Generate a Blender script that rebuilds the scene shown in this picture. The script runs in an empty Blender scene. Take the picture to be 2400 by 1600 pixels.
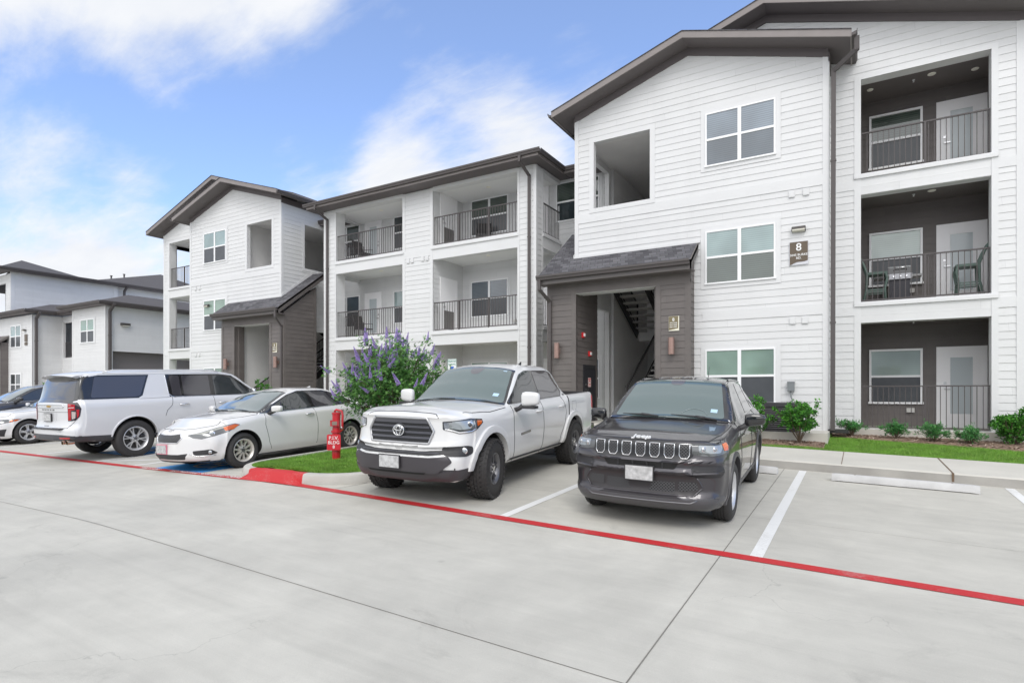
import bpy, bmesh, math, random
from mathutils import Vector, Matrix
from mathutils.bvhtree import BVHTree
R = math.radians
rnd = random.Random(7)
SC = bpy.context.scene
COL = SC.collection

# ------------------------------------------------------------------ camera, sky, sun, exposure
cam_d = bpy.data.cameras.new('camera'); cam = bpy.data.objects.new('camera', cam_d); COL.objects.link(cam)
cam.location = (0, 0, 1.78); cam.rotation_euler = (R(90), 0, R(30.9))
cam_d.sensor_width = 36; cam_d.lens = 1357/2400*36
cam_d.shift_y = 118/2400; cam_d.clip_end = 2000; cam_d.clip_start = .05
SC.camera = cam
SC.view_settings.view_transform = 'Standard'; SC.view_settings.look = 'None'
SC.view_settings.gamma = 1; SC.view_settings.exposure = EXPO = 0.07

SUN_DIR = Vector((.36, -.60, .74)).normalized()      # towards the sun, from the front left
world = bpy.data.worlds.new('World'); SC.world = world; world.use_nodes = True
def build_sky():
    nt = world.node_tree; N = nt.nodes; L = nt.links; N.clear()
    out = N.new('ShaderNodeOutputWorld'); bg = N.new('ShaderNodeBackground')
    sky = N.new('ShaderNodeTexSky'); sky.sky_type = 'NISHITA'; sky.sun_disc = False
    sky.sun_elevation = math.asin(SUN_DIR.z); sky.sun_rotation = math.atan2(SUN_DIR.x, SUN_DIR.y)
    sky.air_density = 1.0; sky.dust_density = .6; sky.ozone_density = 2.0
    tc = N.new('ShaderNodeTexCoord')
    def math_(op, a, b=None, c=None):
        n = N.new('ShaderNodeMath'); n.operation = op
        for i, v in enumerate((a, b, c)):
            if v is None: continue
            if isinstance(v, (int, float)): n.inputs[i].default_value = v
            else: L.new(v, n.inputs[i])
        return n.outputs[0]
    # clouds live on a high flat layer: direction / z
    sep = N.new('ShaderNodeSeparateXYZ'); L.new(tc.outputs['Generated'], sep.inputs[0])
    zc = math_('ADD', math_('MAXIMUM', sep.outputs[2], 0.0), .22)
    px = math_('DIVIDE', sep.outputs[0], zc); py = math_('DIVIDE', sep.outputs[1], zc)
    cb = N.new('ShaderNodeCombineXYZ'); L.new(px, cb.inputs[0]); L.new(py, cb.inputs[1])
    def noise(vec, scale, detail, rough, off=(0, 0, 0), scl=(1, 1, 1), rot=0, dist=0):
        mp = N.new('ShaderNodeMapping'); mp.inputs['Location'].default_value = off
        mp.inputs['Scale'].default_value = scl; mp.inputs['Rotation'].default_value = (0, 0, rot)
        L.new(vec, mp.inputs[0]); n = N.new('ShaderNodeTexNoise')
        n.inputs['Scale'].default_value = scale; n.inputs['Detail'].default_value = detail
        n.inputs['Roughness'].default_value = rough; n.inputs['Distortion'].default_value = dist
        L.new(mp.outputs[0], n.inputs['Vector']); return n.outputs['Fac']
    n1 = noise(cb.outputs[0], 1.5, 9, .62, (1.3, .4, 0), (1, 1.3, 1), R(35), .3)
    n2 = noise(cb.outputs[0], 5.0, 6, .6, (4.3, 2.4, 0), (.7, 1.4, 1), R(20), .2)
    n3_ = noise(cb.outputs[0], 13.0, 5, .6, (1.3, 7.4, 0), (.45, 1.5, 1), R(28), .6)
    m = math_('SUBTRACT', math_('ADD', math_('ADD', math_('MULTIPLY', n1, .55), math_('MULTIPLY', n2, .30)), math_('MULTIPLY', n3_, .15)), .01)
    # cloud banks: soft regions of sky where the cover is thick or open
    def blob(d, r0, r1, w):
        v = Vector(d).normalized(); vd = N.new('ShaderNodeVectorMath'); vd.operation = 'DOT_PRODUCT'
        L.new(tc.outputs['Generated'], vd.inputs[0]); vd.inputs[1].default_value = v
        mr = N.new('ShaderNodeMapRange'); mr.interpolation_type = 'SMOOTHSTEP'
        mr.inputs[1].default_value = math.cos(R(r1)); mr.inputs[2].default_value = math.cos(R(r0))
        mr.inputs[3].default_value = 0; mr.inputs[4].default_value = w
        L.new(vd.outputs['Value'], mr.inputs[0]); return mr.outputs[0]
    for b in CLOUDS: m = math_('ADD', m, blob(*b))
    # horizon bank
    mr = N.new('ShaderNodeMapRange'); mr.interpolation_type = 'SMOOTHSTEP'
    mr.inputs[1].default_value = .38; mr.inputs[2].default_value = .0; mr.inputs[3].default_value = 0; mr.inputs[4].default_value = .16
    L.new(sep.outputs[2], mr.inputs[0]); m = math_('ADD', m, mr.outputs[0])
    cr = N.new('ShaderNodeMapRange'); cr.interpolation_type = 'SMOOTHSTEP'
    cr.inputs[1].default_value = .44; cr.inputs[2].default_value = .79
    L.new(m, cr.inputs[0])
    ccol = N.new('ShaderNodeMixRGB'); ccol.inputs[1].default_value = (.74, .78, .86, 1); ccol.inputs[2].default_value = (.93, .945, .97, 1)
    L.new(math_('MULTIPLY', n2, 1.3), ccol.inputs[0])
    skm = N.new('ShaderNodeMixRGB'); skm.blend_type = 'MULTIPLY'; skm.inputs[0].default_value = 1
    skm.inputs[2].default_value = (SKYK*.98, SKYK*1.06, SKYK*1.28, 1); L.new(sky.outputs[0], skm.inputs[1])
    pale = N.new('ShaderNodeMixRGB'); pale.inputs[0].default_value = .17; pale.inputs[2].default_value = (.62, .75, .95, 1)
    L.new(skm.outputs[0], pale.inputs[1])
    mix = N.new('ShaderNodeMixRGB'); L.new(cr.outputs[0], mix.inputs[0]); L.new(pale.outputs[0], mix.inputs[1]); L.new(ccol.outputs[0], mix.inputs[2])
    # glow added to the sky behind the camera, to fill facade and balconies
    glow = blob((.1, -.9, .42), 5, 72, GLOW)
    add = N.new('ShaderNodeMixRGB'); add.blend_type = 'ADD'; add.inputs[0].default_value = 1
    gc = N.new('ShaderNodeCombineXYZ'); [L.new(glow, gc.inputs[i]) for i in range(3)]
    L.new(mix.outputs[0], add.inputs[1]); L.new(gc.outputs[0], add.inputs[2])
    # below the horizon
    gm = N.new('ShaderNodeMapRange'); gm.inputs[1].default_value = -.02; gm.inputs[2].default_value = .0; L.new(sep.outputs[2], gm.inputs[0])
    g = N.new('ShaderNodeMixRGB'); g.inputs[1].default_value = (.3, .32, .3, 1); L.new(gm.outputs[0], g.inputs[0]); L.new(add.outputs[0], g.inputs[2])
    sc = N.new('ShaderNodeVectorMath'); sc.operation = 'SCALE'; sc.inputs[3].default_value = 10.0
    L.new(g.outputs[0], sc.inputs[0]); L.new(sc.outputs[0], bg.inputs[0]); bg.inputs[1].default_value = .1
    L.new(bg.outputs[0], out.inputs[0])
def pixdir(px, py):
    u = (px-1200)/1357; v = (918-py)/1357; t = R(30.9)
    return (-math.sin(t)+math.cos(t)*u, math.cos(t)+math.sin(t)*u, v)
SKYK = .20; GLOW = .95
CLOUDS = [(pixdir(60, 40), 4, 15, .25), (pixdir(500, 20), 4, 12, .25), (pixdir(780, -120), 3, 9, .12), (pixdir(-100, 130), 3, 9, .10),
          (pixdir(1080, 370), 3, 12, .27), (pixdir(1330, 290), 2, 10, .12), (pixdir(840, 420), 2, 9, .20), (pixdir(620, 420), 1, 6, .08), (pixdir(200, 440), 1, 6, .08),
          (pixdir(230, 520), 2, 10, .15), (pixdir(40, 610), 3, 9, .12), (pixdir(420, 440), 1, 6, .10),
          (pixdir(300, 300), 4, 12, -.22), (pixdir(560, 330), 3, 11, -.16), (pixdir(30, 310), 3, 10, -.20), (pixdir(1000, 120), 3, 14, -.18), (pixdir(1500, 100), 3, 14, -.12), (pixdir(760, 250), 1, 8, -.12),
          ((0, -1, .5), 20, 95, .26), ((.1, -.45, 1), 15, 62, .34), ((-.42, .12, .90), 8, 34, .30), ((-.75, .0, .60), 8, 26, .22)]
build_sky()
sd = bpy.data.lights.new('sun', 'SUN'); so = bpy.data.objects.new('sun', sd); COL.objects.link(so)
sd.energy = 1.05; sd.angle = R(22); sd.color = (1, .97, .93); so.location = (-20, -30, 40)
so.rotation_euler = (-SUN_DIR).to_track_quat('-Z', 'Y').to_euler()

# ------------------------------------------------------------------ helpers
def tag(o, label=None, cat=None, group=None, kind=None):
    if label: o['label'] = label
    if cat: o['category'] = cat
    if group: o['group'] = group
    if kind: o['kind'] = kind
    return o
def empty(name, loc, label=None, cat=None, group=None, mat=None):
    o = bpy.data.objects.new(name, None); COL.objects.link(o); o.empty_display_size = .2
    if mat is not None: o.matrix_world = mat
    else: o.location = loc
    return tag(o, label, cat, group)
class MB:
    """collects faces; build() links ONE mesh object"""
    def __init__(s): s.v = []; s.f = []; s.m = []; s.mi = 0
    def add(s, vs, fs):
        n = len(s.v); s.v += [tuple(p) for p in vs]
        for f in fs: s.f.append(tuple(n+i for i in f)); s.m.append(s.mi)
    def box(s, x0, x1, y0, y1, z0, z1):
        x0, x1 = sorted((x0, x1)); y0, y1 = sorted((y0, y1)); z0, z1 = sorted((z0, z1))
        s.add([(x0,y0,z0),(x1,y0,z0),(x1,y1,z0),(x0,y1,z0),(x0,y0,z1),(x1,y0,z1),(x1,y1,z1),(x0,y1,z1)],
              [(3,2,1,0),(4,5,6,7),(0,1,5,4),(1,2,6,5),(2,3,7,6),(3,0,4,7)])
        return s
    def bar(s, a, b, w, h=None, up=(0, 0, 1)):
        a = Vector(a); b = Vector(b); d = (b-a).normalized(); h = h or w
        u = Vector(up); sx = d.cross(u)
        if sx.length < 1e-4: sx = d.cross(Vector((0, 1, 0)))
        sx.normalize(); uu = sx.cross(d)
        vs = []
        for p in (a, b):
            for i, j in ((-1,-1),(1,-1),(1,1),(-1,1)): vs.append(p+sx*i*w/2+uu*j*h/2)
        s.add(vs, [(3,2,1,0),(4,5,6,7),(0,1,5,4),(1,2,6,5),(2,3,7,6),(3,0,4,7)]); return s
    def prism(s, poly, vec, cap=True):
        n = len(poly); a = [Vector(p) for p in poly]; b = [p+Vector(vec) for p in a]
        fs = [(i, (i+1) % n, n+(i+1) % n, n+i) for i in range(n)]
        if cap: fs += [tuple(reversed(range(n))), tuple(range(n, 2*n))]
        s.add(a+b, fs); return s
    def tube(s, path, r, n=8, cap=True):
        path = [Vector(p) for p in path]; rs = r if isinstance(r, (list, tuple)) else [r]*len(path)
        vs = []; prev = None
        for i, p in enumerate(path):
            d = (path[min(i+1, len(path)-1)]-path[max(i-1, 0)]).normalized()
            if prev is None:
                u = d.orthogonal().normalized()
            else:
                u = (prev-d*prev.dot(d)); u = u.normalized() if u.length > 1e-6 else d.orthogonal().normalized()
            prev = u; w = d.cross(u)
            vs += [p+(u*math.cos(2*math.pi*k/n)+w*math.sin(2*math.pi*k/n))*rs[i] for k in range(n)]
        fs = []
        for i in range(len(path)-1):
            for k in range(n): fs.append((i*n+k, i*n+(k+1) % n, (i+1)*n+(k+1) % n, (i+1)*n+k))
        if cap: fs += [tuple(reversed(range(n))), tuple(range((len(path)-1)*n, len(path)*n))]
        s.add(vs, fs); return s
    def lathe(s, prof, c, axis='y', n=40, sgn=1):
        # prof: list of (radius, along)
        c = Vector(c); vs = []
        for (r, t) in prof:
            for k in range(n):
                a = 2*math.pi*k/n; ca, sa = math.cos(a)*r, math.sin(a)*r
                vs.append(c+(Vector((ca, t*sgn, sa)) if axis == 'y' else Vector((t*sgn, ca, sa)) if axis == 'x' else Vector((ca, sa, t*sgn))))
        fs = []
        for i in range(len(prof)-1):
            for k in range(n):
                q = (i*n+k, i*n+(k+1) % n, (i+1)*n+(k+1) % n, (i+1)*n+k); fs.append(q)
        s.add(vs, fs); return s
    def build(s, name, mats, parent=None, smooth=None, recalc=True):
        me = bpy.data.meshes.new(name); me.from_pydata(s.v, [], s.f); 
        mats = mats if isinstance(mats, (list, tuple)) else [mats]
        for m in mats: me.materials.append(m)
        if len(mats) > 1: me.polygons.foreach_set('material_index', s.m)
        if recalc:
            bm = bmesh.new(); bm.from_mesh(me); bmesh.ops.recalc_face_normals(bm, faces=bm.faces); bm.to_mesh(me); bm.free()
        if smooth:
            me.polygons.foreach_set('use_smooth', [True]*len(me.polygons))
            if smooth is not True: me.set_sharp_from_angle(angle=R(smooth))
        me.update(); o = bpy.data.objects.new(name, me); COL.objects.link(o)
        if parent is not None: adopt(o, parent)
        return o
def adopt(o, parent, local=False):
    o.parent = parent
    if not local:
        p = parent; M = Matrix.Identity(4)
        chain = []
        while p is not None:
            chain.append(p); p = p.parent
        for q in reversed(chain): M = M @ q.matrix_parent_inverse @ q.matrix_basis
        o.matrix_parent_inverse = M.inverted()
    return o
def text_mesh(name, body, size, mat, M, parent=None, depth=.004, align='CENTER', spacing=1.0, shear=0):
    cu = bpy.data.curves.new(name, 'FONT'); cu.body = body; cu.size = size; cu.extrude = depth
    cu.align_x = align; cu.align_y = 'CENTER'; cu.space_character = spacing; cu.shear = shear; cu.resolution_u = 3; cu.offset = size*.010
    t = bpy.data.objects.new(name, cu); COL.objects.link(t)
    me = bpy.data.meshes.new_from_object(t.evaluated_get(bpy.context.evaluated_depsgraph_get()))
    bpy.data.objects.remove(t); bpy.data.curves.remove(cu)
    me.name = name; me.materials.clear(); me.materials.append(mat); me.transform(M)
    o = bpy.data.objects.new(name, me); COL.objects.link(o)
    if parent is not None: adopt(o, parent)
    return o
FACE_Y = Matrix.Rotation(R(90), 4, 'X')        # text reading from -Y
def TM(x, y, z, rz=0): return Matrix.Translation((x, y, z)) @ Matrix.Rotation(rz, 4, 'Z') @ FACE_Y

# ------------------------------------------------------------------ materials
MATS = {}
def mat(name, col, rough=.6, metal=0, spec=.5, noise=0, nscale=8, bump=0, bscale=60, coat=0, detail=4, emit=0, coatr=.03, objc=False):
    if name in MATS: return MATS[name]
    m = bpy.data.materials.new(name); m.use_nodes = True; nt = m.node_tree; N = nt.nodes; L = nt.links
    b = N['Principled BSDF']; b.inputs['Base Color'].default_value = (*col, 1); b.inputs['Roughness'].default_value = rough
    b.inputs['Metallic'].default_value = metal; b.inputs['Specular IOR Level'].default_value = spec
    b.inputs['Coat Weight'].default_value = coat; b.inputs['Coat Roughness'].default_value = coatr
    if emit: b.inputs['Emission Color'].default_value = (*col, 1); b.inputs['Emission Strength'].default_value = emit
    if noise or bump:
        g = N.new('ShaderNodeNewGeometry')
        if noise:
            n = N.new('ShaderNodeTexNoise'); n.inputs['Scale'].default_value = nscale; n.inputs['Detail'].default_value = detail
            L.new(g.outputs['Position'], n.inputs['Vector'])
            mr = N.new('ShaderNodeMapRange'); mr.inputs[1].default_value = .3; mr.inputs[2].default_value = .7
            mr.inputs[3].default_value = 1-noise; mr.inputs[4].default_value = 1+noise; L.new(n.outputs['Fac'], mr.inputs[0])
            mx = N.new('ShaderNodeVectorMath'); mx.operation = 'SCALE'; mx.inputs[0].default_value = col; L.new(mr.outputs[0], mx.inputs[3])
            L.new(mx.outputs[0], b.inputs['Base Color'])
        if bump:
            n = N.new('ShaderNodeTexNoise'); n.inputs['Scale'].default_value = bscale; n.inputs['Detail'].default_value = 3
            L.new(g.outputs['Position'], n.inputs['Vector'])
            bp = N.new('ShaderNodeBump'); bp.inputs['Strength'].default_value = min(1, bump); bp.inputs['Distance'].default_value = .01
            L.new(n.outputs['Fac'], bp.inputs['Height']); L.new(bp.outputs[0], b.inputs['Normal'])
    MATS[name] = m; return m
def nodes(m): return m.node_tree.nodes, m.node_tree.links, m.node_tree.nodes['Principled BSDF']

WHITE = mat('white_siding_paint', (.685, .685, .688), .55, noise=.025, nscale=1.5, bump=.15, bscale=90)
def boards(m, amt):
    N, L, b = m.node_tree.nodes, m.node_tree.links, m.node_tree.nodes['Principled BSDF']; src = b.inputs['Base Color'].links[0].from_socket
    g = N.new('ShaderNodeNewGeometry'); sp = N.new('ShaderNodeSeparateXYZ'); L.new(g.outputs['Position'], sp.inputs[0])
    def M(op, a, v):
        n = N.new('ShaderNodeMath'); n.operation = op; L.new(a, n.inputs[0])
        if isinstance(v, float): n.inputs[1].default_value = v
        elif v is not None: L.new(v, n.inputs[1])
        return n.outputs[0]
    row = M('FLOOR', M('DIVIDE', sp.outputs[2], .172), None); xy = M('ADD', sp.outputs[0], sp.outputs[1])
    seg = M('FLOOR', M('ADD', M('DIVIDE', xy, 3.66), M('FRACT', M('MULTIPLY', row, .377), None)), None)
    cb = N.new('ShaderNodeCombineXYZ'); L.new(row, cb.inputs[0]); L.new(seg, cb.inputs[1]); wn = N.new('ShaderNodeTexWhiteNoise'); L.new(cb.outputs[0], wn.inputs['Vector'])
    r = N.new('ShaderNodeMapRange'); r.inputs[3].default_value = 1-amt; r.inputs[4].default_value = 1+amt*.4; L.new(wn.outputs['Value'], r.inputs[0])
    fr = M('FRACT', M('ADD', M('DIVIDE', xy, 3.66), M('FRACT', M('MULTIPLY', row, .377), None)), None)
    jt = N.new('ShaderNodeMapRange'); jt.inputs[1].default_value = .0; jt.inputs[2].default_value = .0016; jt.inputs[3].default_value = .62; jt.inputs[4].default_value = 1; L.new(fr, jt.inputs[0])
    n3 = N.new('ShaderNodeTexNoise'); mp = N.new('ShaderNodeMapping'); mp.inputs['Scale'].default_value = (2.2, 2.2, .16); L.new(g.outputs['Position'], mp.inputs[0]); L.new(mp.outputs[0], n3.inputs['Vector']); n3.inputs['Scale'].default_value = 1.6; n3.inputs['Detail'].default_value = 6
    st = N.new('ShaderNodeMapRange'); st.inputs[1].default_value = .52; st.inputs[2].default_value = .78; st.inputs[3].default_value = 1; st.inputs[4].default_value = .965; L.new(n3.outputs['Fac'], st.inputs[0])
    q = M('MULTIPLY', M('MULTIPLY', r.outputs[0], jt.outputs[0]), st.outputs[0])
    sc = N.new('ShaderNodeVectorMath'); sc.operation = 'SCALE'; L.new(src, sc.inputs[0]); L.new(q, sc.inputs[3]); L.new(sc.outputs[0], b.inputs['Base Color'])
TRIM = mat('white_trim_paint', (.69, .69, .695), .5, noise=.015, nscale=2)
BROWN = mat('brown_siding_paint', (.148, .131, .124), .55, noise=.07, nscale=2.5, bump=.15, bscale=90)
DKBAL = mat('dark_balcony_siding', (.15, .134, .128), .6, noise=.06, nscale=2.5)
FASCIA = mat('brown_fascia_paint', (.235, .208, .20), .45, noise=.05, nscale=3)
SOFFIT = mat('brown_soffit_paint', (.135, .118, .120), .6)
GUTTER = mat('brown_gutter_metal', (.095, .084, .083), .55, spec=.4)
BLACK = mat('black_metal_paint', (.022, .02, .021), .42)
RAILM = mat('dark_bronze_railing', (.078, .068, .068), .42)
VINYL = mat('white_vinyl', (.87, .87, .88), .35)
boards(WHITE, .035); boards(BROWN, .08); boards(DKBAL, .08)
INNER = mat('grey_breezeway_paint', (.76, .75, .74), .65, noise=.03, nscale=2)
SLAB = mat('patio_concrete', (.56, .53, .48), .85, noise=.08, nscale=3)
STEEL = mat('brushed_steel', (.6, .6, .6), .3, 1)
def concrete():
    m = mat('lot_concrete', (.5, .5, .48), .82); N, L, b = nodes(m)
    g = N.new('ShaderNodeNewGeometry')
    def noi(scale, detail, rough, scl=(1, 1, 1), dist=0, rot=0):
        mp = N.new('ShaderNodeMapping'); mp.inputs['Scale'].default_value = scl; mp.inputs['Rotation'].default_value = (0, 0, rot); L.new(g.outputs['Position'], mp.inputs[0])
        n = N.new('ShaderNodeTexNoise'); n.inputs['Scale'].default_value = scale; n.inputs['Detail'].default_value = detail
        n.inputs['Roughness'].default_value = rough; n.inputs['Distortion'].default_value = dist; L.new(mp.outputs[0], n.inputs['Vector']); return n.outputs['Fac']
    def rng(x, a, b_, c, d):
        r = N.new('ShaderNodeMapRange'); r.inputs[1].default_value = a; r.inputs[2].default_value = b_; r.inputs[3].default_value = c; r.inputs[4].default_value = d
        L.new(x, r.inputs[0]); return r.outputs[0]
    def mul(a, c):
        n = N.new('ShaderNodeMath'); n.operation = 'MULTIPLY'; L.new(a, n.inputs[0]); L.new(c, n.inputs[1]); return n.outputs[0]
    big = rng(noi(.45, 5, .6, dist=.6), .3, .7, .87, 1.09)
    mid = rng(noi(2.2, 5, .6, dist=.4), .3, .7, .93, 1.06)
    streak = rng(noi(3.0, 4, .6, (.18, 2.2, 1), rot=R(4)), .35, .75, 1.03, .95)
    stain = rng(noi(1.1, 6, .7, (.6, 1, 1), 1.2), .60, .76, 1.0, .80)
    fine = mul(rng(noi(160, 2, .5), .2, .8, .93, 1.07), rng(noi(14, 6, .75, (1, 2.6, 1), .4), .62, .72, 1.0, .90))
    vo = N.new('ShaderNodeTexVoronoi'); vo.inputs['Scale'].default_value = 1.1; L.new(g.outputs['Position'], vo.inputs['Vector'])
    spot = rng(vo.outputs['Distance'], .015, .05, .80, 1.0)
    vc = N.new('ShaderNodeTexVoronoi'); vc.feature = 'DISTANCE_TO_EDGE'; vc.inputs['Scale'].default_value = .33; mpc = N.new('ShaderNodeMapping'); L.new(g.outputs['Position'], mpc.inputs[0])
    nz = N.new('ShaderNodeTexNoise'); nz.inputs['Scale'].default_value = 1.7; nz.inputs['Detail'].default_value = 5; L.new(g.outputs['Position'], nz.inputs['Vector'])
    vm = N.new('ShaderNodeVectorMath'); vm.operation = 'MULTIPLY_ADD'; vm.inputs[1].default_value = (1.1, 1.1, 0); L.new(nz.outputs['Color'], vm.inputs[0]); L.new(mpc.outputs[0], vm.inputs[2]); L.new(vm.outputs[0], vc.inputs['Vector'])
    crack = rng(vc.outputs['Distance'], .0, .0025, .80, 1.0)
    msk = rng(noi(.22, 2, .5, dist=1), .50, .60, 0, 1); mx_ = N.new('ShaderNodeMix'); mx_.data_type = 'FLOAT'; L.new(msk, mx_.inputs[0]); mx_.inputs[2].default_value = 1; L.new(crack, mx_.inputs[3])
    tyre = rng(noi(2.6, 3, .55, (.05, 1.5, 1)), .60, .72, 1.0, .93)
    broom = rng(noi(9, 3, .6, (.12, 9, 1)), .3, .7, .985, 1.015)
    f = mul(mul(mul(mul(big, mid), streak), stain), mul(mul(fine, spot), mul(mx_.outputs[0], mul(tyre, broom))))
    v = N.new('ShaderNodeVectorMath'); v.operation = 'SCALE'; v.inputs[0].default_value = (.515, .498, .448); L.new(f, v.inputs[3]); L.new(v.outputs[0], b.inputs['Base Color'])
    bp = N.new('ShaderNodeBump'); bp.inputs['Strength'].default_value = .25; bp.inputs['Distance'].default_value = .004
    L.new(noi(110, 4, .6, (1, 3, 1)), bp.inputs['Height']); L.new(bp.outputs[0], b.inputs['Normal'])
    L.new(rng(big, .9, 1.08, .7, .9), b.inputs['Roughness'])
    return m
CONC = concrete()
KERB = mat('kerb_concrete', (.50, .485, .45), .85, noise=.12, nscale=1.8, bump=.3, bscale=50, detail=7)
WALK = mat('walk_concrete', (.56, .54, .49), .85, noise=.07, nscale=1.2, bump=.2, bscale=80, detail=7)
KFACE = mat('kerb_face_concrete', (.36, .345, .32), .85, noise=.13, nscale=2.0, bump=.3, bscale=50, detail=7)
def worn(name, col, amt, under=(.47, .46, .43), rough=.65):
    m = mat(name, col, rough); N, L, b = nodes(m)
    g = N.new('ShaderNodeNewGeometry'); n = N.new('ShaderNodeTexNoise'); n.inputs['Scale'].default_value = 45; n.inputs['Detail'].default_value = 8; n.inputs['Roughness'].default_value = .7
    n2 = N.new('ShaderNodeTexNoise'); n2.inputs['Scale'].default_value = 2.0; n2.inputs['Detail'].default_value = 4
    L.new(g.outputs['Position'], n.inputs['Vector']); L.new(g.outputs['Position'], n2.inputs['Vector'])
    ad = N.new('ShaderNodeMath'); ad.operation = 'ADD'; L.new(n.outputs['Fac'], ad.inputs[0]); L.new(n2.outputs['Fac'], ad.inputs[1])
    r = N.new('ShaderNodeMapRange'); r.inputs[1].default_value = 1.06; r.inputs[2].default_value = 1.34; r.inputs[3].default_value = 0; r.inputs[4].default_value = amt; L.new(ad.outputs[0], r.inputs[0])
    mx = N.new('ShaderNodeMixRGB'); mx.inputs[1].default_value = (*col, 1); mx.inputs[2].default_value = (*under, 1); L.new(r.outputs[0], mx.inputs[0]); L.new(mx.outputs[0], b.inputs['Base Color'])
    return m
REDP = worn('red_fire_lane_paint', (.50, .020, .024), .32)
WHTP = worn('white_stripe_paint', (.76, .76, .75), .6)
BLUP = worn('blue_accessible_paint', (.05, .36, .85), .25)
JOINT = mat('joint_sealant', (.19, .18, .16), .9)
def shingles():
    m = mat('grey_shingles', (.1, .1, .11), .9); N, L, b = nodes(m)
    tc = N.new('ShaderNodeTexCoord'); mp = N.new('ShaderNodeMapping'); L.new(tc.outputs['Object'], mp.inputs[0])
    sp = N.new('ShaderNodeSeparateXYZ'); g = N.new('ShaderNodeNewGeometry'); L.new(g.outputs['Position'], sp.inputs[0])
    # length up the slope ~ height, so the courses stay level
    ad = N.new('ShaderNodeMath'); ad.operation = 'ADD'; L.new(sp.outputs[0], ad.inputs[0]); ml = N.new('ShaderNodeMath'); ml.operation = 'MULTIPLY'; ml.inputs[1].default_value = .37; L.new(sp.outputs[1], ml.inputs[0]); L.new(ml.outputs[0], ad.inputs[1])
    cb = N.new('ShaderNodeCombineXYZ'); L.new(ad.outputs[0], cb.inputs[0]); zz = N.new('ShaderNodeMath'); zz.operation = 'MULTIPLY'; zz.inputs[1].default_value = 1.65; L.new(sp.outputs[2], zz.inputs[0]); L.new(zz.outputs[0], cb.inputs[1])
    br = N.new('ShaderNodeTexBrick'); L.new(cb.outputs[0], br.inputs['Vector']); br.inputs['Scale'].default_value = 1
    br.inputs['Brick Width'].default_value = .22; br.inputs['Row Height'].default_value = .14; br.inputs['Mortar Size'].default_value = .006
    br.inputs['Color1'].default_value = (.062, .06, .068, 1); br.inputs['Color2'].default_value = (.145, .142, .155, 1); br.inputs['Mortar'].default_value = (.04, .04, .045, 1); br.offset = .37
    n = N.new('ShaderNodeTexNoise'); n.inputs['Scale'].default_value = 90; L.new(g.outputs['Position'], n.inputs['Vector'])
    mx = N.new('ShaderNodeMixRGB'); mx.blend_type = 'MULTIPLY'; mx.inputs[0].default_value = .6; L.new(br.outputs['Color'], mx.inputs[1]); L.new(n.outputs['Color'], mx.inputs[2])
    sc = N.new('ShaderNodeVectorMath'); sc.operation = 'SCALE'; sc.inputs[3].default_value = 1.35; L.new(mx.outputs[0], sc.inputs[0]); L.new(sc.outputs[0], b.inputs['Base Color'])
    bp = N.new('ShaderNodeBump'); bp.inputs['Strength'].default_value = .6; bp.inputs['Distance'].default_value = .01; L.new(br.outputs['Color'], bp.inputs['Height']); L.new(bp.outputs[0], b.inputs['Normal'])
    return m
SHING = shingles()
def blind_glass(name, base, slat, pitch=.052, spec=.9, amt=1):
    """window pane over closed blinds: fine level slats seen through glossy glass"""
    m = mat(name, base, .03, spec=spec, coat=.6); N, L, b = nodes(m)
    g = N.new('ShaderNodeNewGeometry'); sp = N.new('ShaderNodeSeparateXYZ'); L.new(g.outputs['Position'], sp.inputs[0])
    d = N.new('ShaderNodeMath'); d.operation = 'DIVIDE'; d.inputs[1].default_value = pitch; L.new(sp.outputs[2], d.inputs[0])
    fr = N.new('ShaderNodeMath'); fr.operation = 'FRACT'; L.new(d.outputs[0], fr.inputs[0])
    r = N.new('ShaderNodeMapRange'); r.inputs[1].default_value = .55; r.inputs[2].default_value = .9; r.inputs[4].default_value = amt; L.new(fr.outputs[0], r.inputs[0])
    n = N.new('ShaderNodeTexNoise'); n.inputs['Scale'].default_value = .9; n.inputs['Detail'].default_value = 2; L.new(g.outputs['Position'], n.inputs['Vector'])
    mx = N.new('ShaderNodeMixRGB'); mx.inputs[1].default_value = (*base, 1); mx.inputs[2].default_value = (*slat, 1); L.new(r.outputs[0], mx.inputs[0])
    r2 = N.new('ShaderNodeMapRange'); r2.inputs[1].default_value = .3; r2.inputs[2].default_value = .7; r2.inputs[3].default_value = .75; r2.inputs[4].default_value = 1.2; L.new(n.outputs['Fac'], r2.inputs[0])
    sc = N.new('ShaderNodeVectorMath'); sc.operation = 'SCALE'; L.new(mx.outputs[0], sc.inputs[0]); L.new(r2.outputs[0], sc.inputs[3]); L.new(sc.outputs[0], b.inputs['Base Color'])
    return m
G_BLUE = blind_glass('glass_over_blinds_blue', (.20, .245, .29), (.12, .15, .19))
G_BLUED = blind_glass('glass_over_screen_blue', (.095, .12, .145), (.06, .078, .10))
G_TEAL = blind_glass('glass_over_blinds_teal', (.27, .36, .36), (.19, .27, .27))
G_GRN = blind_glass('glass_over_blinds_green', (.075, .10, .085), (.035, .05, .042))
G_SAGE = blind_glass('glass_over_closed_shade', (.24, .34, .28), (.22, .31, .26), amt=.5)
G_DARK = mat('dark_window_glass', (.035, .045, .05), .03, spec=.8, coat=.4, noise=.3, nscale=1.5)
G_SCRN = mat('insect_screen_glass', (.075, .08, .088), .3, spec=.5, noise=.15, nscale=2)
G_FROST = mat('frosted_door_glass', (.55, .60, .62), .15, spec=.6)
G_PALE = blind_glass('glass_over_pale_blinds', (.42, .50, .47), (.34, .42, .39))
DOORW = mat('white_door_paint', (.90, .89, .90), .35)
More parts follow.
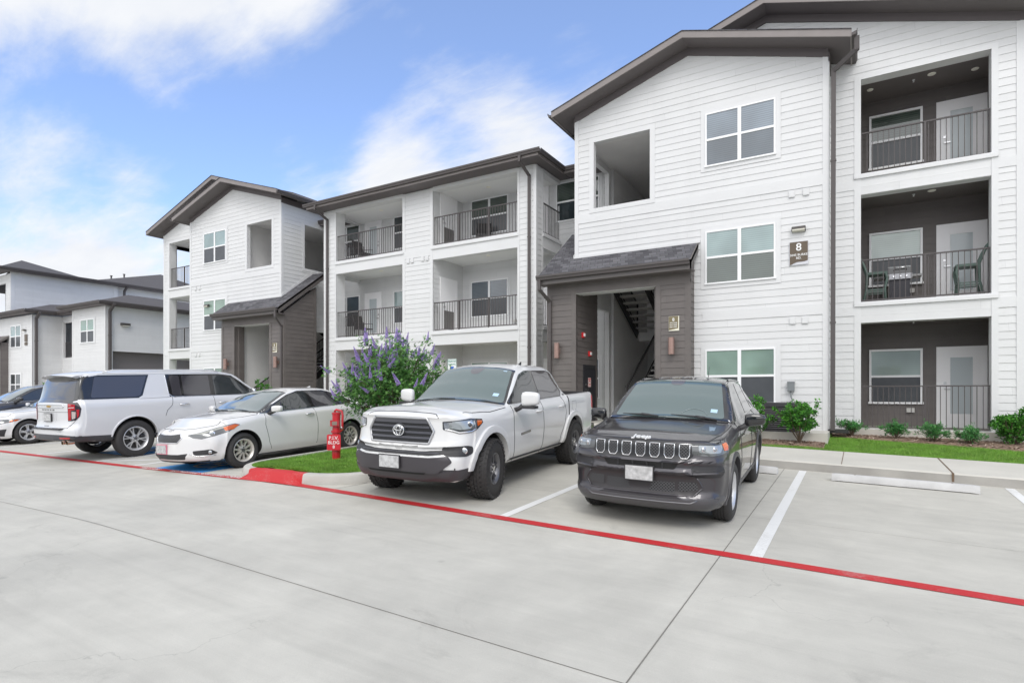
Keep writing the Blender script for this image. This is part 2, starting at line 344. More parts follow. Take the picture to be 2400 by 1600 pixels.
# ------------------------------------------------------------------ ground
def interp(x, xs, ys):
    if x <= xs[0]: return ys[0]
    for i in range(len(xs)-1):
        if x <= xs[i+1]: return ys[i]+(ys[i+1]-ys[i])*(x-xs[i])/(xs[i+1]-xs[i])
    return ys[-1]
def gA(x): return interp(x, [-60, -18.3, -12.3, -7.5, 10], [.10, .112, .134, .195, -.26])
def zg(x, y): return gA(x)+.034*min(y, 11.4)
def zt(x, y):                                   # terrain behind the lot kerb
    k = zg(x, 11.4)+.15+.02*(min(y, 13.4)-11.4)
    if y <= 13.4: return k
    t = min(1, (y-13.4)/2.5); return k*(1-t)+interp(x, [-30, 0, 4], [.80, .74, .66])*t
def sheet(mb, x0, x1, y0, y1, fz, dx=1.0, dy=1.0, dz=0):
    nx = max(1, round((x1-x0)/dx)); ny = max(1, round((y1-y0)/dy)); vs = []
    for j in range(ny+1):
        for i in range(nx+1):
            x = x0+(x1-x0)*i/nx; y = y0+(y1-y0)*j/ny; vs.append((x, y, fz(x, y)+dz))
    mb.add(vs, [(j*(nx+1)+i, j*(nx+1)+i+1, (j+1)*(nx+1)+i+1, (j+1)*(nx+1)+i) for j in range(ny) for i in range(nx)])
def ribbon(mb, path, w, fz, dz):
    """flat painted line following the ground: path of (x,y)"""
    pts = []
    for (a, b) in zip(path, path[1:]):
        n = max(1, int(math.hypot(b[0]-a[0], b[1]-a[1])/.4))
        pts += [(a[0]+(b[0]-a[0])*i/n, a[1]+(b[1]-a[1])*i/n) for i in range(n)]
    pts.append(path[-1]); vs = []
    for i, p in enumerate(pts):
        q = pts[min(i+1, len(pts)-1)]; o = pts[max(i-1, 0)]; dx, dy = q[0]-o[0], q[1]-o[1]; l = math.hypot(dx, dy)
        nx, ny = -dy/l*w/2, dx/l*w/2
        for s in (1, -1): vs.append((p[0]+nx*s, p[1]+ny*s, fz(p[0]+nx*s, p[1]+ny*s)+dz))
    mb.add(vs, [(2*i, 2*i+1, 2*i+3, 2*i+2) for i in range(len(pts)-1)])
m = MB(); m.box(-700, 700, -500, 900, -3.2, -3.0); EARTH = mat('far_earth', (.09, .12, .05), .95, noise=.2, nscale=.05)
tag(m.build('ground', EARTH), kind='structure')
m = MB(); sheet(m, -90, 40, -30, 11.4, zg, 1, 1)
lot = tag(m.build('parking_lot', CONC, smooth=True), kind='structure')
# painted lines and joints are parts of the lot
RED = [(-60, 5.80), (-18, 5.80), (-12, 5.83), (-8.6, 5.80), (-5, 5.80), (-1, 5.80), (8, 5.80)]
m = MB(); ribbon(m, RED, .155, zg, .006); m.build('red_fire_line', REDP, lot)
def stripe(x, y0=5.88, y1=11.25, w=.115):
    m = MB(); ribbon(m, [(x, y0), (x, y1)], w, zg, .004); m.build('parking_stripe', WHTP, lot)
for x in (-.83, 1.94, -3.64, -12.15, -13.62, -16.42, -19.2, -21.95, -24.7): stripe(x)
m = MB()
for k in range(6):
    y = 5.95+k*.85; ribbon(m, [(-13.58, y), (-12.19, y+1.0)], .10, zg, .004)
m.build('aisle_hatching', WHTP, lot)
for cx, cy in ((-10.62, 6.48), (-14.6, 7.3)):
    m = MB(); ribbon(m, [(cx, cy-.62), (cx, cy+.9)], 1.5, zg, .004); sq = m.build('accessible_square', BLUP, lot)
    m = MB()
    ring = [(cx+.30*math.cos(R(a)), cy+.1+.30*math.sin(R(a))) for a in range(-200, 41, 15)]
    ribbon(m, ring, .07, zg, .009); ribbon(m, [(cx-.02, cy+.62), (cx-.02, cy+.15), (cx+.25, cy+.12), (cx+.40, cy-.22)], .08, zg, .010)
    m.build('wheelchair_symbol', WHTP, lot)
m = MB()
for p, w in (([(-60, 3.3), (-10.1, 3.22), (-.5, 3.12), (12, 3.0)], .007), ([(-1.12, -8), (-1.13, 11.35)], .009), ([(-60, 7.55), (12, 7.4)], .004), ([(-6.52, 5.9), (-6.45, 6.5)], .009),
             ([(-15, -6), (-15, 11.3)], .008), ([(5.6, -6), (5.6, 11.3)], .008)):
    ribbon(m, p, w, zg, .0025)
m.build('expansion_joint', JOINT, lot)
# writing on the fire line
def ground_text(body, x, y, size, spacing=1.0):
    z = zg(x, y)+.010
    n = Vector((-(zg(x+.5, y)-zg(x-.5, y)), -.034, 1)).normalized()
    M = Matrix.Translation((x, y, z)) @ Vector((0, 0, 1)).rotation_difference(n).to_matrix().to_4x4()
    text_mesh('fire_lane_lettering', body, size, WHTP, M, lot, depth=.0015, spacing=spacing)
for i, wd in enumerate(('FIRE LANE', 'NO PARKING', 'TOW AWAY ZONE')): ground_text(wd, -11.35+i*1.12-(.08 if i == 2 else 0), 5.81, .115, 1.25)

# kerb and walk behind the stalls
m = MB(); sheet(m, -90, 40, 11.4, 60, zt, 1.0, .5, -.02)
GRASSM = mat('lawn_grass', (.11, .235, .022), .85, noise=.28, nscale=7, bump=.9, bscale=130, detail=8)
lawn = tag(m.build('lawn', GRASSM, smooth=True), kind='structure')
m = MB()
ys = [11.33, 11.36, 11.40, 13.36]
nx = 130
for i in range(nx):
    x0 = -90+i; x1 = x0+1
    for (xa, xb) in ((x0, x1),):
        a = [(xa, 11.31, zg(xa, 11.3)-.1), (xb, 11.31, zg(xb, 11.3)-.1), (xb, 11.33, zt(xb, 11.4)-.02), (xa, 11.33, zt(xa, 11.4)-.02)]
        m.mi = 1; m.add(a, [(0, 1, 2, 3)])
        m.mi = 0; m.add([a[3], a[2], (xb, 11.36, zt(xb, 11.4)+.002), (xa, 11.36, zt(xa, 11.4)+.002)], [(0, 1, 2, 3)])
        m.add([(xa, 11.36, zt(xa, 11.4)+.002), (xb, 11.36, zt(xb, 11.4)+.002), (xb, 13.36, zt(xb, 13.36)+.002), (xa, 13.36, zt(xa, 13.36)+.002)], [(0, 1, 2, 3)])
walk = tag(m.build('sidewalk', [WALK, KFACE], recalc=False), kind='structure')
m = MB()
for x in (-12.6, -10.9, -9.2, -7.5, -5.8, -4.1, -2.2, -.25, 1.27, 2.9, 4.6):
    m.box(x-.006, x+.006, 11.36, 13.36, zt(x, 11.4)-.02, zt(x, 11.4)+.005) if False else ribbon(m, [(x, 11.37), (x, 13.35)], .012, lambda a, b: zt(a, b)+.002, .003)
ribbon(m, [(1.27, 11.37), (1.27, 13.35)], .022, lambda a, b: zt(a, b)+.002, .0045); m.box(1.255, 1.285, 11.318, 11.4, zg(1.27, 11.4)+.02, zt(1.27, 11.4)+.004)
m.build('walk_joint', mat('rusty_joint', (.16, .11, .075), .9), walk)
m = MB(); sheet(m, -90, -31.2, 13.4, 60, zt, 2, 1, .004)
tag(m.build('bounce_paving', CONC, smooth=True), kind='structure')  # pale paving added between the buildings to bounce light onto the side walls
# planting beds
MULCH = mat('bark_mulch', (.25, .17, .125), .95, noise=.45, nscale=38, bump=1, bscale=60, detail=6)
def zb(x, y): return zt(x, y)+.012+.02*math.sin(x*7+y*3)*math.sin(y*9)
def bed(poly_x0, poly_x1, f0, y1, name='mulch_bed'):
    m = MB(); nx = int((poly_x1-poly_x0)/.15); ny = 8; vs = []
    for j in range(ny+1):
        for i in range(nx+1):
            x = poly_x0+(poly_x1-poly_x0)*i/nx; ya = f0(x); y = ya+(y1-ya)*j/ny
            e = min(j, 1)
            vs.append((x, y, zt(x, y)-.015+e*.035+(.012*math.sin(x*23+y*11)*math.cos(y*19-x*5))*e))
    m.add(vs, [(j*(nx+1)+i, j*(nx+1)+i+1, (j+1)*(nx+1)+i+1, (j+1)*(nx+1)+i) for j in range(ny) for i in range(nx)])
    # loose bark chips
    r = random.Random(3)
    for k in range(int((poly_x1-poly_x0)*260)):
        x = r.uniform(poly_x0, poly_x1); y = r.uniform(f0(x), y1); z = zt(x, y)+.03; a = r.uniform(0, 6.28); l = r.uniform(.012, .04); w = r.uniform(.006, .014); t = r.uniform(-.5, .5)
        d = Vector((math.cos(a)*l, math.sin(a)*l, t*l)); e = Vector((-math.sin(a)*w, math.cos(a)*w, r.uniform(-.3, .3)*w)); p = Vector((x, y, z)); m.mi = r.choice((0, 0, 1))
        m.add([p-d-e, p+d-e, p+d+e, p-d+e, ], [(0, 1, 2, 3)])
    return tag(m.build(name, [MULCH, mat('pale_bark_chip', (.48, .38, .30), .9)], recalc=False), kind='structure')
bed(-.55, 6, lambda x: interp(x, [-.55, 0, 1, 2, 3, 6], [15.75, 15.45, 15.30, 15.15, 14.85, 14.7]), 16.3)
bed(-3.6, -.62, lambda x: 13.75+.07*math.sin(x*4), 14.5)
bed(-20, -7.95, lambda x: 14.6+.1*math.sin(x*2), 16.3)
bed(-3.7, -3.3, lambda x: 13.9, 15.1)
m = MB(); m.box(-3.3, -.58, 14.45, 15.55, .55, .862)
tag(m.build('equipment_pad', WALK), kind='structure')
m = MB(); m.box(-6.9, -4.5, 13.36, 15.16, .4, .86); m.box(-7.0, -4.5, 15.16, 21.5, .4, .895); m.box(-22.95, -20.5, 13.36, 21.5, .4, .88)
tag(m.build('entrance_walk', WALK), kind='structure')

# island with kerb, grass and red nose
def island():
    x0, x1, yb, yt = -9.35, -6.35, 5.86, 11.4
    out = []
    def arc(cx, cy, r, a0, a1, n=9): return [(cx+r*math.cos(R(a0+(a1-a0)*i/n)), cy+r*math.sin(R(a0+(a1-a0)*i/n))) for i in range(n+1)]
    out = [(x0, yt), (x0, 8.5)]+arc(x0+1.0, yb+1.0, 1.0, 180, 270)+arc(x1-1.05, yb+1.05, 1.05, 270, 360)+[(x1, 8.5), (x1, yt)]
    # denser straight runs
    P = []
    for a, b in zip(out, out[1:]):
        n = max(1, int(math.hypot(b[0]-a[0], b[1]-a[1])/.4)); P += [(a[0]+(b[0]-a[0])*i/n, a[1]+(b[1]-a[1])*i/n) for i in range(n)]
    P.append(out[-1])
    def inset(d):
        Q = []
        for i, p in enumerate(P):
            a = P[max(i-1, 0)]; b = P[min(i+1, len(P)-1)]; dx, dy = b[0]-a[0], b[1]-a[1]; l = math.hypot(dx, dy)
            Q.append((p[0]-dy/l*d, p[1]+dx/l*d))
        return Q
    prof = [(0, -.05), (.0, .02), (.018, .125), (.035, .145), (.06, .152), (.15, .152), (.155, .10)]
    m = MB(); rings = [(inset(d), h) for d, h in prof]
    n = len(P)
    for (Q, h) in rings: m.v += [(x, y, zg(x, y)+h) for x, y in Q]
    for k in range(len(prof)-1):
        for i in range(n-1):
            red = -8.55 < P[i][0] < -7.25 and P[i][1] < 6.3
            m.f.append((k*n+i, k*n+i+1, (k+1)*n+i+1, (k+1)*n+i)); m.m.append(1 if red and k < 5 else 0)
    kb = tag(m.build('island_kerb', [KERB, REDP], smooth=50), kind='structure')
    # swept red apron in front of the nose
    m = MB(); L = []
    for t in range(13):
        x = -8.62+1.40*t/12; e = min(t, 12-t)/12; h = min(1, e*5.5)
        L.append((x, h))
    for (x, h) in L:
        for (dy, hh) in ((-.10, 0.004), (-.06, .05*h+.004), (-.02, .13*h+.004), (.03, .158*h+.004), (.13, .158*h+.004)):
            y = 5.86+dy; m.v.append((x, y, zg(x, y)+hh))
    for t in range(12):
        for k in range(4): m.f.append((t*5+k, (t+1)*5+k, (t+1)*5+k+1, t*5+k+1)); m.m.append(0)
    m.build('red_painted_nose', REDP, kb, smooth=True)
    m = MB()
    for s in ((-6.60, 6.40),):
        m.box(s[0]-.005, s[0]+.006, s[1]-.36, s[1]+.1, zg(*s)-.02, zg(*s)+.150)
    # turf
    Q = inset(.155)
    mt = MB(); n = len(Q); h = n//2
    rows = []
    for i in range(h):
        a = Q[i]; b = Q[n-1-i]; rows.append([(a[0]+(b[0]-a[0])*k/10, a[1]+(b[1]-a[1])*k/10) for k in range(11)])
    for r_ in rows:
        for k, (x, y) in enumerate(r_): mt.v.append((x, y, zg(x, y)+.12+.05*math.sin(math.pi*k/10)))
    for i in range(h-1):
        for k in range(10): mt.f.append((i*11+k, i*11+k+1, (i+1)*11+k+1, (i+1)*11+k)); mt.m.append(0)
    tag(mt.build('island_turf', GRASSM, smooth=True), kind='structure')
    return rows
rows = island()
# blades
BL1 = mat('grass_blade', (.13, .29, .027), .6, noise=.35, nscale=3); BL2 = mat('grass_blade_light', (.22, .36, .06), .6, noise=.3, nscale=5)
def blades(name, n, samp, zf, seed, lab, hmin=.018, hmax=.045):
    r = random.Random(seed); m = MB()
    for i in range(n):
        p = samp(r)
        if p is None: continue
        x, y = p; z = zf(x, y); a = r.uniform(0, 6.28); h = r.uniform(hmin, hmax); w = r.uniform(.0022, .0045); l = r.uniform(-.02, .02); q = r.uniform(-.02, .02)
        m.v += [(x-math.cos(a)*w, y-math.sin(a)*w, z), (x+math.cos(a)*w, y+math.sin(a)*w, z), (x+l, y+q, z+h)]
        k = len(m.v); m.f.append((k-3, k-2, k-1)); m.m.append(0 if r.random() < .72 else 1)
    tag(m.build(name, [BL1, BL2], recalc=False), lab, 'grass', kind='stuff')
def isamp(r):
    i = int(r.random()**1.6*0+r.uniform(6, len(rows)-1)); j = r.random(); k = r.randint(0, 9); t = r.random()
    a = rows[i-1] if i else rows[0]; b = rows[i]; x0 = a[k][0]+(a[k+1][0]-a[k][0])*t; y0 = a[k][1]+(a[k+1][1]-a[k][1])*t
    x1 = b[k][0]+(b[k+1][0]-b[k][0])*t; y1 = b[k][1]+(b[k+1][1]-b[k][1])*t
    return (x0+(x1-x0)*j, y0+(y1-y0)*j)
def zi(x, y): return zg(x, y)+.118+.05*math.sin(math.pi*min(1, max(0, (x+9.2)/2.7)))
blades('island_grass', 42000, isamp, zi, 1, 'short bright green grass growing on the kerbed island beside the red post')
def lsamp(r):
    x = r.uniform(-1.9, 4.6); y = r.uniform(13.37, 15.6)
    lim = interp(x, [-3.6, -.62, -.6, 0, 1, 2, 3, 6], [13.75, 13.8, 15.7, 15.45, 15.3, 15.15, 14.85, 14.7])
    return (x, y) if y < lim+.03 else None
blades('lawn_grass', 60000, lsamp, lambda x, y: zt(x, y)-.022, 2, 'strip of bright green lawn between the walk and the mulch bed', .02, .05)

# wheel stops
def wheel_stop(x, y, label, ln=1.86):
    M = tilt(x, y, 0)
    o = empty('wheel_stop', (0, 0, 0), label, 'wheel stop', 'concrete wheel stops', mat=M)
    m = MB(); prof = [(-.078, .012), (-.075, .035), (-.05, .105), (-.035, .115), (.035, .115), (.05, .105), (.075, .035), (.078, .012)]
    n = 24; r = random.Random(int(x*10))
    for i in range(n+1):
        t = -ln/2+ln*i/n; j = r.uniform(-.002, .002); e = .008 if i in (0, n) else 0
        m.v += [(t, yy*(1-e*4)+j, max(0, z-e)) for yy, z in prof]
    k = len(prof)
    for i in range(n):
        for q in range(k-1): m.f.append((i*k+q, (i+1)*k+q, (i+1)*k+q+1, i*k+q+1)); m.m.append(0)
    m.f += [tuple(range(k)), tuple(n*k+q for q in reversed(range(k)))]; m.m += [0, 0]
    b = m.build('concrete_block', mat('wheel_stop_concrete', (.55, .545, .54), .8, noise=.12, nscale=4, bump=.3, bscale=60, detail=8), None, smooth=40); adopt(b, o, True)
    for sx in (-ln*.33, ln*.33):
        c = MB(); c.lathe([(0, .117), (.013, .117), (.013, .08)], (sx, 0, 0), 'z', 12); p = c.build('anchor_pin', mat('rusty_pin', (.10, .055, .035), .8), None); adopt(p, o, True)
def tilt(x, y, heading, z=None):
    """placement on the sloping lot: local x = heading direction"""
    z = zg(x, y) if z is None else z
    n = Vector((-(zg(x+.5, y)-zg(x-.5, y)), -(zg(x, y+.5)-zg(x, y-.5)), 1)).normalized()
    f = Vector((math.cos(heading), math.sin(heading), 0)); f = (f-n*f.dot(n)).normalized(); l = n.cross(f)
    M = Matrix((f, l, n)).transposed().to_4x4(); M.translation = (x, y, z); return M
wheel_stop(.56, 10.58, 'long pale concrete wheel stop in the empty stall at the right')
wheel_stop(-2.1, 10.7, 'concrete wheel stop whose end shows behind the black SUV')
wheel_stop(-5.0, 10.62, 'concrete wheel stop seen under the white pickup truck')

# ------------------------------------------------------------------ building helpers
LAP = .172
def siding(mb, ax, p, n, a0, a1, z0, z1, lo=None, hi=None, tn=.0105, base=.003):
    """lap boards on the plane ax = p, facing n (+1/-1); a runs along the wall"""
    k = math.floor(z0/LAP+1e-6)
    while k*LAP < z1-1e-4:
        zb_ = max(z0, k*LAP); ztp = min(z1, (k+1)*LAP)
        if ztp-zb_ > .01:
            f = (zb_-k*LAP)/LAP; g = (ztp-k*LAP)/LAP
            pb = p+n*(base+tn*(1-f)); pt = p+n*(base+tn*(1-g))
            L0 = lo(zb_) if lo else a0; L1 = lo(ztp) if lo else a0; H0 = hi(zb_) if hi else a1; H1 = hi(ztp) if hi else a1
            if H0 > L0:
                H1 = max(H1, L1)
                q = [(L0, pb, zb_), (H0, pb, zb_), (H1, pt, ztp), (L1, pt, ztp)]
                r = [(L0, p, zb_), (H0, p, zb_), (H0, pb, zb_), (L0, pb, zb_)]
                for s in (q, r):
                    vs = [(a, y, z) if ax == 'y' else (y, a, z) for a, y, z in s]
                    flip = (n > 0) if ax == 'y' else (n < 0)
                    mb.add(vs, [(3, 2, 1, 0) if flip else (0, 1, 2, 3)])
        k += 1
def wall(mb, ax, p, n, a0, a1, z0, z1, holes=(), th=.12, tn=.0115):
    """siding with openings plus the solid wall behind it"""
    a0, a1 = sorted((a0, a1)); holes = [(min(h[0], h[1]), max(h[0], h[1]), h[2], h[3]) for h in holes]
    zs = sorted({z0, z1, *[min(max(z, z0), z1) for h in holes for z in h[2:]]})
    for za, zb_ in zip(zs, zs[1:]):
        if zb_-za < 1e-4: continue
        cuts = sorted((max(a0, h[0]), min(a1, h[1])) for h in holes if h[2] < zb_-1e-4 and h[3] > za+1e-4 and h[0] < a1 and h[1] > a0)
        x = a0; segs = []
        for c in cuts:
            if c[0] > x+1e-4: segs.append((x, c[0]))
            x = max(x, c[1])
        if x < a1-1e-4: segs.append((x, a1))
        for s in segs:
            siding(mb, ax, p, n, s[0], s[1], za, zb_, tn=tn)
            if ax == 'y': mb.box(s[0], s[1], p, p-n*th, za, zb_)
            else: mb.box(p, p-n*th, s[0], s[1], za, zb_)
CX = -27.5
def W_(m): return (lambda x: CX-x) if m else (lambda x: x)
def win(par, ax, p, n, a0, a1, z0, z1, panes, cols=2, rows_=2, fw=.05, proud=.03, trim=.0, mull=.085):
    """window = frame mesh, its panes are sub-parts. panes: material for [lower, upper]"""
    a0, a1 = sorted((a0, a1)); m = MB()
    def bx(mb, A0, A1, d0, d1, Z0, Z1):
        q0, q1 = p+n*d0, p+n*d1
        mb.box(A0, A1, q0, q1, Z0, Z1) if ax == 'y' else mb.box(q0, q1, A0, A1, Z0, Z1)
    if cols == 1: mull = fw
    w = (a1-a0-fw*2-mull*(cols-1))/cols; zm = (z0+z1)/2
    if trim:
        tm = MB()
        for q in ((a0-trim, a1+trim, z1, z1+trim), (a0-trim, a1+trim, z0-trim, z0), (a0-trim, a0, z0, z1), (a1, a1+trim, z0, z1)): bx(tm, q[0], q[1], 0, .003, q[2], q[3])
        tm.build('window_casing', TRIM, par)
    bx(m, a0, a1, .0, proud, z1-fw, z1); bx(m, a0-.02, a1+.02, .0, proud+.012, z0-.01, z0+fw*.8)
    for c in range(cols+1):
        xa, xb = (a0, a0+fw) if c == 0 else (a1-fw, a1) if c == cols else (a0+fw+c*w+(c-1)*mull, a0+fw+c*w+c*mull); bx(m, xa, xb, .0, proud-.001*(c % 2), z0+fw*.8, z1-fw)
    for c in range(cols):
        xa = a0+fw+c*(w+mull); bx(m, xa, xa+w, .0, proud-.006, zm-.028, zm+.028)
    fr = m.build('window', VINYL, par)
    for c in range(cols):
        xa = a0+fw+c*(w+mull)
        for k, (za, zb_) in enumerate(((z0+fw*.8, zm-.028), (zm+.028, z1-fw))):
            g = MB(); d = .010-.004*(1-k); bx(g, xa, xa+w, 0.001, d, za, zb_); g.build('pane', panes[(c*2+k) % len(panes)], fr)
    return fr
def door(par, p, a0, a1, z0, z1, glass=True, left=True, n=-1, mt=None, ax='y'):
    mt = mt or DOORW; a0, a1 = sorted((a0, a1)); m = MB()
    def bx(mb, A0, A1, d0, d1, Z0, Z1):
        q0, q1 = p+n*d0, p+n*d1
        mb.box(A0, A1, q0, q1, Z0, Z1) if ax == 'y' else mb.box(q0, q1, A0, A1, Z0, Z1)
    bx(m, a0-.1, a0, 0, .022, z0, z1+.1); bx(m, a1, a1+.1, 0, .022, z0, z1+.1); bx(m, a0, a1, 0, .021, z1, z1+.1)
    if glass:
        g = .16; bx(m, a0, a0+g, 0, .014, z0, z1); bx(m, a1-g, a1, 0, .014, z0, z1); bx(m, a0+g, a1-g, 0, .014, z1-.15, z1); bx(m, a0+g, a1-g, 0, .014, z0, z0+.32)
        for (q0, q1, q2, q3) in ((a0+g, a0+g+.02, z0+.32, z1-.15), (a1-g-.02, a1-g, z0+.32, z1-.15)): bx(m, q0, q1, .0, .024, q2, q3)
        bx(m, a0+g+.02, a1-g-.02, 0, .024, z0+.32, z0+.34); bx(m, a0+g+.02, a1-g-.02, 0, .024, z1-.17, z1-.15)
    else:
        bx(m, a0, a1, 0, .012, z0, z1)
    d = m.build('door', mt, par)
    if glass:
        g = MB(); bx(g, a0+.18, a1-.18, .001, .008, z0+.34, z1-.17); g.build('pane', G_FROST, d)
    h = MB(); hx = a0+.07 if left else a1-.07
    bx(h, hx-.03, hx+.03, .014, .03, z0+1.07, z0+1.13); bx(h, hx-.015, hx+.015, .014, .06, z0+.93, z0+.97); bx(h, hx-.01, hx+(.11 if left else -.11), .05, .065, z0+.935, z0+.965)
    h.build('handle', STEEL, d)
    if ax == 'x' and mt is DOORW:
        v = MB(); bx(v, a0+.12, a1-.12, .012, .020, z0+.14, z0+.82)
        v.build('louvre_panel', mat('grey_louvre', (.16, .15, .145), .5), d)
    return d
def railing(par, ax, p, a0, a1, z0, mt=None, h=1.05, posts=()):
    m = MB(); a0, a1 = sorted((a0, a1)); mt = mt or RAILM
    def bx(A0, A1, hw, Z0, Z1):
        m.box(A0, A1, p-hw, p+hw, Z0, Z1) if ax == 'y' else m.box(p-hw, p+hw, A0, A1, Z0, Z1)
    bx(a0, a1, .022, z0+h-.03, z0+h); bx(a0, a1, .014, z0+.06, z0+.09)
    for q in posts: bx(q-.02, q+.02, .02, z0-.03, z0+h-.03)
    n = max(1, round((a1-a0)/.113)); 
    for i in range(n+1):
        x = a0+.008+(a1-a0-.016)*i/n; bx(x-.0075, x+.0075, .0075, z0+.09, z0+h-.03)
    return m.build('railing', mt, par)
def downspout(par, pts, mt=None, w=.085, d=.06):
    m = MB(); P = [Vector(p) for p in pts]
    for a, b in zip(P, P[1:]):
        e = (b-a).normalized()*.02
        m.bar(a-e if a is not P[0] else a, b+e if b is not P[-1] else b, w, d, up=(0, 1, .001))
    for z in (.25, .7):
        a = P[-2]; b = P[-1]; q = a.lerp(b, z); m.box(q.x-w*.62, q.x+w*.62, q.y-d*.62, q.y+d*.62, q.z-.02, q.z+.02)
    return m.build('downspout', mt or GUTTER, par)
def gable_roof(par, cx, hw, ze, sl, y0, y1, th=.17, fl=FASCIA):
    """gable running along y; barge boards at the front, soffit below, shingles on top"""
    zp = ze+sl*hw; m = MB(); m.mi = 1
    for s in (-1, 1):
        q = [(cx+s*hw, y0, ze), (cx, y0, zp), (cx, y1, zp), (cx+s*hw, y1, ze)]
        m.mi = 0; m.add([(x, y, z+.012) for x, y, z in q], [(0, 1, 2, 3)]); m.add([(q[0][0], y0-.02, ze+.012), (cx, y0-.02, zp+.012), (cx, y0, zp+.012), (q[0][0], y0, ze+.012), (q[0][0], y0-.02, ze-.005), (cx, y0-.02, zp-.005)], [(0, 1, 2, 3), (0, 4, 5, 1)])
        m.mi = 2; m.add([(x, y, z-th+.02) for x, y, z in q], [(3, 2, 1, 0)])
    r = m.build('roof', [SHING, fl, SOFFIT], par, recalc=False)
    f = MB()
    for s in (-1, 1):
        a = [(cx+s*hw, y0, ze), (cx, y0, zp), (cx, y0, zp-th), (cx+s*hw, y0, ze-th)]
        f.prism(a, (0, .03, 0))
        f.box(cx+s*hw, cx+s*(hw-.03), y0+.03, y1, ze-th, ze)
    f.build('fascia', fl, r)
    return r
def gutter(par, pts, w=.11, h=.12, name='gutter', mt=None):
    """pts along the eave; box section with a lip, outside towards -y or given side"""
    for (a, b, o) in pts:
        m = MB(); a = Vector(a); b = Vector(b); o = Vector(o).normalized()
        prof = [(0, 0), (w*.7, 0), (w*.82, h*.45), (w, h*.6), (w, h), (w-.012, h), (w-.012, h*.7), (.012, h*.5), (0, h*.5)]
        m.prism([a+o*u+Vector((0, 0, v-h)) for u, v in prof], b-a)
        m.build(name, mt or GUTTER, par)
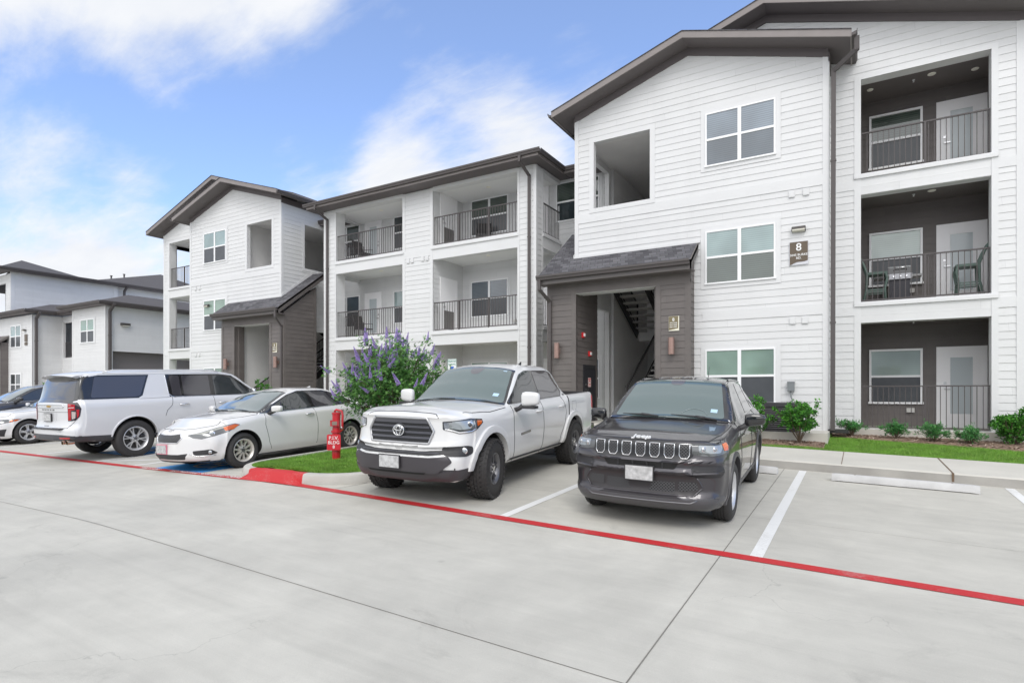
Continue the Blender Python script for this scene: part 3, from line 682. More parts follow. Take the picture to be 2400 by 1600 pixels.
# ------------------------------------------------------------------ the three-storey building
F = [.90, 3.94, 7.0]
B8 = empty('apartment_building', (-13.75, 18, .85), 'large three-storey white lap-sided apartment building with brown gables and balconies, number 8 on its wall', 'apartment building')
YA, YB, YP, YR = 16.3, 15.55, 15.15, 18.1
NS = 24.5
def vent_plates(xs, y, z):
    for x in xs:
        m = MB(); m.box(x-.065, x+.065, y-.022, y+.03, z-.08, z+.08); m.box(x-.05, x+.05, y-.026, y-.022, z-.065, z+.065); m.build('dryer_vent', TRIM, B8)
for side in (0, 1):
    X = W_(side)
    def o(a, b): return tuple(sorted((X(a), X(b))))
    IW = 1 if not side else -1        # +x direction of the pattern
    # ---- projecting gable wing front
    w = MB(); hB = [(X(-6.55), X(-4.9), 7.06, 8.96), (X(-7.15), X(-4.6), 0, 4.6)]
    a0, a1 = o(-7.15, -.61)
    wall(w, 'y', YB, -1, a0, a1, .86, 9.60, hB, th=.15)
    rc = X(-3.88); zl = lambda z: rc-3.27+max(0, (z-9.66))/.306; zh = lambda z: rc+3.27-max(0, (z-9.66))/.306
    siding(w, 'y', YB, -1, a0, a1, 9.60, 10.66, lo=zl, hi=zh)
    w.prism([(rc-3.27, YB, 9.6), (rc+3.27, YB, 9.6), (rc+3.27, YB, 9.68), (rc, YB, 10.68), (rc-3.27, YB, 9.68)], (0, .12, 0))
    # side faces of the wing
    wall(w, 'x', X(-7.15), -IW, 15.55, 18.1, .86, 9.66, [(16.7, 17.87, 7.06, 8.92), (15.55, 17.87, 0, 4.4)], th=.15)
    wall(w, 'x', X(-.61), IW, 15.55, 16.3, .86, 9.66, th=.15)
    w.build('wall', WHITE, B8)
    t = MB()
    for (q0, q1) in ((-7.15, -7.03), (-.73, -.61)): t.box(X(q0), X(q1), YB-.024, YB, (4.6 if q0 < -7 else .86), 9.70 if True else 0)
    if side: t.box(X(-7.15)-.0, X(-7.15)+.02, 15.53, 15.66, 4.6, 9.66); t.box(X(-7.15), X(-7.15)+.02, 17.99, 18.1, 0.86, 9.66)
    t.box(X(-.61), X(-.61)+IW*.02, 15.53, 15.65, .86, 9.66)
    for zb_ in (3.62, 6.68): t.box(X(-7.03) if zb_ > 4.6 else X(-3.5), X(-.73), YB-.022, YB, zb_, zb_+.25)
    # casing boards around openings
    def casing(ax, p, n, A0, A1, Z0, Z1, cw=.13, bottom=True, d=.022):
        A0, A1 = sorted((A0, A1))
        def bx(a, b, z0, z1): t.box(a, b, p, p+n*d, z0, z1) if ax == 'y' else t.box(p, p+n*d, a, b, z0, z1)
        bx(A0-cw, A0, Z0-(cw if bottom else 0), Z1+cw); bx(A1, A1+cw, Z0-(cw if bottom else 0), Z1+cw); bx(A0, A1, Z1, Z1+cw)
        if bottom: bx(A0, A1, Z0-cw, Z0)
    casing('y', YB, -1, X(-6.55), X(-4.9), 7.06, 8.96, .14)
    if side: casing('x', X(-7.15), 1, 16.7, 17.87, 7.06, 8.92, .12)
    t.build('trim_boards', TRIM, B8)
    wp = {3: (G_BLUED, G_BLUE), 2: (G_GRN, G_TEAL), 1: (G_SCRN, G_SAGE)} if not side else {3: (G_SCRN, G_TEAL), 2: (G_SCRN, G_SAGE), 1: (G_SCRN, G_SAGE)}
    for lv, (z0, z1) in {3: (7.62, 9.0), 2: (4.57, 5.94), 1: (1.5, 2.87)}.items():
        win(B8, 'y', YB-.020, -1, X(-3.42), X(-1.75), z0, z1, wp[lv], cols=2, fw=.036, trim=.12)
    gable_roof(B8, rc, 3.75, 9.86, .307, 14.95, 16.32)
    fz = MB()     # frieze board under the rake soffit
    for s in (-1, 1):
        fz.prism([(rc+s*3.27, YB, 9.66), (rc, YB, 10.665), (rc, YB, 10.86), (rc+s*3.27, YB, 9.86)], (0, -.028, 0))
    fz.box(X(-.61), X(-.61)+IW*.03, 15.53, 16.3, 9.55, 9.78); fz.box(X(-7.15), X(-7.15)-IW*.03, 15.53, 18.1, 9.55, 9.78)
    fz.build('frieze', SOFFIT, B8)
    gutter(B8, [((X(-.13), 14.93, 9.83), (X(-.13), 16.3, 9.83), (IW, 0, 0)), ((X(-7.63), 14.93, 9.83), (X(-7.63), 17.5, 9.83), (-IW, 0, 0))])
    # ---- main gable block behind
    w = MB(); ct = X(-2.05); hA = [(X(.05), X(2.5), .9, 3.44), (X(.05), X(2.5), 3.94, 6.52), (X(.05), X(2.5), 7.02, 9.29)]
    a0, a1 = o(-.61, 3.05)
    wall(w, 'y', YA, -1, a0, a1, .78, 9.60, hA, th=.3)
    zl = lambda z: ct-5.12+max(0, (z-9.72))/.315; zh = lambda z: ct+5.12-max(0, (z-9.72))/.315
    siding(w, 'y', YA, -1, a0, a1, 9.60, 11.33, lo=zl, hi=zh)
    w.prism([(ct-5.12, YA, 9.6), (ct+5.12, YA, 9.6), (ct+5.12, YA, 9.74), (ct, YA, 11.35), (ct-5.12, YA, 9.74)], (0, .12, 0))
    wall(w, 'x', X(3.05), IW, 16.3, 18.1, .7, 9.7, [(16.9, 17.8, 0, 9.2)] if side else (), th=.12)
    if side:   # the corner balconies open to the far side as well: slabs between
        for za, zb_ in ((3.44, 3.94), (6.52, 7.02), (.7, .9), (9.2, 9.75)): wall(w, 'x', X(3.05), IW, 16.9, 17.8, za, zb_, th=.12)
    if not side: wall(w, 'y', YR, -1, X(3.05), X(9), .7, 9.7, th=.2)
    for za, zb_ in ((3.44, 3.94), (6.52, 7.02)): w.box(X(.05), X(2.5), YA-.012, YA+.1, za+.001, zb_-.12)
    w.build('wall', WHITE, B8)
    t = MB()
    for (q0, q1) in ((2.92, 3.05),): t.box(X(q0), X(q1), YA-.024, YA, .78, 9.75)
    for (q0, q1) in ((-.09, .05), (2.5, 2.62)): t.box(X(q0), X(q1), YA-.024, YA, .85, 9.40)
    t.box(X(.05), X(2.5), YA-.024, YA, 9.29, 9.40)
    for z in (3.94, 7.02): t.box(X(-.09), X(2.62), YA-.06, YA+.02, z-.11, z-.035); t.box(X(-.09), X(2.62), YA-.035, YA+.02, z-.035, z)
    for zb_ in (3.62, 6.66):
        t.box(X(-.61), X(-.09), YA-.022, YA, zb_, zb_+.22); t.box(X(2.62), X(2.92), YA-.022, YA, zb_, zb_+.22)
    t.build('trim_boards', TRIM, B8)
    gable_roof(B8, ct, 5.65, 9.90, .318, 15.70, 30)
    fz = MB()
    for s in (-1, 1): fz.prism([(ct+s*5.12, YA, 9.73), (ct, YA, 11.36), (ct, YA, 11.56), (ct+s*5.12, YA, 9.94)], (0, -.028, 0))
    fz.build('frieze', SOFFIT, B8)
    # balconies of the block
    IN = DKBAL if not side else WHITE; YK = 17.9
    b = MB(); xr = X(2.75)
    wall(b, 'y', YK, -1, X(-.3), xr, .9, 9.36, th=.1, tn=.008)
    if not side: wall(b, 'x', xr, -IW, 16.65, YK, .9, 9.36, th=.1, tn=.008)
    wall(b, 'x', X(-.05), IW, 16.6, YK, .9, 9.36, th=.1, tn=.008)
    b.build('balcony_wall', IN, B8)
    b = MB(); b.box(X(-.2), X(2.95), YA-.16, YK, .55, .895); b.build('patio_slab', SLAB, B8)
    for z in (3.94, 7.02): b = MB(); b.box(X(-.1), X(2.95), YA+.1, YK, z-.32, z-.005); b.build('balcony_floor', SLAB, B8)
    for z in (3.50, 6.58, 9.36): b = MB(); b.box(X(-.1), X(2.95), YA+.13, YK, z, z+.08); b.build('balcony_ceiling', DKBAL if not side else WHITE, B8)
    for k, z in enumerate(F):
        zz = z if k else .9
        if not side:
            P = ((G_PALE, G_PALE), (G_SCRN, G_PALE), (G_SCRN, G_GRN))[k]
            win(B8, 'y', YK-.014, -1, .24, 1.39, zz+.58, zz+1.98, P if k != 0 else (G_SCRN, G_PALE), cols=1, fw=.05, proud=.05)
            door(B8, YK-.014, 1.77, 2.57, zz, zz+1.9)
            m = MB(); m.box(1.05, 1.22, YK-.07, YK-.01, zz+.36, zz+.47); m.build('outlet_cover', mat('grey_outlet_plastic', (.55, .54, .52), .4), B8)
        else:
            win(B8, 'y', YK-.014, -1, X(.24), X(1.39), zz+.58, zz+1.98, (G_SCRN, G_DARK), cols=1, fw=.05)
        railing(B8, 'y', YA+.08, X(.06), X(2.49), zz-.03, h=1.06, posts=(X(1.32),))
    # ceiling lights of the block's balconies
    for z in (3.50, 6.58, 9.36):
        for x, y, rr in ((1.5, 17.0, .085),)+(((2.35, 17.25, .075), (.25, 17.1, .07)) if z > 9 else ()):
            m = MB(); m.lathe([(0, -.02), (rr*.8, -.02), (rr, -.008), (rr, 0)], (X(x), y, z), 'z', 20); m.build('ceiling_light', mat('frosted_disc', (.86, .84, .74), .4), B8, smooth=40)
        m = MB(); m.lathe([(0, -.06), (.02, -.055), (.012, -.03), (.03, -.01), (.03, 0)], (X(1.15), 17.1, z), 'z', 12); m.build('sprinkler', TRIM, B8)
    # ---- recess, stair wing interior
    w = MB()
    wall(w, 'y', YR, -1, X(-8.86), X(-6.92), .8, 9.1, th=.2)
    wall(w, 'y', YR, -1, X(-13.75), X(-8.86), .8, 9.1, th=.2)
    w.build('wall', WHITE, B8)
    for lv, z in enumerate(F):
        win(B8, 'y', YR-.021, -1, X(-9.02), X(-7.42), z+.66, z+2.0, (G_DARK, G_GRN) if lv == 2 else (G_SCRN, G_BLUED), cols=2, fw=.036, trim=.1)
        win(B8, 'y', YR-.021, -1, X(-12.62), X(-10.98), z+.66, z+2.0, ((G_SCRN, G_SAGE), (G_SCRN, G_BLUED), (G_SCRN, G_GRN))[lv] if not side else ((G_SCRN, G_SAGE), (G_SCRN, G_TEAL), (G_SCRN, G_DARK))[lv], cols=2, fw=.036, trim=.1)
        door(B8, YR-.016, X(-10.2), X(-9.42), z, z+1.95, left=not side)
    iw = MB()
    wall(iw, 'x', X(-6.92), IW, 18.1, 21.6, .88, 9.1, th=.1, tn=.004)
    wall(iw, 'x', X(-4.55), -IW, 15.7, 21.6, .88, 9.1, th=.1, tn=.004)
    wall(iw, 'y', 21.6, -1, X(-6.92), X(-4.55), .88, 9.1, th=.1, tn=.004)
    for z in (3.94, 7.0): iw.box(X(-6.92), X(-4.55), 20.6, 21.6, z-.3, z); iw.box(X(-7.0), X(-4.55), 15.7, 16.7, z+1.55-.25 if z < 5 else z-.25, z+1.55 if z < 5 else z)
    iw.box(X(-7.15), X(-4.55), 15.7, 21.6, 9.1, 9.2)
    iw.box(X(-5.75), X(-4.7), 20.2, 20.6, 2.6, 3.3)
    iw.build('breezeway', INNER, B8)
    st = MB(); tr = MB(); rl = MB()
    def flight(x0, x1, ya, za, yb, zb_):
        n = max(2, round(abs(zb_-za)/.178)); x0, x1 = X(x0), X(x1); s = 1 if yb > ya else -1
        L = math.hypot(yb-ya, zb_-za)
        for x in (x0, x1): st.bar((x, ya, za-.12), (x, yb, zb_-.12), .05, .26)
        for i in range(n):
            y = ya+(yb-ya)*(i+.5)/n; z = za+(zb_-za)*(i+.75)/n
            tr.box(min(x0, x1)+.03, max(x0, x1)-.03, y-.15, y+.15, z-.055, z)
            st.box(x0-.02, x0+.02, y-.12, y+.12, z-.14, z-.05); st.box(x1-.02, x1+.02, y-.12, y+.12, z-.14, z-.05)
        for x in (x0, x1):
            rl.bar((x, ya, za+.95), (x, yb, zb_+.95), .045, .045); rl.bar((x, ya, za+.15), (x, yb, zb_+.15), .03, .03)
            k = int(L/.115)
            for i in range(k+1):
                t = i/k; y = ya+(yb-ya)*t; z = za+(zb_-za)*t; rl.box(x-.007, x+.007, y-.007, y+.007, z+.15, z+.95)
            for e in (0, 1): y = ya if not e else yb; z = za if not e else zb_; rl.box(x-.02, x+.02, y-.02, y+.02, z-.1, z+1.0)
    flight(-5.72, -4.68, 15.95, .95, 20.6, 3.94)
    flight(-6.82, -5.78, 20.2, 3.94, 16.7, 5.9)
    flight(-5.72, -4.68, 16.7, 5.5, 20.4, 7.0)
    st.build('stair_stringers', BLACK, B8); tr.build('stair_treads', mat('precast_tread', (.42, .41, .40), .8), B8); rl.build('stair_railing', BLACK, B8)
    # ---- dark entrance portico
    YE = 14.75; ze = 5.10; sl = .75
    p = MB(); hp = [(X(-6.95), X(-4.6), 0, 4.60)]
    wall(p, 'y', YP, -1, X(-7.83), X(-3.72), .8, 4.70, hp, th=.30)
    pz = MB()
    def slope_side(x, n, y1):
        zz = lambda y: 4.98+(y-YP)*sl
        y0f = lambda z: YP if z < 4.98 else YP+(z-4.98)/sl
        siding(p, 'x', x, n, YP, y1, .8, zz(y1)-.02, lo=y0f, hi=lambda z: y1)
        p.prism([(x, YP, .8), (x, y1, .8), (x, y1, zz(y1)), (x, YP, 4.98)], (-n*.12, 0, 0))
    slope_side(X(-7.83), -IW, 16.75)
    wall(p, 'x', X(-6.95), IW, YP+.1, 16.75, .8, 5.0, th=.1)
    p.box(X(-7.83)+IW*.002, X(-6.95)-IW*.002, 16.70, 16.75, .8, 6.1)
    siding(p, 'x', X(-3.72), IW, YP, YB, .8, 5.2)
    p.box(X(-3.72), X(-3.85), YP, YB, .8, 5.3)
    p.box(X(-4.6), X(-4.7), YP+.15, YB, .8, 4.6)
    p.build('portico_wall', BROWN, B8)
    t = MB(); t.box(X(-7.83), X(-3.72), YP-.022, YP, 4.58, 5.05)
    for q0, q1 in ((-7.83, -7.70), (-7.07, -6.93), (-4.62, -4.48), (-3.85, -3.70)): t.box(X(q0), X(q1), YP-.02, YP+.0, .8, 4.58)
    t.box(X(-7.83)-IW*.02, X(-7.83), YP-.02, YP+.12, .8, 4.98); t.box(X(-7.83)-IW*.02, X(-7.83), 16.63, 16.75, .8, 6.1)
    t.build('portico_trim', BROWN, B8)
    t = MB(); t.box(X(-6.94), X(-4.6), YP-.02, YP+.31, 4.575, 4.6); t.build('lintel_flashing', TRIM, B8)
    r = MB(); xl, xw, xr_ = X(-7.97), X(-7.17), X(-3.60)
    def slab(xa, xb, y1):
        z1 = ze+(y1-YE)*sl; xa, xb = sorted((xa, xb)); d = .10
        r.mi = 0; r.add([(xa, YE, ze), (xb, YE, ze), (xb, y1, z1), (xa, y1, z1)], [(0, 1, 2, 3)])
        r.mi = 1; r.add([(xa, YE, ze-d), (xb, YE, ze-d), (xb, y1, z1-d), (xa, y1, z1-d), (xa, YE, ze), (xb, YE, ze), (xb, y1, z1), (xa, y1, z1)], [(3, 2, 1, 0), (0, 1, 5, 4), (1, 2, 6, 5), (2, 3, 7, 6), (3, 0, 4, 7)])
    slab(xl, xw, 17.1); slab(xw, xr_, 15.53)
    rf = r.build('portico_roof', [SHING, GUTTER], B8, recalc=False)
    g = MB()
    g.prism([(xl, YE, ze-.02), (xl, YE, ze-.26), (xl, 17.1, ze+2.35*sl-.26), (xl, 17.1, ze+2.35*sl-.02)], (IW*.03, 0, 0))
    g.prism([(xr_, YE, ze+.01), (xr_, YE, ze-.24), (xr_, 15.53, ze+.78*sl-.24), (xr_, 15.53, ze+.78*sl+.01)], (-IW*.03, 0, 0))
    g.box(xl, xr_, YE, YE+.03, ze-.24, ze-.01)
    g.build('fascia', mat('portico_fascia_paint', (.115, .102, .098), .45), rf)
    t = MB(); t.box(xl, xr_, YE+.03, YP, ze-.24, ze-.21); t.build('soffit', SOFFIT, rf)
    fl = MB(); fl.box(X(-7.17), X(-3.55), YB-.04, YB-.012, 5.68, 5.74); fl.prism([(X(-7.17)-IW*.02, 15.53, 5.66), (X(-7.17)-IW*.02, 15.53, 5.78), (X(-7.17)-IW*.02, 17.1, 6.98), (X(-7.17)-IW*.02, 17.1, 6.86)], (IW*.018, 0, 0))
    fl.build('flashing', TRIM, rf)
    gutter(rf, [((xl, YE, ze+.01), (xr_-IW*.03, YE, ze+.01), (0, -1, 0))], w=.12, h=.13)
    downspout(rf, [(X(-7.88), YE-.05, 4.98), (X(-7.88), YE-.05, 4.72), (X(-7.74), YP-.06, 4.40), (X(-7.74), YP-.06, .95)], GUTTER)
    # ---- storage core / corner posts / slabs of the centre block (each side does its half)
    w = MB()
    wall(w, 'y', YA, -1, X(-13.75), X(-13.04), .8, 9.06, th=.3)
    wall(w, 'x', X(-13.04), IW, YA, YR, .8, 9.0, th=.15, tn=.008)
    wall(w, 'y', YA, -1, X(-9.54), X(-8.86), .8, 9.06, th=.45)
    wall(w, 'x', X(-8.86), IW, YA, YA+.45, .8, 9.06, th=.3)
    wall(w, 'x', X(-9.54), -IW, YA, YA+.45, .8, 9.06, th=.1, tn=.006)
    w.build('wall', WHITE, B8)
    t = MB()
    for q0, q1 in ((-13.16, -13.04), (-9.54, -9.46), (-8.94, -8.86)): t.box(X(q0), X(q1), YA-.024, YA, .8, 9.06)
    t.box(X(-8.86), X(-8.86)+IW*.02, YA-.024, YA+.08, .8, 9.06); t.box(X(-8.86), X(-8.86)+IW*.02, YA+.38, YA+.47, .8, 9.06)
    t.box(X(-13.04), X(-9.54), YA-.024, YA+.25, 8.95, 9.08)
    t.box(X(-8.86), X(-8.86)-IW*.25, YA+.45, YR, 8.95, 9.08)
    for z in (3.94, 6.99):
        t.box(X(-13.04), X(-9.54), YA-.012, YA+.2, z-.50, z-.13); t.box(X(-13.10), X(-9.50), YA-.055, YA+.2, z-.13, z-.06); t.box(X(-13.07), X(-9.52), YA-.03, YA+.2, z-.06, z)
        t.box(X(-8.86)+IW*.01, X(-8.86)-IW*.2, YA+.45, YR, z-.5, z-.13); t.box(X(-8.86)+IW*.055, X(-8.86)-IW*.2, YA+.43, YR, z-.13, z-.06); t.box(X(-8.86)+IW*.03, X(-8.86)-IW*.2, YA+.44, YR, z-.06, z)
        t.box(X(-13.75), X(-13.16), YA-.022, YA, z-.33, z-.08)
    t.build('trim_boards', TRIM, B8)
    for z in (3.94, 6.99): b = MB(); b.box(X(-13.04), X(-9.06), YA+.2, YR, z-.40, z-.005); b.build('balcony_floor', mat('white_ceiling_paint', (.80, .80, .79), .7), B8)
    b = MB(); b.box(X(-13.04), X(-8.9), YA-.05, YR, .7, .9); b.build('patio_slab', SLAB, B8)
    b = MB(); b.box(X(-13.04), X(-8.9), YA, YR, 9.0, 9.1); b.build('balcony_ceiling', MATS['white_ceiling_paint'], B8)
    for k, z in enumerate((.9, 3.94, 6.99)):
        if k:
            railing(B8, 'y', YA+.07, X(-13.03), X(-9.55), z-.02, posts=(X(-11.95), X(-10.72)) if not side else (X(-10.7),))
            railing(B8, 'x', X(-8.93), YA+.46, YR-.02, z-.02)
        door(B8, X(-13.04)+IW*.012, 16.78, 17.62, z, z+1.92, glass=False, n=IW, ax='x')
        m = MB(); m.lathe([(0, -.02), (.07, -.02), (.085, -.006), (.085, 0)], (X(-11.2), 17.1, (3.54, 6.59, 9.0)[k]), 'z', 20); m.build('ceiling_light', MATS['frosted_disc'], B8, smooth=40)
        m = MB(); m.box(X(-10.75), X(-10.62), YR-.07, YR-.01, z+.36, z+.47); m.build('outlet_cover', MATS['grey_outlet_plastic'], B8)
    # downspouts
    zg_ = 9.14
    downspout(B8, [(X(-9.08), 15.62, 9.14), (X(-9.08), 15.62, 8.98), (X(-9.08), YA-.06, 8.72), (X(-9.08), YA-.06, .85)])
    vent_plates((X(-1.37), X(-1.10)), YB-.020, 3.50); vent_plates((X(-1.39), X(-1.08)), YB-.020, 6.57)
vent_plates((-14.18, -13.98, -13.50, -13.30), YA-.022, 6.57)
downspout(B8, [(-.03, 15.05, 9.72), (-.03, 15.08, 9.45), (-.50, 15.47, 9.28), (-.52, 15.47, .88)], GUTTER, w=.10)
m = MB(); m.box(-.62, -.2, 15.5, 15.78, .82, .90); m.build('splash_block', mat('black_drain_plastic', (.03, .03, .03), .5), B8)
# centre eave: roof, soffit, fascia, gutters
ce = MB(); ce.mi = 0
def roofquad(*q): ce.add(q, [tuple(range(len(q)))])
e0, e1 = -19.03, -8.47
zE = 9.27; s_ = .31
roofquad((e0, 15.7, zE), (e1, 15.7, zE), (e1-3.2, 15.7+3.2, zE+3.2*s_), (e0+3.2, 18.9, zE+3.2*s_))
roofquad((e1, 15.7, zE), (e1, 17.5, zE), (e1-1.4*0-3.2, 18.9, zE+3.2*s_))
roofquad((e0, 17.5, zE), (e0, 15.7, zE), (e0+3.2, 18.9, zE+3.2*s_))
roofquad((-20.0, 17.5, zE-.002), (-7.5, 17.5, zE-.002), (-7.5, 25, zE+7.5*s_-.002), (-20.0, 25, zE+7.5*s_-.002))
ce.mi = 1
ce.box(e0+.02, e1-.02, 15.72, YA+.2, 9.08, 9.11); ce.box(e1-.7, e1-.02, 16.5, 18.1, 9.083, 9.113); ce.box(e0+.02, e0+.7, 16.5, 18.1, 9.083, 9.113)
ce.box(-8.46, -7.17, 17.52, 18.1, 9.08, 9.11); ce.box(-20.33, -19.04, 17.52, 18.1, 9.08, 9.11)
ce.mi = 2
ce.box(e0, e1, 15.70, 15.73, 9.075, 9.26); ce.box(e1-.03, e1, 15.73, 17.5, 9.075, 9.26); ce.box(e0, e0+.03, 15.73, 17.5, 9.075, 9.26)
ce.box(-8.47, -7.17, 17.5, 17.53, 9.075, 9.26); ce.box(-20.33, -19.03, 17.5, 17.53, 9.075, 9.26)
cr = ce.build('roof', [SHING, SOFFIT, FASCIA], B8)
gutter(cr, [((e0-.11, 15.70, 9.27), (e1+.11, 15.70, 9.27), (0, -1, 0)), ((e1, 15.7, 9.27), (e1, 17.5, 9.27), (1, 0, 0)), ((e0, 15.7, 9.27), (e0, 17.5, 9.27), (-1, 0, 0)),
            ((-8.47, 17.5, 9.27), (-7.17, 17.5, 9.27), (0, -1, 0)), ((-20.33, 17.5, 9.27), (-19.03, 17.5, 9.27), (0, -1, 0))])
m = MB(); m.box(-30.5, 3.0, 21.8, 26, .7, 9.2); m.box(-20.3, -7.2, 18.35, 21.8, .7, 9.2); m.build('building_core', WHITE, B8)
# riser-room door and its alarms, inside the entrance
door(B8, -6.95+.012, 15.75, 16.45, .9, 2.48, glass=False, n=1, mt=mat('dark_steel_door', (.035, .035, .04), .4), ax='x')

# ---- fixtures that hang on the building
SCON = mat('copper_sconce_metal', (.36, .235, .20), .38, .5, noise=.08, nscale=14)
def sconce(x, label):
    o = empty('wall_sconce', (x, YP-.14, 2.75), label, 'wall lamp', 'copper cylinder sconces on the dark porticoes')
    m = MB(); m.lathe([(0, 0), (.062, 0), (.078, .004), (.078, .44), (.062, .444), (.05, .40), (0, .40)], (x, YP-.14, 2.75), 'z', 24); m.build('shade', SCON, o, smooth=40)
    m = MB(); m.box(x-.05, x+.05, YP-.07, YP-.012, 2.90, 3.04); m.build('mounting_plate', SCON, o)
sconce(-7.48, 'copper cylinder sconce left of the number 8 building entrance, above the pickup cab')
sconce(-4.17, 'copper cylinder sconce right of the entrance, under the small number 8 sign')
sconce(CX+4.17, 'copper cylinder sconce on the far portico beside its small plaque')
sconce(CX+7.48, 'copper cylinder sconce on the far portico between the opening and the downspout')
SIGNB = mat('bronze_sign_face', (.115, .085, .058), .4); SIGNW = mat('white_sign_paint', (.85, .85, .85), .4)
sg = empty('building_number_sign', (-1.23, YB-.03, 5.1), 'brown rectangular building sign reading 8, 5045 BURKE RD., white wave at its foot', 'sign')
m = MB(); m.box(-1.44, -1.03, YB-.04, YB-.018, 4.84, 5.40); m.build('backing', mat('sign_silver_backing', (.62, .62, .66), .35), sg)
m = MB(); pts = [(-1.43, 5.39), (-1.43, 4.845)]+[(-1.43+.39*t/12, 4.845+.10*(t/12)**1.0+.035*math.sin(math.pi*2*(t/12-.12))*.5) for t in range(1, 13)]+[(-1.04, 5.39)]
m.prism([(x, YB-.0405, z) for x, z in pts], (0, -.006, 0)); m.build('face', SIGNB, sg)
text_mesh('number', '8', .255, SIGNW, TM(-1.235, YB-.047, 5.255), sg, .003)
text_mesh('street_name', '5045 BURKE', .072, SIGNW, TM(-1.235, YB-.047, 5.075), sg, .003)
text_mesh('street_name', 'RD.', .074, SIGNW, TM(-1.235, YB-.047, 4.998), sg, .003)
def small_sign(x, label, lines):
    o = empty('unit_number_sign', (x, YP-.03, 3.55), label, 'sign', 'small unit plaques on the porticoes')
    m = MB(); m.box(x-.135, x+.135, YP-.035, YP-.02, 3.37, 3.75); m.build('backing', mat('gold_white_edge', (.82, .79, .66), .3), o)
    m = MB(); m.prism([(x-.13, YP-.0355, 3.745), (x-.13, YP-.0355, 3.39), (x+.11, YP-.0355, 3.435), (x+.11, YP-.0355, 3.745)], (0, -.006, 0)); m.build('face', mat('olive_sign_face', (.20, .165, .09), .35), o)
    for (s, z, sz) in lines: text_mesh('lettering', s, sz, SIGNW, TM(x-.01, YP-.042, z), o, .003)
small_sign(-4.13, 'small olive plaque reading 8 over rows of unit numbers on the near portico', (('8', 3.66, .12), ('8101-8108', 3.575, .044), ('8201-8208', 3.522, .044), ('8301-8308', 3.469, .044)))
small_sign(CX+7.30, 'small olive plaque with unit numbers on the far portico', (('8', 3.66, .12), ('8109-8116', 3.575, .044), ('8209-8216', 3.522, .044), ('8309-8316', 3.469, .044)))
def flood(x, y, z, label, ry=0):
    o = empty('wall_light', (x, y, z), label, 'wall light', 'bronze wall lights on the white siding')
    LM = mat('bronze_fixture', (.10, .09, .085), .35, .3)
    m = MB(); pr = [(0, .07), (-.10, .07), (-.13, .03), (-.13, -.03), (-.10, -.05), (0, -.05)]
    m.prism([(x-.15, y+a, z+b) for a, b in pr], (.30, 0, 0)); m.build('housing', LM, o)
    m = MB(); m.prism([(x-.135, y-.104, z-.052), (x-.135, y-.1315, z-.03), (x-.135, y-.1315, z+.0), (x-.135, y-.02, z-.055)], (.27, 0, 0)); m.build('lens', mat('flood_lens', (.62, .6, .52), .2), o)
flood(-1.235, YB-.01, 5.68, 'bronze wall light above the brown number 8 sign')
flood(CX+1.75+.3, YB-.01, 5.68, 'small wall light on the far gable wing beside its middle window')
def strobe(y, z, label, white=False):
    x = -6.95+.012; o = empty('fire_alarm', (x, y, z), label, 'fire alarm', 'red fire alarms inside the entrance')
    m = MB(); m.box(x, x+.05, y-.07, y+.07, z-.075, z+.075); m.build('housing', mat('fire_alarm_red', (.62, .02, .025), .35), o)
    m = MB(); m.box(x+.05, x+.075, y-.035, y+.05, z-.04, z+.05); m.build('lens', SIGNW, o)
strobe(15.62, 3.44, 'upper red fire alarm strobe on the dark wall inside the entrance')
strobe(16.1, 2.92, 'lower red fire alarm strobe above the dark riser-room door')
o = empty('door_notice', (-6.92, 16.1, 2.1), 'red and white notice on the dark riser-room door', 'sign')
m = MB(); m.box(-6.926, -6.920, 16.0, 16.2, 1.93, 2.2); m.build('plate', mat('notice_pink', (.75, .55, .53), .5), o)
for z, s in ((2.16, 'SPRINKLER'), (2.10, 'RISER'), (2.0, 'ROOM')): text_mesh('lettering', s, .042, mat('notice_red_ink', (.55, .04, .05), .5), Matrix.Translation((-6.918, 16.1, z)) @ Matrix.Rotation(R(90), 4, 'Z') @ FACE_Y, o, .002)

# ------------------------------------------------------------------ the neighbouring building on the far left
B7 = empty('apartment_building', (-45, 20, .9), 'white neighbouring apartment building with low hipped grey roofs at the far left', 'apartment building')
w = MB()
wall(w, 'y', 15.6, -1, -60, -44.15, .7, 6.6)
wall(w, 'x', -44.15, 1, 15.6, 17.2, .7, 6.6)
wall(w, 'y', 17.2, -1, -44.15, -41.2, .7, 6.62, [(-44.0, -42.72, 3.97, 6.2), (-44.0, -42.72, .9, 3.0)])
wall(w, 'y', 16.6, -1, -41.3, -37.2, .7, 6.75)
wall(w, 'x', -41.3, -1, 16.6, 17.2, .7, 6.7)
wall(w, 'x', -37.2, 1, 16.6, 34, .7, 6.75, [(16.95, 22, .8, 4.15)])
wall(w, 'x', -48.6, 1, 16.0, 22.5, 6.6, 9.85); wall(w, 'x', -48.75, 1, 22.5, 36, 6.6, 9.85)
wall(w, 'y', 16.0, -1, -70, -48.6, 6.6, 9.7, [(-52.3, -49.4, 7.0, 9.1)])
w.box(-49.4, -52.3, 16.9, 17.0, 7.0, 9.2)
w.build('wall', WHITE, B7)
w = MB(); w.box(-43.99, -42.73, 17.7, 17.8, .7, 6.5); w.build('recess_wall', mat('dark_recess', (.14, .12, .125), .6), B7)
w = MB(); w.box(-48.5, -41.4, 17.85, 34, .7, 6.6); w.box(-41.3, -37.8, 17.3, 34, .7, 6.7); w.box(-44.1, -42.6, 17.3, 17.85, 6.3, 6.6); w.build('building_core', WHITE, B7)
w = MB(); w.box(-37.75, -37.65, 16.95, 22, .8, 4.3); w.build('recess_wall', mat('garage_recess', (.19, .175, .175), .6), B7)
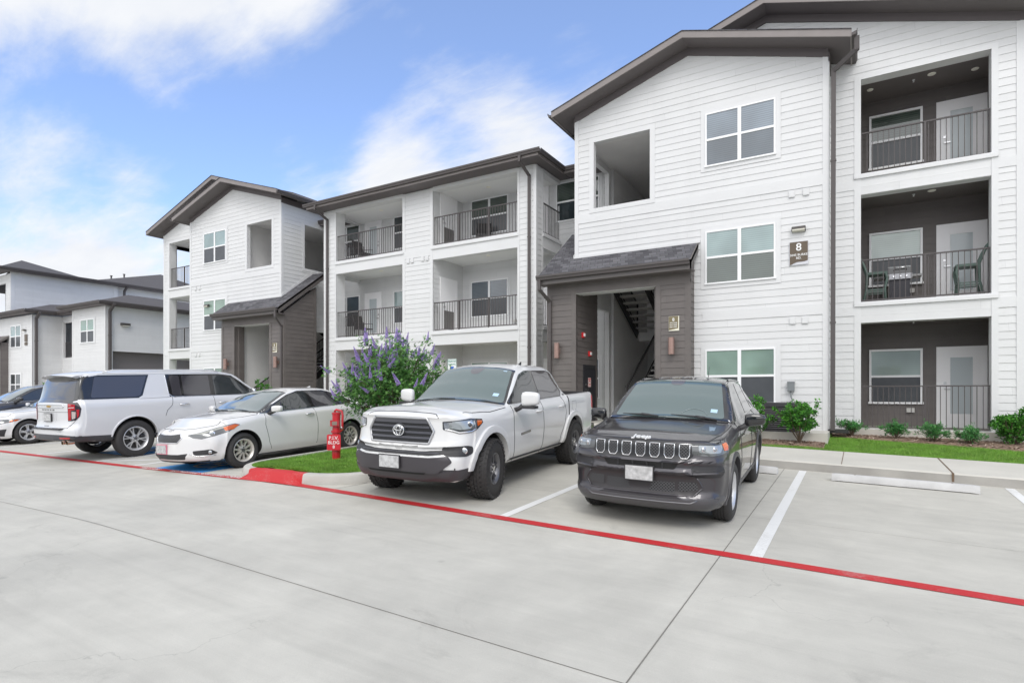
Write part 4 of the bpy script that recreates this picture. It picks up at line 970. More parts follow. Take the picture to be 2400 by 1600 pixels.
w = MB(); w.box(-43.98, -42.74, 17.23, 18.4, 3.55, 3.95); w.build('floor_edge', TRIM, B7)
railing(B7, 'y', 17.3, -43.98, -42.74, 3.95, h=1.0)
t = MB()
for (x0, x1, y, z1) in ((-44.28, -44.13, 15.6, 6.6), (-41.3, -41.17, 16.6, 6.7), (-37.35, -37.18, 16.6, 6.72)): t.box(x0, x1, y-.024, y, .7, z1)
t.box(-37.2, -37.18, 16.58, 16.75, .7, 6.7); t.box(-44.15, -44.13, 15.58, 15.75, .7, 6.55); t.box(-48.6, -48.58, 15.98, 16.2, 6.6, 9.8); t.box(-48.6, -48.57, 22.2, 22.5, 6.6, 9.8)
t.box(-37.2, -37.175, 16.82, 16.95, .8, 4.28); t.box(-37.2, -37.175, 16.95, 22, 4.15, 4.28)
t.build('trim_boards', TRIM, B7)
win(B7, 'y', 15.6-.021, -1, -47.35, -45.75, 4.63, 6.05, (G_SCRN, G_TEAL), trim=.1); win(B7, 'y', 15.6-.021, -1, -47.35, -45.75, 1.55, 2.95, (G_SCRN, G_DARK), trim=.1)
win(B7, 'y', 16.6-.021, -1, -40.2, -38.5, 4.70, 6.10, (G_SCRN, G_SAGE), trim=.1); win(B7, 'y', 16.6-.021, -1, -40.2, -38.5, 1.55, 2.95, (G_SCRN, G_SAGE), trim=.1)
r = MB(); r.mi = 0
def rq(*q): r.add(q, [tuple(range(len(q)))])
# upper roof: eave along x=-48, two hips seen behind it
E1 = [(-48.0, 15.3, 10.0), (-48.0, 21.0, 10.0), (-48.0, 27.0, 10.0), (-48.0, 36, 10.0)]
rp = [(-54.5, 18.6, 11.75), (-54.5, 23.2, 11.0), (-54.5, 28.8, 12.45), (-54.5, 36, 11.2)]
for a, b, c, d in zip(E1, E1[1:], rp[1:], rp): rq(a, b, c, d)
rq((-48.0, 15.3, 10.0), (-54.5, 18.6, 11.75), (-75, 18.6, 11.75), (-75, 15.3, 10.0))
for c, d in zip(rp[1:], rp): rq(c, d, (d[0]-7, d[1], 10), (c[0]-7, c[1], 10))
# lower roofs
rq((-62, 15.1, 6.86), (-43.65, 15.1, 6.86), (-45.2, 16.9, 7.45), (-48.6, 16.9, 7.45), (-48.6, 16.0, 7.2), (-62, 16.0, 7.2)); rq((-43.65, 15.1, 6.86), (-43.65, 17.0, 6.86), (-48.6, 22.5, 8.4), (-48.6, 16.9, 7.45), (-45.2, 16.9, 7.45))
rq((-44.2, 16.75, 6.86), (-41.0, 16.75, 6.86), (-41.0, 21, 8.2), (-44.2, 21, 8.2))
rq((-41.9, 16.1, 6.95), (-36.7, 16.1, 6.95), (-39.3, 18.8, 7.85)); rq((-36.7, 16.1, 6.95), (-36.7, 34, 6.95), (-39.3, 31, 7.85), (-39.3, 18.8, 7.85)); rq((-41.9, 16.1, 6.95), (-39.3, 18.8, 7.85), (-39.3, 31, 7.85), (-41.9, 31, 7.0))
r.mi = 1
r.box(-75, -48.0, 15.3, 15.34, 9.82, 9.99); r.box(-48.04, -48.0, 15.3, 36, 9.82, 9.99); r.box(-75, -48.02, 15.34, 16.02, 9.81, 9.83); r.box(-48.75, -48.02, 16, 36, 9.812, 9.832)
r.box(-62, -43.65, 15.1, 15.14, 6.68, 6.85); r.box(-43.69, -43.65, 15.1, 16.8, 6.68, 6.85); r.box(-62, -43.67, 15.14, 15.6, 6.67, 6.69); r.box(-44.15, -43.67, 15.14, 17.2, 6.672, 6.69)
r.box(-44.2, -41.3, 16.75, 16.79, 6.68, 6.85); r.box(-44.2, -41.2, 16.79, 17.2, 6.67, 6.69)
r.box(-41.9, -36.7, 16.1, 16.14, 6.77, 6.94); r.box(-36.74, -36.7, 16.1, 34, 6.77, 6.94); r.box(-41.9, -36.72, 16.14, 16.62, 6.76, 6.78); r.box(-37.2, -36.72, 16.14, 34, 6.762, 6.782); r.box(-41.9, -41.86, 16.1, 17.5, 6.77, 6.94); r.box(-41.88, -41.3, 16.14, 17.2, 6.763, 6.783)
rr = r.build('roof', [mat('far_shingles', (.095, .088, .09), .9, noise=.12, nscale=9, detail=8), SOFFIT], B7)
gutter(rr, [((-75, 15.3, 10.0), (-47.9, 15.3, 10.0), (0, -1, 0)), ((-48, 15.2, 10.0), (-48, 36, 10.0), (1, 0, 0)), ((-62, 15.1, 6.87), (-43.55, 15.1, 6.87), (0, -1, 0)), ((-43.65, 15.0, 6.87), (-43.65, 16.75, 6.87), (1, 0, 0)), ((-41.95, 16.1, 6.96), (-36.6, 16.1, 6.96), (0, -1, 0)), ((-36.7, 16.0, 6.96), (-36.7, 34, 6.96), (1, 0, 0)), ((-43.6, 16.75, 6.87), (-41.9, 16.75, 6.87), (0, -1, 0))], w=.13, h=.14)
for (x, y, z, dx, dy, zb_) in ((-44.0, 15.75, 6.7, 0, 0, .8), (-37.05, 16.75, 6.8, 0, 0, .8), (-48.45, 22.9, 9.85, 0, 0, 7.3)):
    downspout(B7, [(x+.45, y, z+.08), (x+.45, y, z-.03), (x, y, z-.35), (x, y, zb_)], w=.13, d=.13)
for x, z in ((-62, 0), (-49.0, 0)): pass
m = MB(); 
for (x, y, z) in ((-54.2, 24.6, 11.3), (-54.2, 25.6, 11.6), (-53.0, 33, 11.5)): m.lathe([(.06, 0), (.06, .45), (.1, .45), (.1, .5), (0, .5)], (x, y, z-.2), 'z', 10)
m.build('roof_vent', GUTTER, rr)
w = MB(); wall(w, 'y', 15.2, -1, -53, -47.75, .7, 5.0, [(-51.9, -49.5, 0, 4.4)], th=.3); wall(w, 'x', -47.75, 1, 15.2, 16.0, .7, 5.0); w.prism([(-47.6, 14.9, 4.95), (-47.6, 16.2, 5.9), (-55, 16.2, 5.9), (-55, 14.9, 4.95)], (0, 0, -.15))
w.build('portico_wall', BROWN, B7)
o = empty('building_number_sign', (-44.9, 15.57, 4.9), 'tiny brown number sign on the neighbouring building', 'sign')
m = MB(); m.box(-45.15, -44.8, 15.54, 15.57, 4.95, 5.4); m.build('face', SIGNB, o)
m = MB(); m.box(-45.15, -44.8, 15.54, 15.57, 4.72, 4.9); m.build('lower_face', SIGNB, o)
flood(-45.1, 15.55, 5.65, 'wall light over the tiny sign on the neighbouring building')
o = empty('wall_light', (-37.1, 17.6, 5.8), 'wall light on the long side of the neighbouring building above its dark opening', 'wall light', 'bronze wall lights on the white siding')
m = MB(); m.box(-37.17, -37.03, 17.35, 17.85, 5.68, 5.82); m.build('housing', MATS['bronze_fixture'], o)
m = MB(); m.box(-37.16, -37.0, 17.4, 17.8, 5.64, 5.68); m.build('lens', MATS['flood_lens'], o)
# ------------------------------------------------------------------ vehicles
def pchip(xs, ys):
    n = len(xs); h = [xs[i+1]-xs[i] for i in range(n-1)]; d = [(ys[i+1]-ys[i])/h[i] for i in range(n-1)]
    m = [0]*n; m[0] = d[0]; m[-1] = d[-1]
    for i in range(1, n-1):
        if d[i-1]*d[i] > 0:
            w1 = 2*h[i]+h[i-1]; w2 = h[i]+2*h[i-1]; m[i] = (w1+w2)/(w1/d[i-1]+w2/d[i])
    def f(x):
        x = min(max(x, xs[0]), xs[-1]); i = 0
        while i < n-2 and x > xs[i+1]: i += 1
        t = (x-xs[i])/h[i]; t2 = t*t; t3 = t2*t
        return (2*t3-3*t2+1)*ys[i]+(t3-2*t2+t)*h[i]*m[i]+(-2*t3+3*t2)*ys[i+1]+(t3-t2)*h[i]*m[i+1]
    return f
RAD = [.06, .06, .13, .06, .03, .05, .25]
def round_half(C, rad):
    """C: corner list incl. both ends; fixed number of points out"""
    out = [C[0]]
    for i in range(1, len(C)-1):
        P, Q, N = Vector(C[i-1]), Vector(C[i]), Vector(C[i+1]); a = (P-Q).length; b = (N-Q).length
        r = rad[i-1]; ra = min(r, .46*a); rb = min(r, .46*b)
        A = Q+(P-Q)*(ra/a if a > 1e-6 else 0); B = Q+(N-Q)*(rb/b if b > 1e-6 else 0)
        pv = Vector(out[-1])
        out.append(tuple(pv.lerp(A, .5)))
        for t in (0, .25, .5, .75, 1): out.append(tuple(A*(1-t)**2+Q*2*t*(1-t)+B*t*t))
    pv = Vector(out[-1]); e = Vector(C[-1]); out += [tuple(pv.lerp(e, .33)), tuple(pv.lerp(e, .66)), tuple(e)]
    return out
def smooth(t): t = min(1, max(0, t)); return t*t*(3-2*t)
def wmat(name, col, **k): return mat(name, col, **k)
TYRE = mat('tyre_rubber', (.034, .032, .032), .7, noise=.15, nscale=30)
LINER = mat('wheel_well_liner', (.012, .012, .012), .85)
PLAST = mat('textured_black_plastic', (.035, .034, .036), .55)
PLGREY = mat('grey_bumper_plastic', (.085, .08, .085), .5)
CHROME = mat('chrome', (.82, .82, .83), .12, 1)
RIMSIL = mat('silver_alloy', (.64, .64, .65), .32, .6)
RIMBR = mat('bright_machined_alloy', (.66, .63, .58), .35, .55)
RIMDK = mat('dark_grey_alloy', (.17, .17, .18), .35, .7)
GLASSF = mat('windscreen_glass', (.075, .115, .115), .03, spec=1.0, coat=1)
GLASSS = mat('side_window_glass', (.03, .036, .04), .02, spec=1.0, coat=.6)
GLASSP = mat('privacy_glass', (.05, .048, .056), .03, spec=.9, coat=.8)
GLOSSB = mat('gloss_black_trim', (.012, .012, .013), .08, coat=1)
SEAM = mat('panel_gap', (.03, .03, .03), .8)
LAMPH = mat('headlamp_housing', (.13, .135, .14), .15, .5, coat=1)
LAMPC = mat('headlamp_clear_lens', (.34, .37, .39), .05, .35, coat=1)
LAMPD = mat('headlamp_dark', (.05, .052, .056), .08, coat=1)
AMBER = mat('amber_marker', (.70, .13, .015), .12, coat=1)
REDL = mat('red_lamp', (.42, .012, .018), .08, coat=1)
PLATE = mat('licence_plate_metal', (.50, .50, .50), .4, noise=.25, nscale=22)
def mesh_grille():
    m = mat('honeycomb_grille', (.02, .02, .02), .35); N, L, b = nodes(m); tc = N.new('ShaderNodeTexCoord')
    sp = N.new('ShaderNodeSeparateXYZ'); L.new(tc.outputs['Object'], sp.inputs[0]); cb = N.new('ShaderNodeCombineXYZ'); L.new(sp.outputs[1], cb.inputs[0]); L.new(sp.outputs[2], cb.inputs[1])
    mp = N.new('ShaderNodeMapping'); mp.inputs['Rotation'].default_value = (0, 0, R(45)); mp.inputs['Scale'].default_value = (42, 42, 1); L.new(cb.outputs[0], mp.inputs[0])
    ch = N.new('ShaderNodeTexBrick'); ch.inputs['Scale'].default_value = 1; ch.inputs['Brick Width'].default_value = 1; ch.inputs['Row Height'].default_value = 1; ch.offset = 0
    ch.inputs['Mortar Size'].default_value = .16; ch.inputs['Color1'].default_value = (.004, .004, .004, 1); ch.inputs['Color2'].default_value = (.004, .004, .004, 1); ch.inputs['Mortar'].default_value = (.085, .085, .09, 1)
    L.new(mp.outputs[0], ch.inputs['Vector']); L.new(ch.outputs['Color'], b.inputs['Base Color']); return m
HONEY = mesh_grille()

class Car:
    def __init__(s, name, label, cat, group, M, paint, st, xf, xr, recf, recr, wheels, R_, W, zcapf=.6, filr=.07, blend=.55, rad=RAD, bedcut=None, blackzone=None, yscale=1, zscale=1):
        s.root = empty(name, None, label, cat, group, mat=M); s.paint = paint; s.W = W; s.R = R_; s.wheels = wheels
        st = sorted(st, key=lambda q: q[0]); xs = [q[0] for q in st]
        fn = []
        for i in range(1, 7):
            fn.append((pchip(xs, [q[i][0]*yscale for q in st]), pchip(xs, [q[i][1]*zscale for q in st])))
        ft = pchip(xs, [q[7]*zscale for q in st])
        def half(x):
            C = [(f(x), g(x)) for f, g in fn]; zt_ = ft(x); y6, z6 = C[-1]
            pts = [(0, C[0][1])]+C+[(.55*y6, z6+.78*(zt_-z6)), (0, zt_)]
            return round_half(pts, rad)
        n = max(60, int((xf-xr)/.035)); rings = []
        sx = [xr+filr+(xf-xr-2*filr)*i/n for i in range(n+1)]
        def ring(x, sc=0.0, dl=0.0):
            h = half(min(max(x, xr), xf)); zc = (h[0][1]+h[-1][1])/2; hz = (h[-1][1]-h[0][1])/2; ym = max(p[0] for p in h)
            ky = (1-dl/ym)*(1-sc); kz = (1-dl/hz)*(1-sc)
            h = [(p[0]*ky, zc+(p[1]-zc)*kz) for p in h]
            return h
        import_r = []
        for k in range(9, -1, -1): import_r.append((xr, k/9.6 if k else 0, filr))
        for k in range(4, 0, -1): a = math.pi/2*k/5; import_r.append((xr+filr-filr*math.sin(a), 0, filr*(1-math.cos(a))))
        for x in sx: import_r.append((x, 0, 0))
        for k in range(1, 5): a = math.pi/2*k/5; import_r.append((xf-filr+filr*math.sin(a), 0, filr*(1-math.cos(a))))
        for k in range(0, 10): import_r.append((xf, k/9.6 if k else 0, filr))
        V = []; nr = 0
        for (x, sc, dl) in import_r:
            h = ring(x, sc, dl); full = [(-y, z) for y, z in reversed(h[1:-1])]; full = h+full
            nr = len(full)
            for (y, z) in full:
                wf = smooth((x-(xf-blend))/blend); wr = smooth(((xr+blend)-x)/blend)
                V.append((x-recf(abs(y)/W, z)*wf+recr(abs(y)/W, z)*wr, y, z))
        Fc = []
        for i in range(len(import_r)-1):
            for k in range(nr): Fc.append((i*nr+k, (i+1)*nr+k, (i+1)*nr+(k+1) % nr, i*nr+(k+1) % nr))
        Fc.append(tuple(range(nr))); Fc.append(tuple((len(import_r)-1)*nr+k for k in reversed(range(nr))))
        me = bpy.data.meshes.new('body'); me.from_pydata(V, [], Fc)
        bm = bmesh.new(); bm.from_mesh(me); bmesh.ops.remove_doubles(bm, verts=bm.verts, dist=1e-4); bmesh.ops.recalc_face_normals(bm, faces=bm.faces)
        s.bvh = BVHTree.FromBMesh(bm); bm.to_mesh(me); bm.free()
        me.materials.append(paint); me.materials.append(LINER); me.materials.append(PLAST); me.materials.append(GLOSSB)
        s.body = bpy.data.objects.new('body', me); COL.objects.link(s.body)
        # cut the wheel wells
        cut = MB()
        for (x, zc_, rr) in wheels:
            for sg in (-1, 1):
                cut.lathe([(0, 0), (rr, 0), (rr, .5), (0, .5)], (x, sg*(W-.34), zc_), 'y', 48, sg)
                cut.box(x-rr*.93, x+rr*.93, sg*(W-.34), sg*(W+.16), -.3, .28)
        if bedcut: cut.box(*bedcut)
        co = cut.build('cut', LINER); 
        bmc = bmesh.new(); bmc.from_mesh(co.data); bmesh.ops.remove_doubles(bmc, verts=bmc.verts, dist=1e-5); bmesh.ops.recalc_face_normals(bmc, faces=bmc.faces); bmc.to_mesh(co.data); bmc.free()
        md = s.body.modifiers.new('b', 'BOOLEAN'); md.object = co; md.operation = 'DIFFERENCE'; md.solver = 'EXACT'; md.use_self = True
        dg = bpy.context.evaluated_depsgraph_get(); nm = bpy.data.meshes.new_from_object(s.body.evaluated_get(dg)); s.body.modifiers.clear()
        if len(nm.polygons) > 1000: s.body.data = nm
        bpy.data.objects.remove(co)
        me = s.body.data; me.name = 'body'
        if len(me.materials) < 4:
            me.materials.clear(); [me.materials.append(q) for q in (paint, LINER, PLAST, GLOSSB)]
        for p in me.polygons:
            c = p.center; mi = 0
            for (x, zc_, rr) in wheels:
                dx, dz = c.x-x, c.z-zc_; d = math.hypot(dx, dz)
                if d < rr+.01 and abs(c.y) < W+.02 and (abs(d-rr) < .02 and (p.normal.x*dx+p.normal.z*dz) < -.3*d): mi = 1
                if abs(dx) < rr and c.z < .3 and abs(p.normal.y) < .2 and abs(abs(dx)-rr*.93) < .01: mi = 1
                if abs(abs(c.y)-(W-.34)) < .004 and d < rr+.02 and abs(p.normal.y) > .9 and c.z < .95: mi = 1
            if bedcut and bedcut[0]-.01 < c.x < bedcut[1]+.01 and abs(c.y) < bedcut[3]+.01 and c.z > bedcut[4]-.01 and (abs(c.z-bedcut[4]) < .01 or abs(abs(c.y)-bedcut[3]) < .005 or abs(c.x-bedcut[0]) < .005 or abs(c.x-bedcut[1]) < .005): mi = 2
            if p.normal.z < -.8 and c.z < .5: mi = 2
            if blackzone and blackzone(c, p.normal): mi = 3
            p.material_index = mi; p.use_smooth = True
        me.set_sharp_from_angle(angle=R(38)); adopt(s.body, s.root, True)
    def put(s, mb, name, mats, parent=None, smooth=None, recalc=True):
        o = mb.build(name, mats, None, smooth, recalc); adopt(o, parent or s.root, True); return o
    def hit(s, p, d):
        d = Vector(d).normalized(); r = s.bvh.ray_cast(Vector(p)+d*4, -d, 9)
        if r[0] is None: r = s.bvh.find_nearest(Vector(p))
        return r[0], r[1]
    def decal(s, name, pts, d, m, off=.004, th=.012, grid=.035, mirror=True, parent=None, rnd_=0):
        res = []
        for sg in ((1, -1) if mirror else (1,)):
            P = [Vector((p[0], p[1]*sg, p[2])) for p in pts]; dd = Vector((d[0], d[1]*sg, d[2])).normalized()
            if rnd_:
                Q = []
                for i, p in enumerate(P):
                    a, b = P[i-1], P[(i+1) % len(P)]; ra = min(rnd_, .45*(a-p).length); rb = min(rnd_, .45*(b-p).length)
                    A = p+(a-p).normalized()*ra; B = p+(b-p).normalized()*rb
                    for t in (0, .33, .67, 1): Q.append(A*(1-t)**2+p*2*t*(1-t)+B*t*t)
                P = Q
            u = dd.cross(Vector((0, 0, 1)));
            if u.length < .1: u = Vector((0, 1, 0))
            u.normalize(); v = u.cross(dd)
            c = P[0]; P2 = [c+u*(p-c).dot(u)+v*(p-c).dot(v) for p in P]
            bm = bmesh.new(); vs = [bm.verts.new(p) for p in P2]; bm.faces.new(vs)
            for ax in (u, v):
                lo = min(p.dot(ax) for p in P2); hi = max(p.dot(ax) for p in P2); k = math.ceil((hi-lo)/grid)
                for i in range(1, k):
                    q = lo+(hi-lo)*i/k
                    bmesh.ops.bisect_plane(bm, geom=bm.verts[:]+bm.edges[:]+bm.faces[:], plane_co=ax*q, plane_no=ax)
            bm.normal_update()
            for vv in bm.verts:
                h, n = s.hit(vv.co, dd); vv.co = h+dd*off
            be = [e for e in bm.edges if len(e.link_faces) == 1]
            if th:
                g = bmesh.ops.extrude_edge_only(bm, edges=be)
                for q in g['geom']:
                    if isinstance(q, bmesh.types.BMVert): q.co -= dd*(th+off)
            bmesh.ops.recalc_face_normals(bm, faces=bm.faces)
            # make the visible face point outwards
            top = max(bm.faces, key=lambda f: f.calc_area())
            if top.normal.dot(dd) < 0: bmesh.ops.reverse_faces(bm, faces=bm.faces)
            me = bpy.data.meshes.new(name); bm.to_mesh(me); bm.free(); me.materials.append(m)
            me.polygons.foreach_set('use_smooth', [True]*len(me.polygons)); me.set_sharp_from_angle(angle=R(40))
            o = bpy.data.objects.new(name, me); COL.objects.link(o); adopt(o, (parent[0 if sg > 0 else 1] if isinstance(parent, (list, tuple)) else parent) or s.root, True); res.append(o)
        return res
    def line(s, name, pts, d, m=None, r=.004, off=0, mirror=True, closed=False, parent=None, step=.04):
        """a seam or moulding laid along the surface; all sides in one mesh"""
        m = m or SEAM; res = []
        for sg in ((1, -1) if mirror else (1,)):
            mb = MB(); P = [Vector((p[0], p[1]*sg, p[2])) for p in pts]; dd = Vector((d[0], d[1]*sg, d[2])).normalized()
            if closed: P.append(P[0])
            Q = []
            for a, b in zip(P, P[1:]):
                k = max(1, int((b-a).length/step))
                Q += [a.lerp(b, i/k) for i in range(k)]
            Q.append(P[-1]); Q = [s.hit(q, dd)[0]+dd*off for q in Q]
            mb.tube(Q, r, 6); res.append(s.put(mb, name, m, (parent[0 if sg > 0 else 1] if isinstance(parent, (list, tuple)) else parent), True))
        return res
    def arch(s, i, w=.05, t=.03, m=None, a0=-12, a1=192, out=.012, name='arch_trim', rr=None):
        x, zc_, r0 = s.wheels[i]; r0 = rr or r0
        for sg in (1, -1):
            mb = MB(); rows_ = []
            for k in range(37):
                a = R(a0+(a1-a0)*k/36); row = []
                for (r_, e) in ((r0-.006, -.06), (r0-.006, out), (r0+w*.5, out+.004), (r0+w, out-.004), (r0+w+.008, -.02)):
                    p = Vector((x+r_*math.cos(a), sg*s.W, zc_+r_*math.sin(a)))
                    if p.z < .2: p.z = .2
                    rh = s.bvh.ray_cast(Vector((x+(r0+w)*math.cos(a), sg*4, max(.3, zc_+(r0+w)*math.sin(a)))), Vector((0, -sg, 0)), 9)
                    yy = rh[0].y if rh[0] else sg*s.W
                    row.append((p.x, yy+sg*e, p.z))
                rows_.append(row)
            n = len(rows_[0]); base = len(mb.v)
            for r_ in rows_: mb.v += r_
            for k in range(36):
                for j in range(n-1): mb.f.append((base+k*n+j, base+(k+1)*n+j, base+(k+1)*n+j+1, base+k*n+j+1)); mb.m.append(0)
            s.put(mb, name, m or PLAST, None, 50)
    def wheel(s, x, side, rimr, width, style, rim, steer=0, tread='road', ow=None):
        Rr = s.R; y = side*((ow or s.W-.02)-width/2)
        W2 = width/2
        prof = [(rimr-.012, -W2+.02), (rimr+.012, -W2+.004), (rimr+(Rr-rimr)*.45, -W2-.008), (Rr-.035, -W2+.006), (Rr-.012, -W2+.022), (Rr-.002, -W2+.045)]
        g = []
        nb = 4
        for k in range(nb):
            a = -W2+.045+(2*W2-.09)*k/nb; b = -W2+.045+(2*W2-.09)*(k+1)/nb; rT = Rr
            g += [(rT, a+.005), (rT, b-.005), (rT-.009, b-.004), (rT-.009, b+.004)] if k < nb-1 else [(rT, a+.005), (rT, b)]
        prof = prof+g+[(q[0], -q[1]) for q in reversed(prof[:-1])]
        mb = MB(); mb.lathe(prof, (0, 0, 0), 'y', 56, side)
        if tread == 'mud':
            rr = random.Random(5)
            for k in range(38):
                a = 2*math.pi*k/38
                for j, (yy, da, ln, wd) in enumerate(((-W2+.012, 0, .040, .030), (-W2+.075, .5, .036, .034), (-.015, .2, .034, .028), (W2-.075, .0, .036, .034), (W2-.012, .5, .040, .030))):
                    aa = a+da*2*math.pi/38; c, sn = math.cos(aa), math.sin(aa)
                    rt = Rr+.011 if abs(yy) < W2-.03 else Rr+.004; tl = (.4 if j % 2 else -.4)
                    q = []
                    for r_, dz in ((Rr-.03, 0), (rt, 0)):
                        for (ua, ub) in ((-1, -1), (1, -1), (1, 1), (-1, 1)):
                            tang = ub*wd*.5+ua*ln*.5*tl*.5; yl = yy+ua*ln*.5
                            q.append((c*r_-sn*tang, side*yl, sn*r_+c*tang))
                    mb.add(q, [(3, 2, 1, 0), (4, 5, 6, 7), (0, 1, 5, 4), (1, 2, 6, 5), (2, 3, 7, 6), (3, 0, 4, 7)])
                # sidewall lugs
                for sd in (-1, 1):
                    c, sn = math.cos(a), math.sin(a); q = []
                    for yy in (W2-.03, W2+.004):
                        for (r_, tn_) in ((Rr-.052, -.011), (Rr-.004, -.017), (Rr-.004, .017), (Rr-.052, .011)): q.append((c*r_-sn*tn_, side*sd*yy, sn*r_+c*tn_))
                    mb.add(q, [(3, 2, 1, 0), (4, 5, 6, 7), (0, 1, 5, 4), (1, 2, 6, 5), (2, 3, 7, 6), (3, 0, 4, 7)])
        T = Matrix.Translation((x, y, Rr)) @ Matrix.Rotation(steer, 4, 'Z') @ Matrix.Rotation(R(17*(x+3)), 4, 'Y')
        w = mb.build('wheel', TYRE, None, 40); adopt(w, s.root, True); w.matrix_basis = T
        # rim: barrel, lip, face
        rb = MB(); fo = W2-.012
        rb.lathe([(rimr+.004, -W2+.02), (rimr-.03, -W2+.03), (rimr-.045, 0), (rimr-.04, fo-.05), (rimr-.022, fo-.012), (rimr-.006, fo+.004), (rimr+.008, fo-.002), (rimr+.006, fo-.014)], (0, 0, 0), 'y', 56, side)
        hubr = .075 if style[0] != 'five' else .07; fd = fo-.022
        rb.lathe([(hubr+.015, fd-.05), (hubr, fd-.006), (hubr*.55, fd), (hubr*.5, fd-.008), (.001, fd-.006)], (0, 0, 0), 'y', 32, side)
        def spoke(a0, a1, w0, w1, r0=hubr*.8, r1=rimr-.012, dish=.012):
            pts = []
            for t in (0, .35, .7, 1):
                a = a0+(a1-a0)*t; r_ = r0+(r1-r0)*t; hw = (w0+(w1-w0)*t)/2; c, sn = math.cos(a), math.sin(a)
                yy = fd-.004-dish*math.sin(math.pi*t)+(.018 if t == 1 else 0)*0
                pts.append([(c*r_-sn*q, side*(yy+e), sn*r_+c*q) for q, e in ((-hw, -.035), (-hw*.86, 0), (hw*.86, 0), (hw, -.035))])
            b = len(rb.v)
            for p in pts: rb.v += p
            for i in range(3):
                for j in range(3): rb.f.append((b+i*4+j, b+(i+1)*4+j, b+(i+1)*4+j+1, b+i*4+j+1)); rb.m.append(0)
        ns = style[1]
        for k in range(ns):
            a = 2*math.pi*k/ns+.2
            if style[0] == 'split': spoke(a-.06, a-style[2], .022, .026); spoke(a+.06, a+style[2], .022, .026)
            elif style[0] == 'five': spoke(a-.10, a-.13, .034, .036); spoke(a+.10, a+.13, .034, .036)
            elif style[0] == 'Y': spoke(a, a, .05, .05, r1=rimr*.5); spoke(a, a-.2, .03, .03, r0=rimr*.45); spoke(a, a+.2, .03, .03, r0=rimr*.45)
            else: spoke(a, a, style[2], style[3])
        rr_ = rb.build('rim', rim, None, 40); adopt(rr_, w, True)
        bk = MB(); bk.lathe([(0, fd-.075), (rimr*.80, fd-.075), (rimr*.80, fd-.09), (0, fd-.09)], (0, 0, 0), 'y', 32, side); bk.build
        ob = bk.build('brake_disc', mat('brake_disc_steel', (.05, .048, .046), .5, .4), None); adopt(ob, w, True)
        hb = MB()
        for k in range(5):
            a = 2*math.pi*k/5+.5; hb.lathe([(.011, fd-.02), (.011, fd+.004), (0, fd+.004)], (math.cos(a)*hubr*.72, 0, math.sin(a)*hubr*.72), 'y', 8, side)
        hb.lathe([(hubr*.42, fd-.01), (hubr*.40, fd+.008), (0, fd+.010)], (0, 0, 0), 'y', 20, side)
        ob = hb.build('hub_cap', RIMDK if rim != RIMDK else CHROME, None, 40); adopt(ob, w, True)
        return w
    def mirror_pair(s, x, y, z, m, foot=True, w=.2, h=.14, only=(1, -1)):
        for sg in only:
            bm = bmesh.new(); bmesh.ops.create_cube(bm, size=1)
            bmesh.ops.subdivide_edges(bm, edges=bm.edges[:], cuts=3, use_grid_fill=True)
            for v in bm.verts:
                c = v.co; e = Vector((abs(c.x*2), abs(c.y*2), abs(c.z*2))); L4 = (e.x**4.4+e.y**4.4+e.z**4.4)**(1/4.4); 
                c /= max(L4, .01)
                c = Vector((c.x, c.y, c.z))*1.0
                tp = 1-.22*(c.y*1.0+.5)
                v.co = Vector((c.x*.115*tp-.05*c.y*sg*0+(-.04*(c.y+.5)), c.y*w, c.z*h*tp+.012*c.y))
            if sg < 0:
                for v in bm.verts: v.co.y *= -1
                bmesh.ops.reverse_faces(bm, faces=bm.faces)
            me = bpy.data.meshes.new('wing_mirror'); bm.to_mesh(me); bm.free(); me.transform(Matrix.Translation((x, sg*y, z)))
            me.materials.append(m); me.polygons.foreach_set('use_smooth', [True]*len(me.polygons))
            o = bpy.data.objects.new('wing_mirror', me); COL.objects.link(o); adopt(o, s.root, True)
            mb = MB(); mb.tube([(x-.01, sg*(y-w*.30), z-h*.30), (x+.02, sg*(y-w*.62), z-h*.60), (x+.03, sg*(y-w*.95), z-h*.75)], [.04, .032, .04], 10); s.put(mb, 'mirror_arm', PLAST, o, True)
            g = MB(); g.box(x-.062, x-.050, sg*(y-w*.36), sg*(y+w*.30), z-h*.32, z+h*.34); s.put(g, 'mirror_glass', CHROME, o)
    def handle(s, x, z, m, side=(1, -1), ln=.2):
        for sg in side:
            h, n = s.hit((x, sg*.9, z), (0, sg, 0)); mb = MB()
            mb.tube([(x+ln/2, h.y-sg*.005, z), (x+ln*.38, h.y+sg*.028, z+.004), (x, h.y+sg*.034, z+.006), (x-ln*.38, h.y+sg*.028, z+.004), (x-ln/2, h.y-sg*.005, z)], [.014, .015, .015, .015, .014], 8); s.put(mb, 'door_handle', m, None, True)
    def plate(s, xh, z, front=True, m=None, w=.305, h=.152, border=None, y0=0, push=.02):
        d = (1, 0, 0) if front else (-1, 0, 0); p, n = s.hit((xh, y0, z), d); e = d[0]; x = p.x+e*push
        mb = MB(); mb.box(x-.012, x+.003, y0-w/2-.012, y0+w/2+.012, z-h/2-.012, z+h/2+.012); fr = s.put(mb, 'plate_frame', border or PLAST)
        mb = MB(); q0, q1 = (x+.002, x+.009) if e > 0 else (x-.022, x-.010); mb.box(q0, q1, y0-w/2, y0+w/2, z-h/2, z+h/2); s.put(mb, 'licence_plate', m or PLATE, fr)
        return fr
